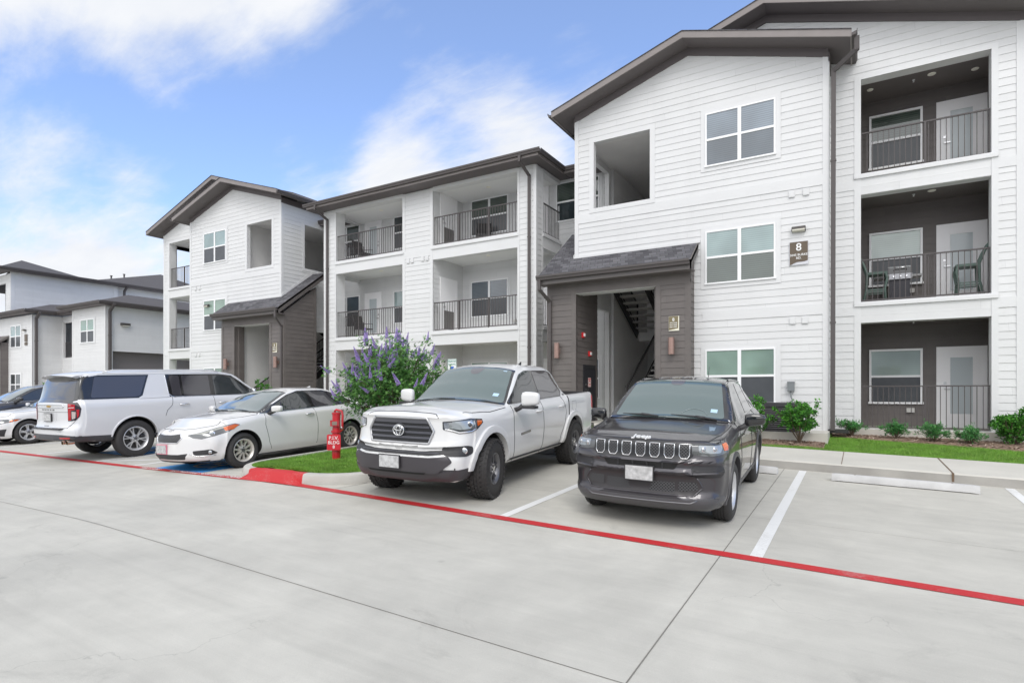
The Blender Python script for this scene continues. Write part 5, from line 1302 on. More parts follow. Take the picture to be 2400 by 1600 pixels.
    def text(s, body, y, z, size, m, front=True, tiltx=0, name='badge', spacing=1, shear=0, off=.003, depth=.003, d=None, px0=0):
        dd = d or ((1, 0, 0) if front else (-1, 0, 0)); p, n = s.hit((px0, y, z), dd); p = p+n*off
        rgt = Vector((0, 1, 0)) if front else Vector((0, -1, 0)); nn = n.normalized(); rgt = (rgt-nn*rgt.dot(nn)).normalized(); up = nn.cross(rgt)
        M = Matrix((rgt, up, nn)).transposed().to_4x4(); M.translation = p
        o = text_mesh(name, body, size, m, M, None, depth, spacing=spacing, shear=shear); adopt(o, s.root, True); return o
def ellipse_tube(mb, c, u, v, a, b, r, n=32):
    c, u, v = Vector(c), Vector(u), Vector(v); P = [c+u*a*math.cos(2*math.pi*k/n)+v*b*math.sin(2*math.pi*k/n) for k in range(n+1)]; mb.tube(P, r, 6, cap=False)
def ztab(tab): f = pchip([t[0] for t in tab], [t[1] for t in tab]); return f
FRONT = (1, 0, 0); SIDE = (0, 1, 0); DIAG = (.7, .7, 0); WS = (.6, 0, .8); TOP = (0, 0, 1)
P3y = lambda x, pts: [(x, y, z) for y, z in pts]      # front view polygon
P3s = lambda y, pts: [(x, y, z) for x, z in pts]      # side view polygon
def projector(car, p, d, r, parent, m=None, ring=CHROME):
    h, n = car.hit(p, d); dd = Vector(d).normalized(); mb = MB(); u = dd.cross(Vector((0, 0, 1))).normalized(); v = u.cross(dd)
    c = h+dd*.004; mb.tube([c-dd*.01, c+dd*.006, c+dd*.010], [r, r, r*.8], 20); car.put(mb, 'lamp_bezel', ring, parent, 30)
    mb = MB(); mb.tube([c+dd*.009, c+dd*.016, c+dd*.019], [r*.72, r*.5, r*.15], 16); car.put(mb, 'projector_lens', m or LAMPC, parent, 60)
# ---- dark grey compact SUV, nose to the camera
PG = mat('dark_grey_metallic_paint', (.05, .046, .053), .32, .55, coat=1, coatr=.02)
def rf_suv(t, z): return .27*t**3.4+ztab([(.1, .12), (.24, .07), (.33, .0), (.385, .0), (.42, .05), (.60, .055), (.64, .01), (.665, .01), (.69, .035), (.745, .035), (.765, .01), (.79, .045), (.965, .06), (.985, .055), (1.03, .12), (1.2, .3)])(z)
def rr_gen(t, z): return .22*t**3+.0
st_suv = [
 (2.20, (.72, .22), (.80, .34), (.85, .60), (.84, .86), (.79, .945), (.66, .975), .99),
 (1.90, (.80, .22), (.87, .34), (.895, .62), (.875, .90), (.80, .985), (.67, 1.018), 1.035),
 (1.32, (.82, .22), (.885, .36), (.91, .66), (.885, .95), (.80, 1.045), (.66, 1.065), 1.09),
 (.98, (.82, .22), (.885, .36), (.91, .68), (.885, .985), (.81, 1.08), (.775, 1.095), 1.14),
 (.55, (.82, .22), (.885, .36), (.91, .68), (.885, 1.0), (.81, 1.10), (.71, 1.37), 1.42),
 (.18, (.82, .22), (.885, .36), (.91, .68), (.885, 1.01), (.80, 1.11), (.625, 1.575), 1.61),
 (-.25, (.82, .22), (.885, .36), (.91, .68), (.885, 1.02), (.80, 1.12), (.61, 1.605), 1.645),
 (-1.1, (.82, .22), (.885, .36), (.91, .68), (.885, 1.04), (.79, 1.14), (.58, 1.58), 1.63),
 (-1.65, (.82, .22), (.885, .36), (.91, .68), (.88, 1.06), (.77, 1.16), (.565, 1.52), 1.575),
 (-1.95, (.80, .24), (.87, .38), (.89, .70), (.86, 1.05), (.75, 1.14), (.62, 1.30), 1.34),
 (-2.21, (.74, .28), (.82, .42), (.86, .70), (.82, 1.0), (.70, 1.06), (.60, 1.09), 1.11)]
def make_suv():
    c = Car('parked_suv', 'dark grey compact SUV with a seven-slot grille, backed in at the right', 'SUV', None, tilt(-2.20, 8.43, R(-90+2.6)), PG, st_suv, 2.20, -2.21, rf_suv, rr_gen,
            [(1.318, .36, .40), (-1.318, .36, .40)], .35, .91)
    for x in (1.318, -1.318):
        for sg in (1, -1): c.wheel(x, sg, .222, .225, ('five', 5), RIMSIL)
    ARC = mat('dark_grey_arch', (.075, .072, .078), .4, .2)
    c.arch(0, w=.05, m=ARC); c.arch(1, w=.05, m=ARC)
    # glass
    c.decal('windscreen_surround', [(1.04, 0, 1.125), (1.0, .45, 1.11), (.93, .755, 1.09), (.20, .60, 1.575), (.15, .3, 1.60), (.14, 0, 1.608), (.15, -.3, 1.60), (.20, -.60, 1.575), (.93, -.755, 1.09), (1.0, -.45, 1.11)], WS, GLOSSB, off=.010, mirror=False)
    ws = c.decal('windscreen', [(1.0, 0, 1.15), (.96, .42, 1.14), (.88, .70, 1.13), (.23, .565, 1.555), (.19, .3, 1.58), (.18, 0, 1.588), (.19, -.3, 1.58), (.23, -.565, 1.555), (.88, -.70, 1.13), (.96, -.42, 1.14)], WS, GLASSF, off=.015, mirror=False, rnd_=.05)[0]
    c.decal('sensor_housing', [(.30, .09, 1.52), (.20, .10, 1.59), (.20, -.10, 1.59), (.30, -.09, 1.52), (.34, -.05, 1.50), (.34, .05, 1.50)], WS, mat('grey_sensor_cover', (.10, .095, .105), .2, coat=1), off=.0165, mirror=False, parent=ws, rnd_=.03)
    c.decal('sticker', [(.80, .52, 1.2), (.80, .60, 1.2), (.75, .60, 1.24), (.75, .52, 1.24)], WS, mat('registration_sticker', (.45, .62, .78), .3), off=.0165, mirror=False, parent=ws)
    sw = MB(); P = []
    for k in range(13):
        a = R(20+140*k/12); h, n = c.hit((.9-.1*math.sin(a), .33+.17*math.cos(a), 1.14+.13*math.sin(a)), WS); P.append(h+Vector(WS)*.0162)
    sw.tube(P, .006, 6); c.put(sw, 'steering_wheel_reflection' if False else 'steering_wheel', mat('pale_wheel_rim', (.17, .215, .215), .15, coat=1), ws, True)
    for (y0, y1, z0, z1) in ((.62, .05, 1.135, 1.165), (-.10, -.60, 1.12, 1.185)):
        a, n = c.hit((.95, y0, z0), WS); b, n2 = c.hit((.9, y1, z1), WS); mb = MB(); q = Vector(WS)*.02; mb.tube([a+q, a.lerp(b, .35)+q*1.6, b+q*.7], [.012, .014, .006], 6); mb.tube([a.lerp(b, .25)+q*1.2, a.lerp(b, .45)+q*1.4], [.02, .02], 8); c.put(mb, 'wiper', PLAST, None, True)
    c.decal('window_surround', P3s(.8, [(.90, 1.11), (.62, 1.33), (.28, 1.545), (0, 1.585), (-.6, 1.58), (-1.2, 1.55), (-1.6, 1.47), (-1.88, 1.20), (-1.6, 1.165), (0, 1.12)]), SIDE, GLOSSB, off=.009)
    for pts in ([(.80, 1.135), (.58, 1.32), (.26, 1.52), (0, 1.555), (-.22, 1.56), (-.27, 1.145)], [(-.35, 1.145), (-.30, 1.56), (-.85, 1.55), (-1.05, 1.53), (-1.12, 1.16)], [(-1.2, 1.17), (-1.13, 1.52), (-1.5, 1.45), (-1.74, 1.22)]):
        c.decal('side_window', P3s(.8, pts), SIDE, GLASSP, off=.013, rnd_=.03)
    c.line('window_moulding', P3s(.8, [(.90, 1.115), (.62, 1.34), (.28, 1.555), (0, 1.59), (-.6, 1.585), (-1.2, 1.555), (-1.6, 1.475)]), SIDE, CHROME, r=.006)
    # nose
    PN = mat('grille_surround_black', (.02, .02, .022), .3, coat=.3)
    gp = c.decal('grille', P3y(2.2, [(-.585, .965), (-.565, .83), (-.50, .785), (.50, .785), (.565, .83), (.585, .965), (.3, .978), (-.3, .978)]), FRONT, PN, off=.004, mirror=False, rnd_=.02)[0]
    for k in range(7):
        y = -.474+.158*k; w = .053
        pts = [(y-w, .957), (y+w, .957), (y+w, .838), (y+w*.6, .805), (y-w*.6, .805), (y-w, .838)]
        c.decal('grille_slot', P3y(2.2, pts), FRONT, HONEY, off=.006, mirror=False, parent=gp, rnd_=.012)
        c.line('slot_ring', P3y(2.2, pts), FRONT, CHROME, r=.0055, off=.007, mirror=False, closed=True, parent=gp, step=.02)
    c.text('Jeep', 0.0, .995, .125, mat('bright_badge', (.8, .8, .8), .3), spacing=.95, name='badge', off=.010, depth=.008, d=(1, 0, .8), px0=2.06)
    hl = c.decal('headlamp', [(2.15, .605, .965), (2.15, .60, .855), (2.05, .66, .835), (1.95, .70, .835), (1.82, .86, .865), (1.74, .89, .93), (1.75, .88, .985), (1.95, .76, .98)], DIAG, LAMPH, off=.006, rnd_=.015)
    c.decal('headlamp_lens', [(2.1, .64, .95), (2.1, .64, .875), (2.0, .69, .862), (1.9, .78, .868), (1.85, .82, .945)], DIAG, LAMPC, off=.009, parent=hl, rnd_=.015)
    c.decal('headlamp_shadow_band', [(2.12, .58, .968), (1.78, .875, .985), (1.79, .87, .962), (2.12, .58, .948)], DIAG, LAMPD, off=.010, parent=hl)
    c.decal('turn_signal', [(1.86, .84, .955), (1.86, .84, .885), (1.79, .87, .885), (1.76, .885, .93), (1.77, .88, .965)], DIAG, AMBER, off=.011, parent=hl, rnd_=.01)
    for sg_ in (0, 1):
        s_ = 1 if sg_ == 0 else -1
        projector(c, (2.05, .66*s_, .905), (.7, .7*s_, 0), .03, hl[sg_]); projector(c, (1.97, .75*s_, .905), (.7, .7*s_, 0), .028, hl[sg_])
    c.decal('upper_intake', P3y(2.2, [(-.42, .755), (.42, .755), (.38, .685), (-.38, .685)]), FRONT, LINER, off=.003, mirror=False, rnd_=.02)
    for y in (-.25, -.08, .08, .25): c.decal('intake_fin', P3y(2.2, [(y-.008, .75), (y+.008, .75), (y+.008, .69), (y-.008, .69)]), FRONT, PN, off=.01, mirror=False)
    c.decal('fog_recess', [(2.1, .55, .735), (2.05, .50, .66), (2.05, .55, .60), (1.95, .84, .60), (1.9, .87, .66), (1.93, .84, .735)], (.85, .5, 0), mat('fog_recess_black', (.028, .027, .03), .5), off=.004, rnd_=.03)
    c.line('recess_rib', [(2.1, .56, .675), (1.9, .85, .675)], (.85, .5, 0), PN, r=.006)
    lg = c.decal('lower_grille', P3y(2.2, [(-.60, .60), (-.66, .49), (-.58, .41), (.58, .41), (.66, .49), (.60, .60), (.50, .645), (-.50, .645)]), FRONT, mat('lower_grille_brown_black', (.032, .028, .030), .4), off=.004, mirror=False, rnd_=.03)[0]
    for pts in ([(-.60, .545), (-.62, .47), (-.42, .44), (-.42, .55)], [(.60, .545), (.62, .47), (.42, .44), (.42, .55)], [(-.38, .54), (-.38, .42), (-.10, .42), (-.14, .54)], [(.38, .54), (.38, .42), (.10, .42), (.14, .54)]):
        c.decal('mesh_insert', P3y(2.2, pts), FRONT, HONEY, off=.007, mirror=False, parent=lg, rnd_=.012)
    c.line('lower_grille_frame', P3y(2.2, [(-.60, .60), (-.66, .49), (-.58, .405), (.58, .405), (.66, .49), (.60, .60)]), FRONT, PG, r=.012, mirror=False)
    c.decal('chin_spoiler', P3y(2.2, [(-.86, .40), (-.6, .37), (.6, .37), (.86, .40), (.86, .27), (.55, .225), (-.55, .225), (-.86, .27)]), FRONT, mat('chin_grey_plastic', (.085, .084, .09), .42, .1), off=.008, mirror=False, rnd_=.02)
    c.line('skid_highlight', P3y(2.2, [(-.62, .365), (-.55, .33), (.55, .33), (.62, .365)]), FRONT, mat('satin_grey', (.2, .2, .21), .3, .6), r=.009, mirror=False, off=.006)
    c.plate(2.2, .62)
    # seams
    c.line('bonnet_seam', [(2.12, 0, .992), (2.1, .3, .99), (2.03, .56, .985), (1.95, .70, .99), (1.6, .775, 1.03), (1.0, .80, 1.085)], (.3, .2, 1), r=.005)
    c.line('door_seam', P3s(.9, [(.80, 1.10), (.82, .8), (.78, .45), (.7, .32)]), SIDE, r=.0045); c.line('door_seam', P3s(.9, [(-.31, 1.12), (-.33, .7), (-.30, .34)]), SIDE, r=.0045); c.line('door_seam', P3s(.9, [(-1.13, 1.15), (-1.10, .95), (-.95, .75), (-.86, .5)]), SIDE, r=.0045)
    c.decal('sill_cladding', P3s(.9, [(.92, .38), (-.92, .38), (-.92, .24), (.92, .24)]), SIDE, ARC, off=.006, rnd_=.02)
    c.handle(-.16, 1.0, PG); c.handle(-1.02, 1.02, PG)
    c.mirror_pair(.66, 1.03, 1.135, GLOSSB, w=.24, h=.17)
    for y in (.0, .17, .34):
        c.line('roof_rib', [(.0, y, 1.65), (-1.4, y, 1.63)], TOP, PG, r=.016, off=-.004, mirror=y > 0)
    c.line('roof_rail', [(-.05, .60, 1.62), (-1.4, .58, 1.60)], (0, .3, 1), GLOSSB, r=.013, off=.012)
    mb = MB(); h, _ = c.hit((-1.45, .1, 1.6), TOP); mb.tube([h, h+Vector((-.09, 0, .20))], [.006, .003], 6); c.put(mb, 'aerial', PLAST, None, True)
    return c
suv = make_suv()

# ---- white pickup truck with chunky tyres
PW = mat('white_pearl_paint', (.73, .725, .715), .4, 0, coat=1, coatr=.03)
def rf_tac(t, z): return .33*t**3.9+ztab([(.2, .16), (.33, .08), (.42, .03), (.47, .01), (.66, .0), (.685, .03), (.72, .075), (.755, .075), (.775, .04), (.80, .075), (1.115, .11), (1.14, .09), (1.19, .15), (1.24, .26)])(z)
st_tac = [
 (2.55, (.76, .31), (.82, .44), (.87, .74), (.88, 1.00), (.83, 1.11), (.70, 1.165), 1.19),
 (2.20, (.80, .33), (.88, .48), (.915, .80), (.905, 1.06), (.85, 1.16), (.72, 1.21), 1.24),
 (1.62, (.80, .36), (.89, .50), (.925, .82), (.905, 1.09), (.85, 1.185), (.72, 1.225), 1.27),
 (1.08, (.80, .36), (.89, .50), (.92, .80), (.905, 1.11), (.84, 1.205), (.81, 1.22), 1.29),
 (.68, (.80, .36), (.89, .50), (.92, .80), (.90, 1.12), (.835, 1.22), (.745, 1.48), 1.54),
 (.30, (.80, .36), (.89, .50), (.92, .80), (.90, 1.13), (.83, 1.23), (.665, 1.725), 1.775),
 (-.15, (.80, .36), (.89, .50), (.92, .80), (.90, 1.14), (.83, 1.24), (.64, 1.785), 1.835),
 (-.85, (.80, .36), (.89, .50), (.92, .80), (.90, 1.15), (.83, 1.25), (.61, 1.775), 1.83),
 (-1.12, (.80, .36), (.89, .50), (.92, .80), (.90, 1.16), (.83, 1.26), (.615, 1.72), 1.78),
 (-1.30, (.80, .38), (.89, .50), (.92, .80), (.90, 1.17), (.84, 1.27), (.70, 1.45), 1.47),
 (-1.37, (.80, .40), (.89, .52), (.92, .80), (.905, 1.18), (.87, 1.275), (.80, 1.285), 1.285),
 (-2.2, (.80, .42), (.89, .54), (.92, .82), (.91, 1.18), (.87, 1.28), (.80, 1.29), 1.29),
 (-2.82, (.80, .50), (.87, .58), (.90, .84), (.89, 1.18), (.86, 1.285), (.80, 1.295), 1.295)]
def make_truck():
    c = Car('pickup_truck', 'white double-cab pickup truck with chunky off-road tyres and black bumper guard', 'pickup truck', None, tilt(-5.32, 8.15, R(-90+5.0)), PW, st_tac, 2.55, -2.82, rf_tac, lambda t, z: .06*t**4,
            [(1.618, .43, .475), (-1.618, .43, .475)], .405, .925, rad=[.06, .06, .22, .08, .04, .09, .3], bedcut=(-2.72, -1.40, -.76, .76, .72, 1.6), filr=.06)
    for x in (1.618, -1.618):
        for sg in (1, -1): c.wheel(x, sg, .215, .27, ('split', 6, .19), RIMDK, steer=R(9) if x > 0 else 0, tread='mud', ow=.955)
    c.arch(0, w=.085, m=PW, out=.035, name='wheel_arch_flare', a0=2, a1=178); c.arch(1, w=.085, m=PW, out=.035, name='wheel_arch_flare', a0=2, a1=178)
    c.decal('windscreen_surround', [(1.12, 0, 1.275), (1.08, .45, 1.25), (1.03, .795, 1.22), (.33, .63, 1.725), (.29, .3, 1.76), (.28, 0, 1.77), (.29, -.3, 1.76), (.33, -.63, 1.725), (1.03, -.795, 1.22), (1.08, -.45, 1.25)], WS, GLOSSB, off=.010, mirror=False)
    ws = c.decal('windscreen', [(1.10, 0, 1.30), (1.06, .45, 1.275), (1.0, .755, 1.25), (.36, .60, 1.705), (.32, .3, 1.74), (.31, 0, 1.75), (.32, -.3, 1.74), (.36, -.60, 1.705), (1.0, -.755, 1.25), (1.06, -.45, 1.275)], WS, GLASSF, off=.015, mirror=False, rnd_=.05)[0]
    c.decal('sensor_housing', [(.43, .10, 1.67), (.34, .12, 1.745), (.34, -.12, 1.745), (.43, -.10, 1.67), (.5, -.05, 1.64), (.5, .05, 1.64)], WS, MATS['grey_sensor_cover'], off=.0165, mirror=False, parent=ws, rnd_=.03)
    c.decal('sticker', [(.90, .53, 1.34), (.90, .62, 1.34), (.85, .62, 1.38), (.85, .53, 1.38)], WS, MATS['registration_sticker'], off=.0165, mirror=False, parent=ws)
    c.decal('sticker', [(.40, .47, 1.68), (.40, .53, 1.68), (.385, .53, 1.69), (.385, .47, 1.69)], WS, MATS['registration_sticker'], off=.0165, mirror=False, parent=ws)
    c.decal('window_surround', P3s(.8, [(.98, 1.24), (.73, 1.40), (.34, 1.665), (.1, 1.725), (-.85, 1.725), (-1.02, 1.69), (-1.20, 1.36), (-1.12, 1.275)]), SIDE, GLOSSB, off=.009, rnd_=.04)
    c.decal('side_window', P3s(.8, [(.86, 1.265), (.68, 1.43), (.33, 1.665), (.1, 1.71), (-.07, 1.71), (-.12, 1.27)]), SIDE, GLASSS, off=.013, rnd_=.04); c.decal('side_window', P3s(.8, [(-.21, 1.27), (-.17, 1.71), (-.84, 1.71), (-.97, 1.67), (-1.14, 1.37), (-1.07, 1.29)]), SIDE, GLASSP, off=.013, rnd_=.04)
    # nose
    GB = mat('grille_bar_grey', (.115, .115, .13), .3, .4)
    pts = P3y(2.5, [(-.405, 1.125), (-.50, .965), (-.445, .81), (.445, .81), (.50, .965), (.405, 1.125)])
    gr = c.decal('grille', pts, FRONT, mat('grille_black', (.012, .012, .014), .5), off=.004, mirror=False, rnd_=.03)[0]
    c.line('grille_frame', pts, FRONT, mat('satin_silver_frame', (.48, .48, .49), .3, .7), r=.017, off=.006, mirror=False, closed=True, parent=gr)
    c.decal('grille_header', P3y(2.5, [(-.40, 1.113), (-.425, 1.06), (.425, 1.06), (.40, 1.113)]), FRONT, GB, off=.012, mirror=False, parent=gr)
    for z, w in ((1.015, .445), (.945, .47), (.88, .46)): c.decal('grille_bar', P3y(2.5, [(-w, z+.013), (-w, z-.013), (w, z-.013), (w, z+.013)]), FRONT, GB, off=.018, th=.02, mirror=False, parent=gr)
    c.line('badge_disc', P3y(2.5, [(.0, .97), (.001, .97)]), FRONT, LAMPD, r=.02, mirror=False, parent=gr)
    h, n = c.hit((2.5, 0, .965), FRONT); h = h+Vector((.04, 0, 0)); mb = MB(); U, V_ = (0, 1, 0), (0, 0, 1)
    d_ = MB(); d_.lathe([(0, .0), (.080, 0), (.092, -.02), (.092, -.05)], (h.x-.004, 0, .965), 'x', 32); bd = c.put(d_, 'badge_disc', LAMPD, gr, 40)
    ellipse_tube(mb, h, U, V_, .083, .068, .0075); ellipse_tube(mb, h+Vector((.003, 0, .0)), U, V_, .033, .062, .0065); ellipse_tube(mb, h+Vector((.003, 0, .022)), U, V_, .062, .026, .0065); c.put(mb, 'badge', CHROME, gr, True)
    c.line('bonnet_seam', [(2.35, 0, 1.20), (2.36, .42, 1.19), (2.33, .50, 1.16), (2.30, .56, 1.08)], (1, 0, .5), r=.006)
    c.line('bonnet_side_seam', [(2.1, .70, 1.10), (2.0, .80, 1.16), (1.6, .86, 1.18), (1.1, .845, 1.21)], (.3, .5, 1), r=.006)
    hl = c.decal('headlamp', [(2.36, .58, 1.09), (2.36, .585, .99), (2.26, .63, .965), (2.15, .66, .935), (2.05, .80, .945), (1.98, .86, .98), (1.86, .90, 1.06), (1.88, .885, 1.105), (2.05, .80, 1.125)], DIAG, LAMPD, off=.006, rnd_=.012)
    c.decal('headlamp_reflector', [(2.32, .70, 1.09), (2.30, .70, 1.0), (2.19, .72, .985), (2.05, .78, 1.0), (2.0, .83, 1.05), (2.03, .80, 1.105)], DIAG, LAMPC, off=.008, parent=hl, rnd_=.012)
    c.decal('headlamp_inner', [(2.36, .60, 1.075), (2.36, .61, 1.005), (2.27, .66, 1.0), (2.25, .68, 1.085)], DIAG, mat('lamp_chrome_reflector', (.45, .47, .5), .12, .8), off=.008, parent=hl, rnd_=.01)
    c.line('headlamp_chrome_edge', [(2.34, .60, .995), (2.24, .64, .975), (2.18, .69, .95), (2.04, .79, .96), (1.99, .85, .99)], DIAG, CHROME, r=.012, off=.006)
    c.decal('turn_signal', [(1.98, .86, 1.095), (1.98, .86, 1.02), (1.90, .89, 1.045), (1.885, .895, 1.085)], DIAG, AMBER, off=.011, parent=hl, rnd_=.01)
    for i_, s_ in ((0, 1), (1, -1)): projector(c, (2.06, .77*s_, 1.045), (.7, .7*s_, 0), .042, hl[i_], m=LAMPD)
    # lower front: brackets, dark bumper
    DB = mat('charcoal_bumper_cover', (.062, .056, .062), .42, .1)
    c.decal('bumper_slot', P3y(2.5, [(-.84, .745), (-.47, .725), (-.40, .715), (.40, .715), (.47, .725), (.84, .745), (.84, .705), (.5, .675), (-.5, .675), (-.84, .705)]), FRONT, PLAST, off=.016, th=.03, mirror=False, grid=.02)
    for zz_ in (.70,): c.line('slot_rib', P3y(2.5, [(-.6, zz_), (.6, zz_)]), FRONT, GB, r=.007, off=.018, mirror=False)
    fg = c.decal('fog_lamp_housing', [(2.3, .55, .775), (2.3, .55, .70), (2.25, .58, .665), (2.1, .80, .65), (2.02, .84, .68), (2.02, .84, .765), (2.1, .80, .785)], (.85, .5, 0), PLAST, off=.01, rnd_=.03)
    for i_, s_ in ((0, 1), (1, -1)): projector(c, (2.12, .765*s_, .72), (.85, .5*s_, 0), .042, fg[i_])
    c.decal('bumper_guard', P3y(2.5, [(-.76, .59), (-.71, .665), (-.50, .645), (.50, .645), (.71, .665), (.76, .59), (.60, .45), (-.60, .45)]), FRONT, DB, off=.03, th=.05, mirror=False, rnd_=.03)
    c.decal('lower_valance', P3y(2.5, [(-.90, .50), (-.62, .46), (.62, .46), (.90, .50), (.90, .38), (.6, .30), (-.6, .30), (-.90, .38)]), FRONT, DB, off=.012, mirror=False)
    c.decal('lower_slot', P3y(2.5, [(-.45, .455), (.45, .455), (.42, .43), (-.42, .43)]), FRONT, LINER, off=.034, mirror=False)
    c.decal('corner_valance', P3s(.9, [(2.5, .50), (2.12, .47), (2.08, .34), (2.5, .34)]), SIDE, DB, off=.008)
    c.plate(2.6, .575, y0=-.06, push=.055)
    # side
    for P in ([(.92, 1.22), (.95, .9), (.90, .5), (.86, .40)], [(-.16, 1.26), (-.18, .8), (-.15, .40)], [(-1.10, 1.28), (-1.22, 1.0), (-1.14, .8), (-.98, .6), (-.95, .42)]): c.line('door_seam', P3s(.9, P), SIDE, r=.005)
    c.line('cab_bed_gap', P3s(.9, [(-1.355, 1.27), (-1.355, .8), (-1.33, .45)]), SIDE, r=.011)
    c.decal('door_badge', P3s(.9, [(.70, .80), (.36, .82), (.36, .785), (.70, .765)]), SIDE, GLOSSB, off=.006)
    c.decal('pillar_badge', P3s(.9, [(-1.22, 1.31), (-1.30, 1.31), (-1.30, 1.285), (-1.22, 1.285)]), SIDE, GLOSSB, off=.005)
    c.line('fuel_flap', P3s(.9, [(-1.52, 1.16), (-1.72, 1.17), (-1.74, 1.02), (-1.60, .99), (-1.52, 1.02)]), SIDE, mat('flap_seam', (.35, .35, .35), .5), r=.004, closed=True, mirror=False)
    c.handle(.0, 1.08, PW, ln=.22); c.handle(-.98, 1.10, PW, ln=.22)
    c.line('sill_trim', P3s(.9, [(1.05, .44), (-1.1, .44)]), SIDE, PLAST, r=.018)
    c.decal('tail_lamp', [(-2.80, .86, 1.24), (-2.68, .905, 1.22), (-2.68, .905, .98), (-2.80, .86, .94)], (-.4, .9, 0), REDL, off=.012, rnd_=.02)
    c.line('bed_rail_cap', P3s(.8, [(-1.40, 1.29), (-2.78, 1.30)]), (0, .4, 1), PLAST, r=.016, off=-.004)
    mb = MB(); mb.box(-2.98, -2.80, -.86, .86, .48, .64); c.put(mb, 'rear_bumper', CHROME)
    c.mirror_pair(.80, 1.10, 1.315, PW, w=.27, h=.235)
    mb = MB()
    for sg in (1, -1): mb.box(.90-.17, .90-.02, sg*.99, sg*1.20, 1.175, 1.215)
    c.put(mb, 'mirror_base', PLAST)
    for (y0, y1, z0, z1) in ((.70, .15, 1.255, 1.285), (-.02, -.62, 1.27, 1.30)):
        a, n = c.hit((1.05, y0, z0), WS); b, n2 = c.hit((1.0, y1, z1), WS); mb = MB(); q = Vector(WS)*.014; mb.tube([a+q, a.lerp(b, .4)+q*1.5, b+q*.7], [.010, .010, .005], 6); c.put(mb, 'wiper', PLAST, None, True)
    h, _ = c.hit((-.75, .2, 1.8), TOP); mb = MB(); mb.prism([(h.x+.09, .192, h.z-.01), (h.x-.05, .192, h.z-.01), (h.x-.05, .192, h.z+.05)], (0, .016, 0)); c.put(mb, 'aerial_fin', PLAST)
    # frame rails / axle under the lifted body
    mb = MB(); 
    for sg in (1, -1): mb.box(-2.6, 2.1, sg*.42, sg*.52, .40, .52)
    mb.tube([(-1.618, -.75, .405), (-1.618, .75, .405)], .05, 10); mb.tube([(1.618, -.75, .405), (1.618, .75, .405)], .04, 10); mb.tube([(-1.618, -.12, .405), (-1.618, .12, .405)], .13, 12); c.put(mb, 'chassis', LINER)
    return c
truck = make_truck()

# ---- white sedan
PS = mat('white_sedan_paint', (.74, .73, .72), .4, 0, coat=1, coatr=.03)
def rf_kia(t, z): return .46*t**2.5+ztab([(.1, .12), (.2, .05), (.3, .0), (.45, .01), (.60, .03), (.70, .08), (.78, .17), (.9, .3)])(z)
st_kia = [
 (2.28, (.66, .18), (.75, .29), (.83, .48), (.80, .64), (.70, .72), (.54, .75), .77),
 (1.95, (.76, .18), (.85, .32), (.885, .54), (.86, .75), (.74, .835), (.58, .86), .885),
 (1.35, (.76, .18), (.87, .32), (.89, .58), (.865, .84), (.77, .925), (.62, .945), .975),
 (1.00, (.76, .18), (.87, .32), (.89, .60), (.865, .88), (.80, .955), (.765, .97), 1.02),
 (.55, (.76, .18), (.87, .32), (.89, .60), (.86, .90), (.79, .975), (.705, 1.165), 1.22),
 (.12, (.76, .18), (.87, .32), (.89, .60), (.86, .92), (.785, .99), (.625, 1.34), 1.385),
 (-.30, (.76, .18), (.87, .32), (.89, .60), (.86, .93), (.78, 1.00), (.585, 1.40), 1.44),
 (-.8, (.76, .18), (.87, .32), (.89, .60), (.86, .94), (.77, 1.01), (.55, 1.385), 1.43),
 (-1.3, (.76, .18), (.87, .32), (.89, .61), (.86, .96), (.76, 1.03), (.545, 1.28), 1.335),
 (-1.75, (.76, .20), (.86, .34), (.88, .62), (.85, .98), (.74, 1.045), (.60, 1.12), 1.16),
 (-2.0, (.74, .22), (.84, .36), (.86, .62), (.82, .98), (.72, 1.04), (.58, 1.06), 1.08),
 (-2.29, (.66, .26), (.76, .38), (.81, .62), (.78, .93), (.68, 1.0), (.54, 1.02), 1.04)]
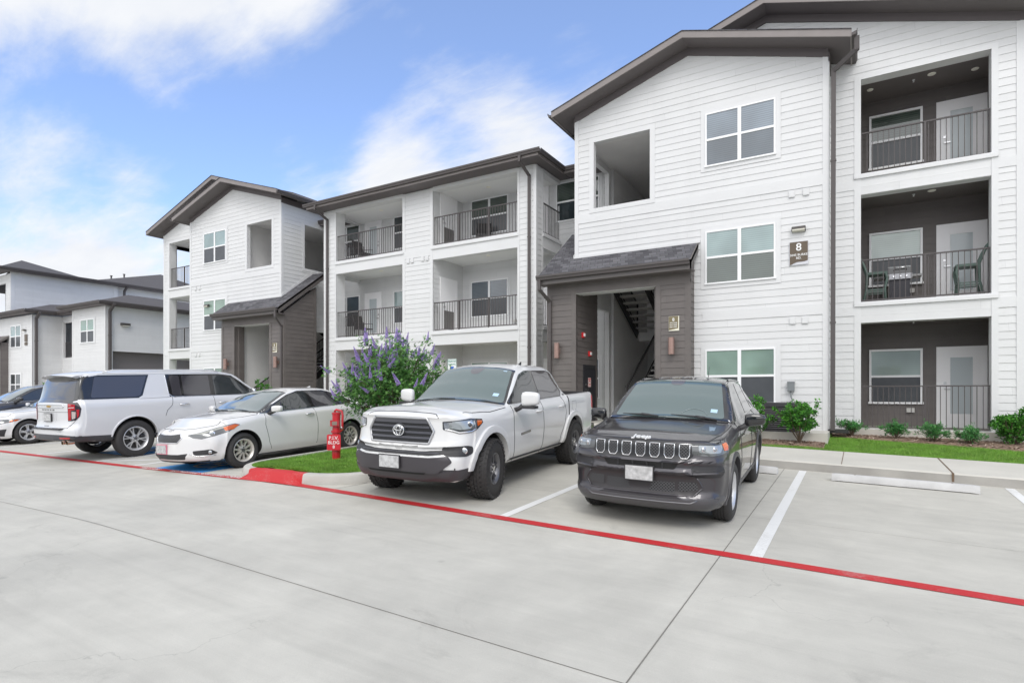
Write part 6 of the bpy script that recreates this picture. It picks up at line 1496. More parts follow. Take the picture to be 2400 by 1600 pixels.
def sedan_common(c, glassf, paint, sm=CHROME, zs=1.0):
    Z = lambda P: [(a, b*zs) for a, b in P]
    ZZ = lambda P: [(a, b, q*zs) for a, b, q in P]
    c.decal('windscreen_surround', ZZ([(1.06, 0, 1.005), (1.02, .45, .985), (.94, .76, .965), (.16, .60, 1.33), (.11, .3, 1.365), (.10, 0, 1.375), (.11, -.3, 1.365), (.16, -.60, 1.33), (.94, -.76, .965), (1.02, -.45, .985)]), WS, GLOSSB, off=.010, mirror=False)
    ws = c.decal('windscreen', ZZ([(1.04, 0, 1.03), (1.0, .45, 1.01), (.92, .715, .99), (.19, .565, 1.31), (.15, .3, 1.345), (.14, 0, 1.355), (.15, -.3, 1.345), (.19, -.565, 1.31), (.92, -.715, .99), (1.0, -.45, 1.01)]), WS, glassf, off=.015, mirror=False, rnd_=.05)[0]
    c.decal('window_surround', P3s(.8, Z([(1.00, .965), (.60, 1.125), (.20, 1.295), (-.1, 1.368), (-.8, 1.365), (-1.2, 1.275), (-1.55, 1.115), (-1.48, 1.05)])), SIDE, GLOSSB, off=.009)
    c.decal('side_window', P3s(.8, Z([(.72, 1.0), (.52, 1.14), (.2, 1.275), (-.1, 1.345), (-.28, 1.36), (-.33, 1.015)])), SIDE, GLASSS, off=.013, rnd_=.03)
    c.decal('side_window', P3s(.8, Z([(-.42, 1.02), (-.37, 1.36), (-.78, 1.352), (-1.13, 1.275), (-1.3, 1.19), (-1.22, 1.055)])), SIDE, GLASSP, off=.013, rnd_=.03)
    c.decal('quarter_window', P3s(.8, Z([(.94, .985), (.60, 1.135), (.76, .995)])), SIDE, GLASSS, off=.013)
    c.line('window_moulding', P3s(.8, Z([(.98, .965), (-1.46, 1.04)])), SIDE, sm, r=.008, off=.004)
    for P in ([(.85, .965), (.88, .75), (.80, .4), (.74, .28)], [(-.36, 1.01), (-.40, .7), (-.38, .27)], [(-1.25, 1.04), (-1.30, .85), (-1.1, .6), (-1.02, .4)]): c.line('door_seam', P3s(.9, Z(P)), SIDE, r=.0042)
    c.handle(-.20, .885*zs, sm); c.handle(-1.05, .91*zs, sm)
    for (y0, y1) in ((.60, .02), (-.05, -.60)):
        a, n = c.hit((1.0, y0, 1.0*zs), WS); b, n2 = c.hit((.96, y1, 1.03*zs), WS); mb = MB(); q = Vector(WS)*.014; mb.tube([a+q, a.lerp(b, .4)+q*1.5, b+q*.7], [.010, .010, .005], 6); c.put(mb, 'wiper', PLAST, None, True)
    return ws
def make_kia():
    c = Car('parked_sedan', 'white four-door sedan backed into the blue accessible stall, beside the island', 'car', 'white sedans', tilt(-10.58, 7.92, R(-90+2.2)), PS, st_kia, 2.28, -2.29, rf_kia, lambda t, z: .35*t**2.6,
            [(1.35, .325, .375), (-1.35, .325, .375)], .322, .89, filr=.06, blend=.7)
    for x in (1.35, -1.35):
        for sg in (1, -1): c.wheel(x, sg, .212, .205, ('plain', 10, .030, .046), RIMBR)
    ws = sedan_common(c, GLASSF, PS)
    c.mirror_pair(.72, .99, 1.045, PS, w=.21, h=.13)
    gp = P3y(2.2, [(-.30, .685), (-.36, .62), (-.28, .525), (.28, .525), (.36, .62), (.30, .685), (.1, .665), (-.1, .665)])
    gr = c.decal('grille', gp, FRONT, HONEY, off=.004, mirror=False, rnd_=.03)[0]; c.line('grille_frame', gp, FRONT, CHROME, r=.010, off=.004, mirror=False, closed=True, parent=gr)
    h, n = c.hit((2.2, 0, .735), FRONT); mb = MB(); u = Vector((0, 1, 0)); v = n.cross(u); ellipse_tube(mb, h+n*.006, u, v, .058, .028, .006); c.put(mb, 'badge_ring', CHROME, None, True); c.text('KIA', 0, .735, .034, CHROME, off=.004)
    hl = c.decal('headlamp', [(2.12, .40, .655), (2.05, .46, .60), (1.95, .56, .575), (1.8, .72, .625), (1.62, .84, .69), (1.42, .875, .80), (1.5, .845, .825), (1.75, .76, .785), (1.98, .58, .70)], (.62, .78, .1), LAMPH, off=.006, rnd_=.012)
    c.decal('headlamp_upper', [(2.08, .44, .668), (1.95, .58, .665), (1.75, .74, .735), (1.5, .845, .81), (1.75, .755, .775), (1.98, .58, .69)], (.62, .78, .1), mat('headlamp_pale_band', (.42, .42, .38), .1, .2, coat=1), off=.008, parent=hl)
    c.decal('turn_signal', [(1.68, .815, .705), (1.55, .86, .725), (1.44, .874, .80), (1.52, .85, .812), (1.70, .785, .765)], (.55, .83, .1), AMBER, off=.010, parent=hl, rnd_=.01)
    for i_, s_ in ((0, 1), (1, -1)): projector(c, (1.85, .70*s_, .668), (.62, .78*s_, .1), .045, hl[i_])
    c.decal('lower_intake', P3y(2.2, [(-.48, .345), (-.40, .235), (.40, .235), (.48, .345), (.3, .325), (-.3, .325)]), FRONT, PLAST, off=.004, mirror=False, rnd_=.02)
    fg = c.decal('fog_recess', [(2.08, .50, .385), (2.05, .50, .31), (1.9, .74, .305), (1.82, .80, .335), (1.9, .74, .405)], (.75, .66, 0), PLAST, off=.004, rnd_=.02)
    c.line('fog_trim', [(2.12, .46, .335), (2.02, .56, .29), (1.86, .79, .30)], (.75, .66, 0), CHROME, r=.006, off=.005)
    for i_, s_ in ((0, 1), (1, -1)): projector(c, (1.9, .72*s_, .355), (.75, .66*s_, 0), .03, fg[i_])
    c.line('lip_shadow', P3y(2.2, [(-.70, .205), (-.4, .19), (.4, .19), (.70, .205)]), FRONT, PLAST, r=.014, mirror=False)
    c.plate(2.3, .415, m=PLATE, border=mat('pink_plate_frame', (.72, .22, .30), .4), y0=-.10, w=.27, h=.15)
    c.line('bonnet_seam', [(2.13, 0, .765), (2.1, .3, .755), (2.0, .46, .745), (1.75, .66, .82), (1.3, .775, .925), (1.0, .80, .955)], (.4, .2, 1), r=.0045)
    c.decal('tail_lamp', [(-2.1, .80, .93), (-1.86, .87, .93), (-1.90, .87, .80), (-2.1, .82, .74), (-2.2, .72, .76), (-2.2, .72, .90)], (-.6, .8, 0), REDL, off=.006, rnd_=.02)
    mb = MB(); h, _ = c.hit((-.95, 0, 1.4), TOP); mb.prism([(h.x+.08, -.012, h.z-.01), (h.x-.06, -.012, h.z-.01), (h.x-.06, -.012, h.z+.045)], (0, .024, 0)); c.put(mb, 'aerial_fin', PS)
    return c
kia = make_kia()
def make_sedan2():
    c = Car('parked_sedan', 'white sedan at the left edge whose front wheel shows behind the big white SUV', 'car', 'white sedans', tilt(-20.50, 8.22, R(-90+.5)), PS, st_kia, 2.28, -2.29, rf_kia, lambda t, z: .35*t**2.6,
            [(1.35, .325, .38), (-1.35, .325, .38)], .33, .89, filr=.06, blend=.7, zscale=.97)
    for x in (1.35, -1.35):
        for sg in (1, -1): c.wheel(x, sg, .222, .215, ('five', 5), RIMSIL)
    sedan_common(c, GLASSF, PS, GLOSSB, .97); c.mirror_pair(.72, .99, 1.03, PS, w=.21, h=.13)
    c.decal('grille', P3y(2.2, [(-.42, .64), (-.46, .58), (-.38, .52), (.38, .52), (.46, .58), (.42, .64)]), FRONT, PLAST, off=.004, mirror=False, rnd_=.02)
    hl = c.decal('headlamp', [(2.12, .44, .665), (2.10, .46, .60), (1.9, .66, .585), (1.66, .83, .645), (1.50, .87, .70), (1.66, .82, .715), (1.95, .62, .70)], (.65, .76, 0), LAMPH, off=.006, rnd_=.01)
    c.line('daytime_strip', [(2.1, .46, .672), (1.95, .61, .695), (1.7, .80, .708)], (.65, .76, .1), SIGNW, r=.006, off=.008)
    c.decal('turn_signal', [(1.72, .80, .695), (1.74, .79, .63), (1.6, .85, .66), (1.54, .865, .695)], (.55, .83, 0), AMBER, off=.010, parent=hl)
    c.decal('fog_recess', [(2.0, .62, .43), (1.97, .62, .27), (1.86, .76, .25), (1.80, .80, .45)], (.75, .66, 0), PLAST, off=.004)
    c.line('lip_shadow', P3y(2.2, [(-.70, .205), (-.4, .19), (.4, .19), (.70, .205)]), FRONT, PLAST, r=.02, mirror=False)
    c.line('bonnet_seam', [(2.13, 0, .74), (2.0, .46, .72), (1.75, .68, .79), (1.3, .775, .895), (1.0, .80, .925)], (.4, .2, 1), r=.0045)
    return c
sed2 = make_sedan2()
PD = mat('dark_blue_grey_paint', (.055, .057, .07), .32, .4, coat=1, coatr=.02)
def make_dark():
    c = Car('parked_crossover', 'dark blue-grey car at the left edge behind the white sedan, with chrome window line', 'car', None, tilt(-23.25, 8.3, R(-90)), PD, st_kia, 2.28, -2.29, rf_kia, lambda t, z: .35*t**2.6,
            [(1.38, .36, .41), (-1.38, .36, .41)], .36, .91, filr=.06, blend=.7, zscale=1.13, yscale=1.02)
    for x in (1.38, -1.38):
        for sg in (1, -1): c.wheel(x, sg, .235, .225, ('plain', 10, .03, .04), RIMSIL)
    sedan_common(c, GLASSF, PD, CHROME, 1.13); c.mirror_pair(.74, 1.02, 1.18, GLOSSB, w=.22, h=.14)
    c.decal('headlamp', [(2.12, .44, .77), (2.08, .46, .70), (1.8, .72, .72), (1.5, .87, .84), (1.8, .73, .83)], (.65, .76, 0), LAMPH, off=.006, rnd_=.01)
    c.decal('grille', P3y(2.2, [(-.42, .76), (-.46, .60), (-.30, .42), (.30, .42), (.46, .60), (.42, .76)]), FRONT, HONEY, off=.004, mirror=False, rnd_=.03)
    return c
dk = make_dark()

# ---- big white SUV, tail to the camera
PB = mat('white_suv_paint', (.68, .68, .695), .4, .05, coat=1, coatr=.03)
def rr_sub(t, z): return .20*t**3.2+ztab([(.3, .14), (.42, .03), (.5, .0), (.70, .0), (.74, .05), (.95, .075), (1.15, .075), (1.28, .08), (1.5, .08)])(z)
st_sub = [
 (2.75, (.82, .30), (.92, .44), (.97, .80), (.95, 1.02), (.87, 1.13), (.70, 1.17), 1.20),
 (2.2, (.86, .32), (.97, .48), (1.01, .88), (.985, 1.12), (.92, 1.21), (.72, 1.25), 1.28),
 (1.62, (.86, .34), (.98, .50), (1.02, .90), (1.0, 1.16), (.935, 1.24), (.86, 1.26), 1.33),
 (1.15, (.86, .34), (.98, .50), (1.02, .90), (1.0, 1.18), (.935, 1.26), (.81, 1.55), 1.61),
 (.78, (.86, .34), (.98, .50), (1.02, .90), (1.0, 1.19), (.93, 1.27), (.755, 1.80), 1.85),
 (.3, (.86, .34), (.98, .50), (1.02, .90), (1.0, 1.20), (.93, 1.28), (.74, 1.865), 1.915),
 (-1.0, (.86, .36), (.98, .50), (1.02, .90), (1.0, 1.20), (.93, 1.29), (.735, 1.875), 1.93),
 (-2.2, (.86, .38), (.98, .50), (1.02, .90), (1.0, 1.20), (.93, 1.29), (.735, 1.85), 1.905),
 (-2.46, (.86, .40), (.975, .52), (1.01, .90), (.99, 1.20), (.925, 1.29), (.745, 1.83), 1.88),
 (-2.60, (.85, .41), (.97, .53), (1.005, .90), (.987, 1.20), (.922, 1.285), (.76, 1.77), 1.82),
 (-2.72, (.84, .42), (.965, .54), (1.0, .90), (.985, 1.20), (.92, 1.28), (.80, 1.62), 1.66),
 (-2.85, (.82, .44), (.95, .55), (.99, .90), (.975, 1.19), (.91, 1.27), (.85, 1.40), 1.43),
 (-2.93, (.81, .445), (.94, .55), (.98, .90), (.967, 1.18), (.905, 1.255), (.87, 1.275), 1.30),
 (-2.98, (.80, .45), (.93, .55), (.97, .90), (.96, 1.16), (.90, 1.24), (.86, 1.25), 1.265)]
def make_big():
    c = Car('large_suv', 'long white full-size SUV parked nose-in with its tail towards the drive', 'SUV', None, tilt(-14.62, 8.38, R(90+.6)), PB, st_sub, 2.75, -2.98, lambda t, z: .3*t**3, rr_sub,
            [(1.70, .42, .475), (-1.70, .42, .475)], .405, 1.02, filr=.05, rad=[.06, .06, .16, .08, .03, .07, .3], blend=.4, blackzone=lambda p, n: p.x < -2.36 and 1.30 < p.z < 1.77 and abs(p.y) > .62)
    for x in (1.70, -1.70):
        for sg in (1, -1): c.wheel(x, sg, .262, .275, ('split', 6, .17), RIMSIL)
    RW = (-.55, 0, .45)
    # glass
    c.decal('window_band', P3s(.9, [(1.42, 1.275), (1.10, 1.50), (.74, 1.765), (.4, 1.81), (-2.3, 1.80), (-2.52, 1.76), (-2.80, 1.30), (-2.4, 1.295)]), SIDE, GLOSSB, off=.006)
    c.decal('rear_quarter_pillar', P3s(.9, [(-.92, 1.285), (-.92, 1.81), (-1.28, 1.81), (-1.50, 1.34), (-1.58, 1.30), (-1.58, 1.275)]), SIDE, PB, off=.013, th=.016)
    c.line('pillar_chrome', P3s(.9, [(-.93, 1.80), (-.93, 1.36), (-.86, 1.29), (-.78, 1.275)]), SIDE, CHROME, r=.010, off=.007)
    for pts, g in (([(1.22, 1.30), (1.02, 1.46), (.70, 1.71), (.42, 1.765), (.22, 1.77), (.19, 1.295)], GLASSS), ([(.08, 1.295), (.12, 1.775), (-.55, 1.775), (-.58, 1.295)], GLASSP), ([(-.64, 1.295), (-.61, 1.775), (-.84, 1.775), (-.84, 1.32)], GLASSP), ([(-1.55, 1.345), (-1.34, 1.775), (-2.38, 1.765), (-2.52, 1.35), (-2.5, 1.325), (-1.65, 1.315)], GLASSP)):
        c.decal('side_window', P3s(.9, pts), SIDE, g, off=.013, rnd_=.03)
    c.line('window_moulding', P3s(.9, [(1.4, 1.27), (-.8, 1.28)]), SIDE, CHROME, r=.008, off=.004)
    c.line('roof_moulding', P3s(.9, [(1.10, 1.53), (.74, 1.79), (.4, 1.835), (-2.3, 1.825)]), SIDE, PB, r=.012, off=.0)
    c.decal('rear_window', [(-2.95, .80, 1.28), (-2.72, .70, 1.70), (-2.62, .6, 1.79), (-2.60, 0, 1.81), (-2.62, -.6, 1.79), (-2.72, -.70, 1.70), (-2.95, -.80, 1.28)], (-.8, 0, .45), mat('tinted_rear_glass', (.035, .034, .04), .05, coat=1), off=.005, mirror=False, rnd_=.03)
    c.decal('rear_corner_glass', [(-2.93, .82, 1.28), (-2.70, .72, 1.72), (-2.55, .76, 1.76), (-2.62, .82, 1.6), (-2.80, .92, 1.30)], (-.7, .7, .2), GLOSSB, off=.004)
    mb = MB(); P = []   # roof spoiler
    for y in (-.72, -.5, 0, .5, .72):
        e = .09*(abs(y)/.72)**2; zr = c.hit((-2.42, y, 1.8), TOP)[0].z+.004; ze_ = 1.835-.05*(abs(y)/.72)**2
        P.append([(-2.40, y, zr), (-2.80+e, y*.97, ze_), (-2.84+e, y*.97, ze_-.02), (-2.78+e, y*.95, ze_-.045), (-2.52, y*.9, ze_-.06)])
    for p in P: mb.v += p
    for i in range(4):
        for j in range(4): mb.f.append((i*5+j, (i+1)*5+j, (i+1)*5+j+1, i*5+j+1)); mb.m.append(0)
    mb.f += [(0, 1, 2, 3, 4), (24, 23, 22, 21, 20)]; mb.m += [0, 0]
    c.put(mb, 'roof_spoiler', PB, None, 30)
    c.decal('rear_wiper_cover', [(-2.66, .62, 1.76), (-2.70, .40, 1.70), (-2.71, -.40, 1.70), (-2.66, -.62, 1.76), (-2.62, -.6, 1.79), (-2.62, .6, 1.79)], (-.8, 0, .45), GLOSSB, off=.012, mirror=False, rnd_=.03)
    tl = c.decal('tail_lamp', [(-2.97, .80, 1.25), (-2.97, .80, .86), (-2.86, .94, .88), (-2.80, 1.0, .96), (-2.76, 1.0, 1.12), (-2.82, .97, 1.24)], (-.75, .65, 0), mat('dark_lamp_surround', (.03, .02, .025), .1, coat=1), off=.01, rnd_=.015)
    RO = (-.75, .65, 0)
    c.decal('red_lens', [(-2.97, .81, 1.22), (-2.97, .81, .88), (-2.93, .865, .885), (-2.93, .865, 1.08), (-2.86, .93, 1.09), (-2.86, .93, 1.20)], RO, REDL, off=.014, parent=tl)
    c.decal('red_lens', [(-2.84, .95, 1.10), (-2.83, .96, .92), (-2.80, .98, .98), (-2.79, .985, 1.10)], RO, REDL, off=.014, parent=tl)
    c.decal('reverse_lens', [(-2.92, .88, 1.06), (-2.92, .88, .90), (-2.86, .93, .92), (-2.85, .94, 1.05)], RO, mat('clear_reverse_lens', (.50, .42, .40), .1, coat=1), off=.015, parent=tl, rnd_=.01)
    c.line('white_bar', [(-2.96, .82, 1.135), (-2.87, .92, 1.14)], RO, SIGNW, r=.006, off=.015)
    # tailgate
    RA = (-1, 0, 0)
    gb = P3y(-2.9, [(-.56, 1.195), (.56, 1.195), (.58, 1.165), (.56, 1.135), (-.56, 1.135), (-.58, 1.165)])
    c.line('tailgate_bar', gb, RA, CHROME, r=.008, off=.006, mirror=False, closed=True)
    c.decal('emblem', P3y(-2.9, [(.09, 1.178), (.035, 1.178), (.035, 1.195), (-.035, 1.195), (-.035, 1.178), (-.09, 1.178), (-.08, 1.150), (-.035, 1.150), (-.035, 1.135), (.035, 1.135), (.035, 1.150), (.08, 1.150)]), RA, mat('gold_emblem', (.60, .38, .10), .25, .7), off=.012, mirror=False)
    for i, ch in enumerate('SUBURBAN'): c.text(ch, .30-.075*i, 1.09, .05, LAMPH, front=False, name='badge_letter')
    c.line('tailgate_fold', P3y(-2.9, [(-.82, 1.045), (.82, 1.045)]), RA, SEAM, r=.004, mirror=False)
    c.decal('plate_recess', P3y(-2.9, [(-.36, 1.03), (.36, 1.03), (.30, .83), (-.30, .83)]), RA, mat('plate_recess_paint', (.60, .60, .62), .35, coat=1), off=.003, mirror=False, rnd_=.03)
    c.plate(-2.9, .935, front=False)
    c.decal('model_badge', P3y(-2.9, [(.17, .765), (-.03, .765), (-.03, .75), (.17, .75)]), RA, LAMPD, off=.004, mirror=False)
    c.decal('model_badge', P3y(-2.9, [(-.25, .725), (-.5, .725), (-.5, .715), (-.25, .715)]), RA, LAMPD, off=.004, mirror=False)
    mb = MB(); mb.prism([(-2.99, .62, .705), (-2.995, .3, .705), (-3.0, 0, .705), (-2.995, -.3, .705), (-2.99, -.62, .705), (-2.90, -.66, .725), (-2.90, .66, .725)], (0, 0, -.018)); c.put(mb, 'step_pad', PLAST)
    c.line('tailgate_seam', P3y(-2.9, [(.87, 1.25), (.86, .86), (.72, .72), (-.72, .72), (-.86, .86), (-.87, 1.25)]), RA, SEAM, r=.005, mirror=False)
    lw = mat('dark_lower_cladding', (.06, .06, .068), .45)
    c.decal('rear_lower_bumper', P3y(-2.9, [(-.97, .555), (-.6, .585), (.6, .585), (.97, .555), (.97, .43), (.6, .37), (-.6, .37), (-.97, .43)]), RA, lw, off=.008, mirror=False)
    c.decal('side_cladding', P3s(1.0, [(-2.97, .555), (-2.16, .53), (-2.14, .40), (-2.9, .40)]), SIDE, lw, off=.010)
    c.decal('sill_cladding', P3s(1.0, [(-1.2, .49), (1.2, .49), (1.2, .38), (-1.2, .38)]), SIDE, lw, off=.008)
    c.decal('reflector', P3y(-2.9, [(.82, .535), (.55, .535), (.55, .50), (.82, .50)]), RA, REDL, off=.013)
    for y in (-.70, -.83): mb = MB(); mb.lathe([(.036, .12), (.045, 0), (.040, -.002), (.034, .1)], (-2.97+(.03 if y < -.8 else 0), y, .435), 'x', 20); c.put(mb, 'exhaust_tip', mat('steel_exhaust', (.62, .50, .38), .2, 1), None, 40)
    # side details
    for P in ([(.13, 1.27), (.16, .9), (.10, .48)], [(-.86, 1.28), (-.90, 1.1), (-1.02, .98), (-1.06, .86)], [(1.32, 1.25), (1.30, .9), (1.2, .5)]): c.line('door_seam', P3s(1.0, P), SIDE, r=.005)
    c.line('liftgate_seam', P3s(1.0, [(-2.55, 1.86), (-2.62, 1.60)]), SIDE, r=.004)
    c.handle(-.62, 1.10, CHROME, ln=.24); c.handle(.36, 1.10, CHROME, ln=.24)
    c.arch(0, w=.03, m=PB, out=.012, a0=8, a1=172); c.arch(1, w=.03, m=PB, out=.012, a0=8, a1=172)
    mb = MB()
    for sg in (1, -1): mb.tube([(.42, sg*.72, 1.865), (.25, sg*.72, 1.905), (-2.0, sg*.72, 1.905), (-2.2, sg*.72, 1.86)], [.012, .016, .016, .012], 8)
    c.put(mb, 'roof_rail', PB, None, True)
    c.mirror_pair(1.10, 1.16, 1.34, CHROME, w=.26, h=.20)
    mb = MB(); mb.tube([(-1.70, -.8, .405), (-1.70, .8, .405)], .05, 10); mb.tube([(-1.7, -.12, .40), (-1.7, .12, .40)], .13, 12); mb.tube([(-2.3, -.5, .48), (-2.85, -.7, .45)], .04, 8); c.put(mb, 'rear_axle', mat('underbody_metal', (.12, .12, .12), .5, .5), None, True)
    return c
big = make_big()
# ------------------------------------------------------------------ plants
def leafmat(n, c, r=.45): return mat(n, c, r, noise=.25, nscale=6, spec=.35)
LG = [leafmat('leaf_deep_green', (.022, .085, .016)), leafmat('leaf_mid_green', (.045, .17, .022)), leafmat('leaf_bright_green', (.09, .30, .03))]
JG = [leafmat('conifer_dark_green', (.025, .11, .035)), leafmat('conifer_green', (.05, .20, .05)), leafmat('conifer_light_green', (.10, .29, .08))]
VG = [leafmat('vitex_dark_green', (.04, .12, .03)), leafmat('vitex_green', (.09, .24, .05)), leafmat('vitex_light_green', (.17, .36, .09))]
BARK = mat('twig_bark', (.12, .085, .06), .85)
def leaf(mb, p, d, ln, w, r, fold=.25):
    d = d.normalized(); s = d.cross(Vector((r.gauss(0, 1), r.gauss(0, 1), r.gauss(0, 1)))).normalized(); u = s.cross(d)
    a = p; b = p+d*ln*.45+s*w*.5+u*w*fold; c = p+d*ln; e = p+d*ln*.45-s*w*.5+u*w*fold; m_ = p+d*ln*.5
    n = len(mb.v); mb.v += [a, b, c, e, m_]; mb.f += [(n, n+1, n+2, n+4), (n, n+4, n+2, n+3)]; mb.m += [mb.mi, mb.mi]
def pick(r, z): 
    q = r.random()+z*.35
    return 0 if q < .38 else 1 if q < .85 else 2
def bush(name, x, y, z, rx, rz, n, ln, label, seed, mats=LG, group=None, cat='shrub', stems=9, wide=.5, lift=.55, sparse=.0):
    r = random.Random(seed); o = empty(name, (x, y, z), label, cat, group); f = MB(); st = MB(); base = Vector((x, y, z-.03))
    per = max(1, n//(stems*7))
    for s in range(stems):
        a = 2*math.pi*s/stems+r.uniform(-.3, .3); el = r.uniform(.25, 1.25) if s else 1.5
        tip = Vector((x+math.cos(a)*rx*math.cos(el)*r.uniform(.75, 1), y+math.sin(a)*rx*math.cos(el)*r.uniform(.75, 1), z+rz*(lift+(1-lift)*math.sin(el))*r.uniform(.85, 1.05)))
        mid = base.lerp(tip, .5)+Vector((r.uniform(-.05, .05), r.uniform(-.05, .05), .04)); st.tube([base, mid, tip], [.011, .007, .003], 5)
        for k in range(7):
            t = r.uniform(.35, 1); c = base.lerp(mid, t*2) if t < .5 else mid.lerp(tip, t*2-1)
            sub = c+Vector((r.gauss(0, 1), r.gauss(0, 1), r.gauss(.4, .8))).normalized()*rx*r.uniform(.15, .42)
            if sub.z < z+.06: sub.z = z+.06+r.random()*.1
            st.tube([c, sub], [.004, .002], 4)
            for j in range(per):
                q = r.uniform(.3, 1.1); p = c.lerp(sub, q)+Vector((r.gauss(0, .02), r.gauss(0, .02), r.gauss(0, .02)))
                d = (p-base).normalized()*.6+Vector((r.gauss(0, 1), r.gauss(0, 1), r.gauss(.35, .8)))
                f.mi = pick(r, (p.z-z)/rz); leaf(f, p, d, ln*r.uniform(.7, 1.25), ln*wide*r.uniform(.8, 1.2), r)
    adopt_(f.build('foliage', mats, None, recalc=False), o); adopt_(st.build('stems', BARK, None), o); return o
def adopt_(c, o): return adopt(c, o)
GB = 'broad-leaved shrubs by the wall'
bush('green_shrub', -1.10, 14.05, .70, .62, .80, 4200, .060, 'round bright green shrub in front of the air-conditioning unit', 3, group=GB, stems=13)
bush('green_shrub', -2.0, 14.0, .72, .56, .82, 2800, .058, 'darker open shrub between the black SUV and the air-conditioning unit', 8, group=GB, stems=10)
bush('green_shrub', 2.80, 15.75, .66, .56, .66, 5200, .060, 'large dense glossy shrub at the right edge beside the patio', 5, group=GB, stems=14)
bush('green_shrub', -7.55, 14.55, .80, .26, 1.25, 900, .05, 'slim shrub by the dark portico behind the pickup bed', 11, group=GB, stems=7)
bush('green_shrub', -19.75, 14.2, .80, .35, 1.6, 800, .07, 'loose shrub at the foot of the far portico stairs', 12, group=GB, stems=7)
bush('green_shrub', -38.6, 14.3, .75, .8, 1.9, 900, .14, 'leafy shrub rising behind the tail of the big white SUV', 13, group=GB, stems=8)
bush('green_shrub', -4.2, 14.6, .80, .22, .95, 500, .05, 'small shrub behind the roof of the black SUV', 16, group=GB, stems=6)
def frond_shrub(x, y, z, R0, h, label, seed):
    r = random.Random(seed); o = empty('low_conifer', (x, y, z), label, 'shrub', 'low feathery shrubs in the mulch bed'); f = MB(); st = MB(); base = Vector((x, y, z-.02))
    for s in range(30):
        a = r.uniform(0, 6.28); el = r.uniform(.35, 1.35); L_ = R0*r.uniform(.75, 1.2); tip = base+Vector((math.cos(a)*math.cos(el)*L_, math.sin(a)*math.cos(el)*L_, .04+h*math.sin(el)*r.uniform(.7, 1.05)))
        mid = base.lerp(tip, .55)+Vector((0, 0, .05)); st.tube([base, mid, tip], [.006, .004, .002], 4)
        for k in range(26):
            t = .2+.8*k/25; c = base.lerp(mid, t/.55) if t < .55 else mid.lerp(tip, (t-.55)/.45); ax = (tip-mid).normalized(); sd_ = ax.cross(Vector((0, 0, 1))).normalized()
            for sg in (-1, 1):
                for q in range(2):
                    d = sd_*sg+ax*r.uniform(.5, 1.1)+Vector((0, 0, r.uniform(-.2, .5))); f.mi = pick(r, (c.z-z)/h-.1); leaf(f, c, d, r.uniform(.045, .075)*(1.15-t*.4), .018, r, .1)
    adopt(f.build('foliage', JG, None, recalc=False), o); adopt(st.build('stems', BARK, None), o)
for i, (x, y, R0, h, lb) in enumerate(((-.15, 15.75, .42, .30, 'low feathery shrub beside the downspout, leftmost of its row'), (.72, 15.62, .34, .30, 'low feathery shrub under the patio window'),
        (1.42, 15.55, .40, .32, 'low feathery shrub in front of the middle of the patio railing'), (2.02, 15.45, .36, .28, 'low feathery shrub below the patio door, next to the large glossy shrub'))):
    bush('low_shrub', x, y, zt(x, y)+.02, R0*.95, h*1.15, 1500, .062, lb, 30+i, mats=JG, group='low feathery shrubs in the mulch bed', stems=11, wide=.26, lift=.35)
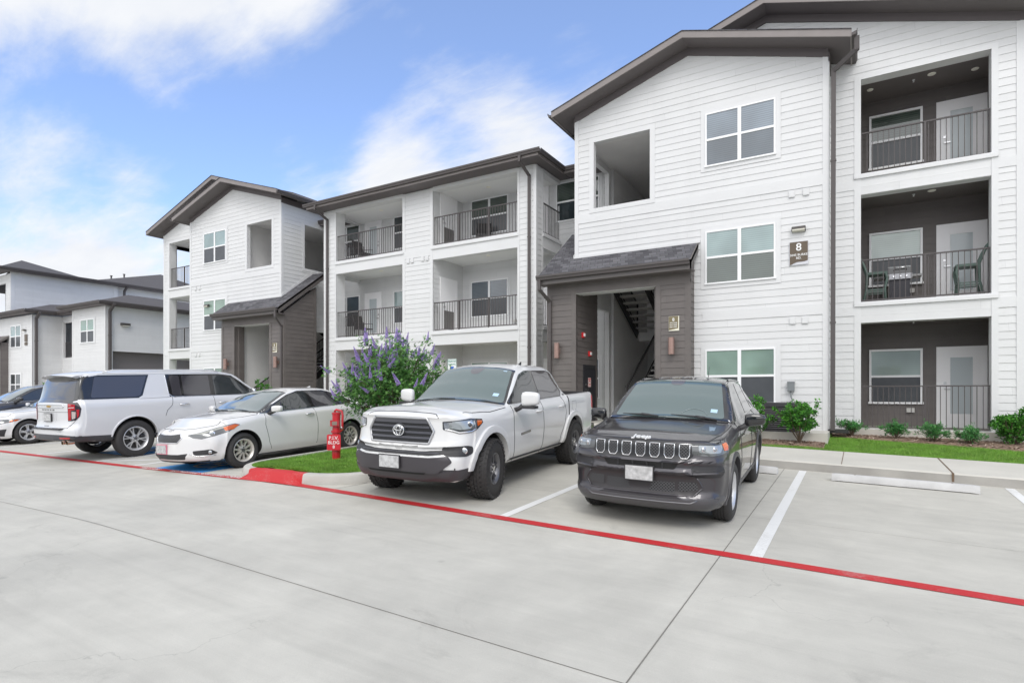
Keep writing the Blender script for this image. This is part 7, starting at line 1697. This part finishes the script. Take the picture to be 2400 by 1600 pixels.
def vitex(x, y, z):
    r = random.Random(21); o = empty('flowering_shrub', (x, y, z), 'tall flowering shrub with purple flower spikes on the island between the sedan and the pickup', 'flowering shrub')
    f = MB(); st = MB(); base = Vector((x, y, z-.05)); tips = []
    PUR = [mat('purple_flower', (.33, .22, .56), .7, noise=.25, nscale=40), mat('lilac_flower', (.46, .37, .66), .7)]
    def clump(c, s, n):
        for j in range(n):
            p = c+Vector((r.gauss(0, s), r.gauss(0, s), r.gauss(0, s*.8))); ax = Vector((r.gauss(0, 1), r.gauss(0, 1), r.gauss(-.1, .7))).normalized(); sd_ = ax.orthogonal().normalized()
            f.mi = pick(r, (p.z-z)/2.1-.1)
            for k in (-1, -.5, 0, .5, 1): leaf(f, p, ax+sd_*k*.8, r.uniform(.06, .10)*(1-.25*abs(k)), .014, r, .1)
    for s in range(26):
        a = 2*math.pi*s/22*1.62+r.uniform(-.3, .3); el = .30+1.2*((s*7) % 22)/22; L_ = r.uniform(1.75, 2.3)*(1-.10*math.cos(el)*0)
        hx = 1.10*math.cos(el)**.8
        tip = base+Vector((math.cos(a)*hx, math.sin(a)*hx*.8, .62+1.20*math.sin(el)))
        q1 = base+(tip-base)*.35+Vector((0, 0, .22)); q2 = base+(tip-base)*.7+Vector((r.uniform(-.08, .08), r.uniform(-.08, .08), .18))
        P = [base, q1, q2, tip]; st.tube(P, [.022, .015, .009, .004], 6)
        for k in range(9):
            t = r.uniform(.30, 1.0); i = min(2, int(t*3)); c = P[i].lerp(P[i+1], t*3-i); out = (c-base); out.z *= .3
            e = c+out.normalized()*r.uniform(.08, .36)+Vector((r.gauss(0, .14), r.gauss(0, .14), r.uniform(.0, .30))); st.tube([c, e], [.006, .003], 4)
            clump(e, .08, 19); clump(c.lerp(e, .5), .085, 10); tips.append((e, (e-c).normalized()))
        tips.append((tip, (tip-q2).normalized())); clump(tip, .08, 14)
    for k in range(150):
        a = r.uniform(0, 6.28); e = r.uniform(-.1, 1.3); q = r.uniform(.55, .95); c = base+Vector((math.cos(a)*math.cos(e)*1.12*q, math.sin(a)*math.cos(e)*.95*q, .78+1.0*math.sin(e)*q)); clump(c, .09, 9)
        if k % 4 == 0: st.tube([base+Vector((0, 0, .4)), c], [.008, .003], 4)
    adopt(f.build('foliage', VG, None, recalc=False), o); adopt(st.build('branches', BARK, None), o)
    # one spike, then copies
    sp = MB(); L_ = .24
    for k in range(26):
        t = k/25; z_ = L_*t; rr = .030*(1-t*.85)
        for q in range(6):
            a = q*math.pi/3+k*.7; c = Vector((math.cos(a)*rr, math.sin(a)*rr, z_)); sp.mi = 0 if (q+k) % 3 else 1
            w = .010*(1.15-t*.7); dd = Vector((math.cos(a), math.sin(a), .5)).normalized(); s1 = dd.orthogonal().normalized()*w; s2 = dd.cross(s1)
            sp.add([c+s1, c+s2, c-s1, c-s2, c+dd*w*1.4], [(0, 1, 4), (1, 2, 4), (2, 3, 4), (3, 0, 4)])
    first = sp.build('flower_spike', PUR, o, recalc=False); pim = first.matrix_parent_inverse.copy()
    tips.sort(key=lambda t: -(t[0].z*1.0+.5*math.hypot(t[0].x-x, t[0].y-y)-.4*(t[0].y-y))); n = 0
    for i, (p, d) in enumerate(tips[:99]):
        ob = first if i == 0 else first.copy()
        if i: COL.objects.link(ob); ob.parent = o; ob.matrix_parent_inverse = pim
        up = (d*.9+Vector((r.gauss(0, .25), r.gauss(0, .25), .75))).normalized(); s_ = r.uniform(.75, 1.2)
        ob.matrix_basis = Matrix.Translation(p) @ Vector((0, 0, 1)).rotation_difference(up).to_matrix().to_4x4() @ Matrix.Scale(s_, 4)
vitex(-8.05, 8.85, zg(-8.05, 8.85)+.16)

# ------------------------------------------------------------------ street furniture and fixtures
PR = mat('red_post_enamel', (.50, .012, .022), .32, coat=.5, noise=.08, nscale=20)
px_, py_ = -7.88, 7.15; pz = zg(px_, py_)+.15
o = empty('indicator_post', (px_, py_, pz), 'red fire-valve indicator post with a P.I.V. BLDG 8 plate on the island grass', 'valve post')
m = MB(); m.lathe([(.072, -.05), (.072, .48), (.088, .485), (.088, .52), (.066, .525), (.070, .80), (.078, .805), (.078, .83), (.05, .84), (0, .84)], (px_, py_, pz), 'z', 28); m.build('post', PR, o, smooth=40)
th_ = R(36)
def rotp(a, b, c): return (px_+a*math.cos(th_)-b*math.sin(th_), py_+a*math.sin(th_)+b*math.cos(th_), pz+c)
def obox(mb, a0, a1, b0, b1, c0, c1):
    mb.add([rotp(a, b, c) for c in (c0, c1) for a, b in ((a0, b0), (a1, b0), (a1, b1), (a0, b1))], [(3, 2, 1, 0), (4, 5, 6, 7), (0, 1, 5, 4), (1, 2, 6, 5), (2, 3, 7, 6), (3, 0, 4, 7)])
m = MB(); obox(m, -.085, .06, -.10, -.02, .60, .70); m.build('window_box', PR, o)
m = MB(); obox(m, -.055, .035, -.106, -.098, .618, .682); m.build('window_glass', mat('tarnished_glass', (.30, .24, .20), .3, .3), o)
m = MB(); m.tube([rotp(.055, -.03, .50), rotp(.11, -.03, .53), rotp(.115, -.03, .78), rotp(.10, -.02, .86), rotp(.0, -.01, .885), rotp(-.03, 0, .85)], .020, 10); m.build('operating_wrench', PR, o, smooth=True)
m = MB(); m.tube([rotp(.085, -.075, .60), rotp(.115, -.08, .57), rotp(.115, -.08, .53)], .008, 8); m.build('padlock_shackle', STEEL, o, smooth=True)
m = MB(); pr = []
for (cx_, cz_) in ((.095, .115), (-.095, .115), (-.095, -.115), (.095, -.115)):
    for k in range(5):
        a = math.atan2(cz_, cx_); a0 = {(1, 1): 0, (-1, 1): 90, (-1, -1): 180, (1, -1): 270}[(1 if cx_ > 0 else -1, 1 if cz_ > 0 else -1)]
        pr.append((cx_+.022*math.cos(R(a0+22.5*k)), cz_+.022*math.sin(R(a0+22.5*k))))
vv = [Vector(rotp(a-.02, -.108, .32+c)) for a, c in pr]; nrm = Vector(rotp(0, -1, 0))-Vector(rotp(0, 0, 0)); m.prism(vv, nrm*.006)
pl = m.build('sign_plate', mat('red_sign_plate', (.62, .02, .035), .35), o)
for s, zz, sz in (('P.I.V.', .395, .085), ('BLDG', .315, .078), ('8', .24, .08)):
    p = Vector(rotp(-.02, -.1155, zz)); text_mesh('lettering', s, sz, SIGNW, Matrix.Translation(p) @ Matrix.Rotation(th_, 4, 'Z') @ FACE_Y, pl, .0015)
for a in (-.08, .05): m = MB(); q = Vector(rotp(a-.005, -.115, .36)); m.tube([q, q+nrm*.006], .007, 8); m.build('bolt', STEEL, pl)
# accessible parking sign
sx_, sy_ = -9.65, 12.9; sz0 = zt(sx_, sy_)
o = empty('parking_sign', (sx_, sy_, sz0), 'white and green reserved parking sign on a post behind the pickup cab', 'road sign')
m = MB(); m.tube([(sx_, sy_+.02, sz0), (sx_, sy_+.02, 2.66)], .025, 10); m.build('post', mat('galvanised_post', (.45, .46, .47), .4, .6), o)
m = MB(); m.box(sx_-.15, sx_+.15, sy_-.008, sy_-.004, 2.18, 2.69); m.build('plate', SIGNW, o)
GS = mat('sign_green_ink', (.02, .26, .17), .4); BS = mat('sign_blue_ink', (.02, .12, .50), .4)
for s, zz in (('RESERVED', 2.62), ('PARKING', 2.54)): text_mesh('lettering', s, .058, GS, TM(sx_, sy_-.010, zz), o, .002)
m = MB(); m.box(sx_-.06, sx_+.06, sy_-.014, sy_-.008, 2.36, 2.48); m.build('wheelchair_panel', BS, o)
m = MB()
for q0, q1, q2, q3 in ((-.15, .15, 2.67, 2.68), (-.15, .15, 2.19, 2.20), (-.147, -.14, 2.2, 2.67), (.14, .147, 2.2, 2.67)): m.box(sx_+q0, sx_+q1, sy_-.013, sy_-.008, q2, q3)
m.build('border', GS, o)
# air conditioner
AC = mat('dark_grey_ac_metal', (.055, .052, .058), .45, .2)
o = empty('air_conditioner', (-1.55, 14.98, .862), 'dark louvred air-conditioning unit on the concrete pad behind the shrubs', 'air conditioner')
m = MB(); m.box(-1.90, -1.22, 14.66, 15.30, .90, 1.44); m.build('core', LINER, o)
m = MB(); m.box(-1.93, -1.19, 14.63, 15.33, .862, .92); m.box(-1.93, -1.19, 14.63, 15.33, 1.44, 1.53); 
for xx in (-1.93, -1.21):
    for yy in (14.63, 15.31): m.box(xx, xx+.02, yy, yy+.02, .92, 1.44)
m.build('casing', AC, o)
m = MB()
for k in range(11):
    z_ = .935+k*.047; m.prism([(-1.91, 14.64, z_), (-1.91, 14.655, z_+.026), (-1.21, 14.655, z_+.026), (-1.21, 14.64, z_)], (0, .004, 0)); m.box(-1.92, -1.915, 14.66, 15.30, z_, z_+.026); m.box(-1.205, -1.20, 14.66, 15.30, z_, z_+.026)
m.build('louvres', AC, o)
# electrical disconnect
o = empty('disconnect_box', (-1.40, 15.53, 1.8), 'grey electrical disconnect box with a flexible conduit on the white wall', 'electrical box')
EM = mat('grey_electrical_box', (.20, .215, .225), .45)
m = MB(); m.box(-1.475, -1.325, 15.42, 15.53, 1.80, 2.02); m.box(-1.48, -1.32, 15.415, 15.53, 2.0, 2.03); m.build('housing', EM, o)
m = MB(); m.tube([(-1.41, 15.47, 1.80), (-1.40, 15.46, 1.68), (-1.36, 15.42, 1.55), (-1.34, 15.36, 1.42)], .014, 8); m.build('conduit', EM, o, smooth=True)
# green counter-height chairs and the grill on the middle balcony
GC = mat('green_chair_paint', (.095, .14, .12), .5, noise=.1, nscale=8)
def bar_chair(x, y, z, face, label):
    o = empty('bar_chair', (x, y, z), label, 'chair', 'green balcony chairs')
    M = Matrix.Translation((x, y, z)) @ Matrix.Rotation(face, 4, 'Z')
    def P(a, b, c): return M @ Vector((a, b, c))
    for sy in (-.19, .19):
        m = MB(); m.tube([P(.20, sy, .74), P(.235, sy, .60), P(.19, sy, .35), P(.21, sy, 0)], [.026, .03, .024, .03], 8); m.build('leg', GC, o, smooth=True)
        m = MB(); m.tube([P(-.27, sy, 0), P(-.19, sy, .35), P(-.18, sy, .74), P(-.27, sy, 1.0), P(-.36, sy, 1.20)], [.03, .025, .03, .027, .022], 8); m.build('back_leg', GC, o, smooth=True)
    m = MB(); m.add([P(a, b, c) for c in (.70, .76) for a, b in ((-.2, -.21), (.24, -.21), (.24, .21), (-.2, .21))], [(3, 2, 1, 0), (4, 5, 6, 7), (0, 1, 5, 4), (1, 2, 6, 5), (2, 3, 7, 6), (3, 0, 4, 7)]); m.build('seat', GC, o)
    for i, c in enumerate((.95, 1.07, 1.18)): m = MB(); t = (c-.74)/.46; a = -.18-.18*t; m.bar(P(a, -.19, c), P(a, .19, c), .018, .07); m.build('back_slat', GC, o)
    for c in (.28, .33): m = MB(); m.bar(P(.2, -.19, c), P(.2, .19, c), .02, .03); m.bar(P(-.19, -.19, c), P(.2, -.19, c), .02, .03); m.bar(P(-.19, .19, c), P(.2, .19, c), .02, .03); m.build('stretcher', GC, o)
bar_chair(.36, 16.85, 3.94, 0, 'green counter-height chair left of the grill on the middle balcony')
bar_chair(2.16, 16.85, 3.94, R(180), 'green counter-height chair right of the balcony door on the middle balcony')
o = empty('gas_grill', (.88, 17.3, 3.94), 'black gas grill with a silver front panel on the middle balcony', 'grill')
m = MB(); m.box(.66, 1.08, 17.12, 17.52, 3.98, 4.55); m.build('cabinet', mat('grill_cabinet', (.035, .034, .042), .5), o)
m = MB(); m.box(.62, 1.12, 17.08, 17.12, 4.55, 4.68); m.build('control_panel', mat('grill_silver', (.42, .42, .44), .3, .6), o)
m = MB(); m.prism([(.63, 17.12, 4.68), (.63, 17.14, 4.84), (.63, 17.3, 4.9), (.63, 17.5, 4.84), (.63, 17.52, 4.68)], (.48, 0, 0)); m.build('lid', GLOSSB, o)
m = MB(); m.tube([(.75, 17.10, 4.78), (.78, 17.06, 4.83), (.98, 17.06, 4.83), (1.01, 17.10, 4.78)], .012, 8); m.build('handle', CHROME, o, smooth=True)
for a0, a1 in ((.34, .62), (1.12, 1.32)): m = MB(); m.box(a0, a1, 17.12, 17.5, 4.60, 4.65); m.build('side_shelf', mat('grill_shelf', (.25, .25, .25), .4), o)
for k in range(3): m = MB(); m.lathe([(0, -.03), (.022, -.03), (.025, 0)], (.75+k*.13, 17.08, 4.615), 'y', 12); m.build('knob', CHROME, o)
# black patio chairs on the centre balconies
def patio_chair(x, y, z, face, label):
    o = empty('patio_chair', (x, y, z), label, 'chair', 'black patio chairs'); M = Matrix.Translation((x, y, z)) @ Matrix.Rotation(face, 4, 'Z')
    def P(a, b, c): return M @ Vector((a, b, c))
    m = MB(); m.add([P(a, b, c) for c in (.38, .42) for a, b in ((-.24, -.24), (.26, -.24), (.26, .24), (-.24, .24))], [(3, 2, 1, 0), (4, 5, 6, 7), (0, 1, 5, 4), (1, 2, 6, 5), (2, 3, 7, 6), (3, 0, 4, 7)]); m.build('seat', BLACK, o)
    m = MB(); m.prism([P(-.24, -.24, .42), P(-.24, .24, .42), P(-.40, .24, .98), P(-.40, -.24, .98)], M.to_3x3() @ Vector((-.03, 0, 0))); m.build('backrest', BLACK, o)
    for sy in (-.25, .25): m = MB(); m.tube([P(.28, sy, 0), P(.24, sy, .62), P(-.30, sy, .66)], .014, 6); m.tube([P(-.32, sy, 0), P(-.24, sy, .42), P(-.41, sy, 1.0)], .014, 6); m.build('side_frame', BLACK, o)
patio_chair(-17.35, 17.2, 6.99, R(0), 'black patio chair on the top left balcony of the centre block')
patio_chair(-17.35, 17.2, 3.94, R(0), 'black patio chair on the middle left balcony of the centre block')
patio_chair(-11.6, 17.4, 6.99, R(-60), 'black patio chair on the top right balcony of the centre block')
# ------------------------------------------------------------------ unseen block and trees, added to give glass and paint something to reflect
ob = empty('apartment_building', (-10, -34, 0), 'pale apartment block added out of view behind the camera, for reflections in glass and paint', 'apartment building')
m = MB(); wall(m, 'y', -30, 1, -34, 16, -2.2, 8.6, th=8, tn=.01); m.build('wall', WHITE, ob)
m = MB(); m.prism([(-35, -29.3, 8.6), (-35, -34, 10.6), (-35, -39, 8.6)], (52, 0, 0)); m.build('roof', SHING, ob)
for i in range(9):
    for z in (-.3, 2.7, 5.7):
        m = MB(); m.box(-32+i*5.6, -30.2+i*5.6, -29.99, -29.9, z, z+1.5); m.build('window', G_DARK, ob)
for x, y, hgt, lb in ((-27, -22, 6.5, 'broad green tree added out of view behind the camera, for window reflections'), (9, -21, 5.5, 'smaller green tree added out of view near the right, for reflections')):
    r = random.Random(int(x)+90); t = empty('tree', (x, y, -1.4), lb, 'tree'); k = MB(); k.tube([(x, y, -1.4), (x+.1, y, 1.0), (x, y+.1, hgt*.6)], [.16, .12, .05], 8); f = MB()
    for j in range(1500):
        a = Vector((r.gauss(0, 1), r.gauss(0, 1), r.gauss(0, .8))).normalized()*r.uniform(.4, 1)*2.2; f.mi = r.choice((0, 1, 1, 2)); leaf(f, Vector((x, y, hgt*.62))+a, Vector((r.gauss(0, 1), r.gauss(0, 1), r.gauss(0, 1))), .32, .2, r)
    adopt(k.build('trunk', BARK, None), t); adopt(f.build('crown', LG, None, recalc=False), t)
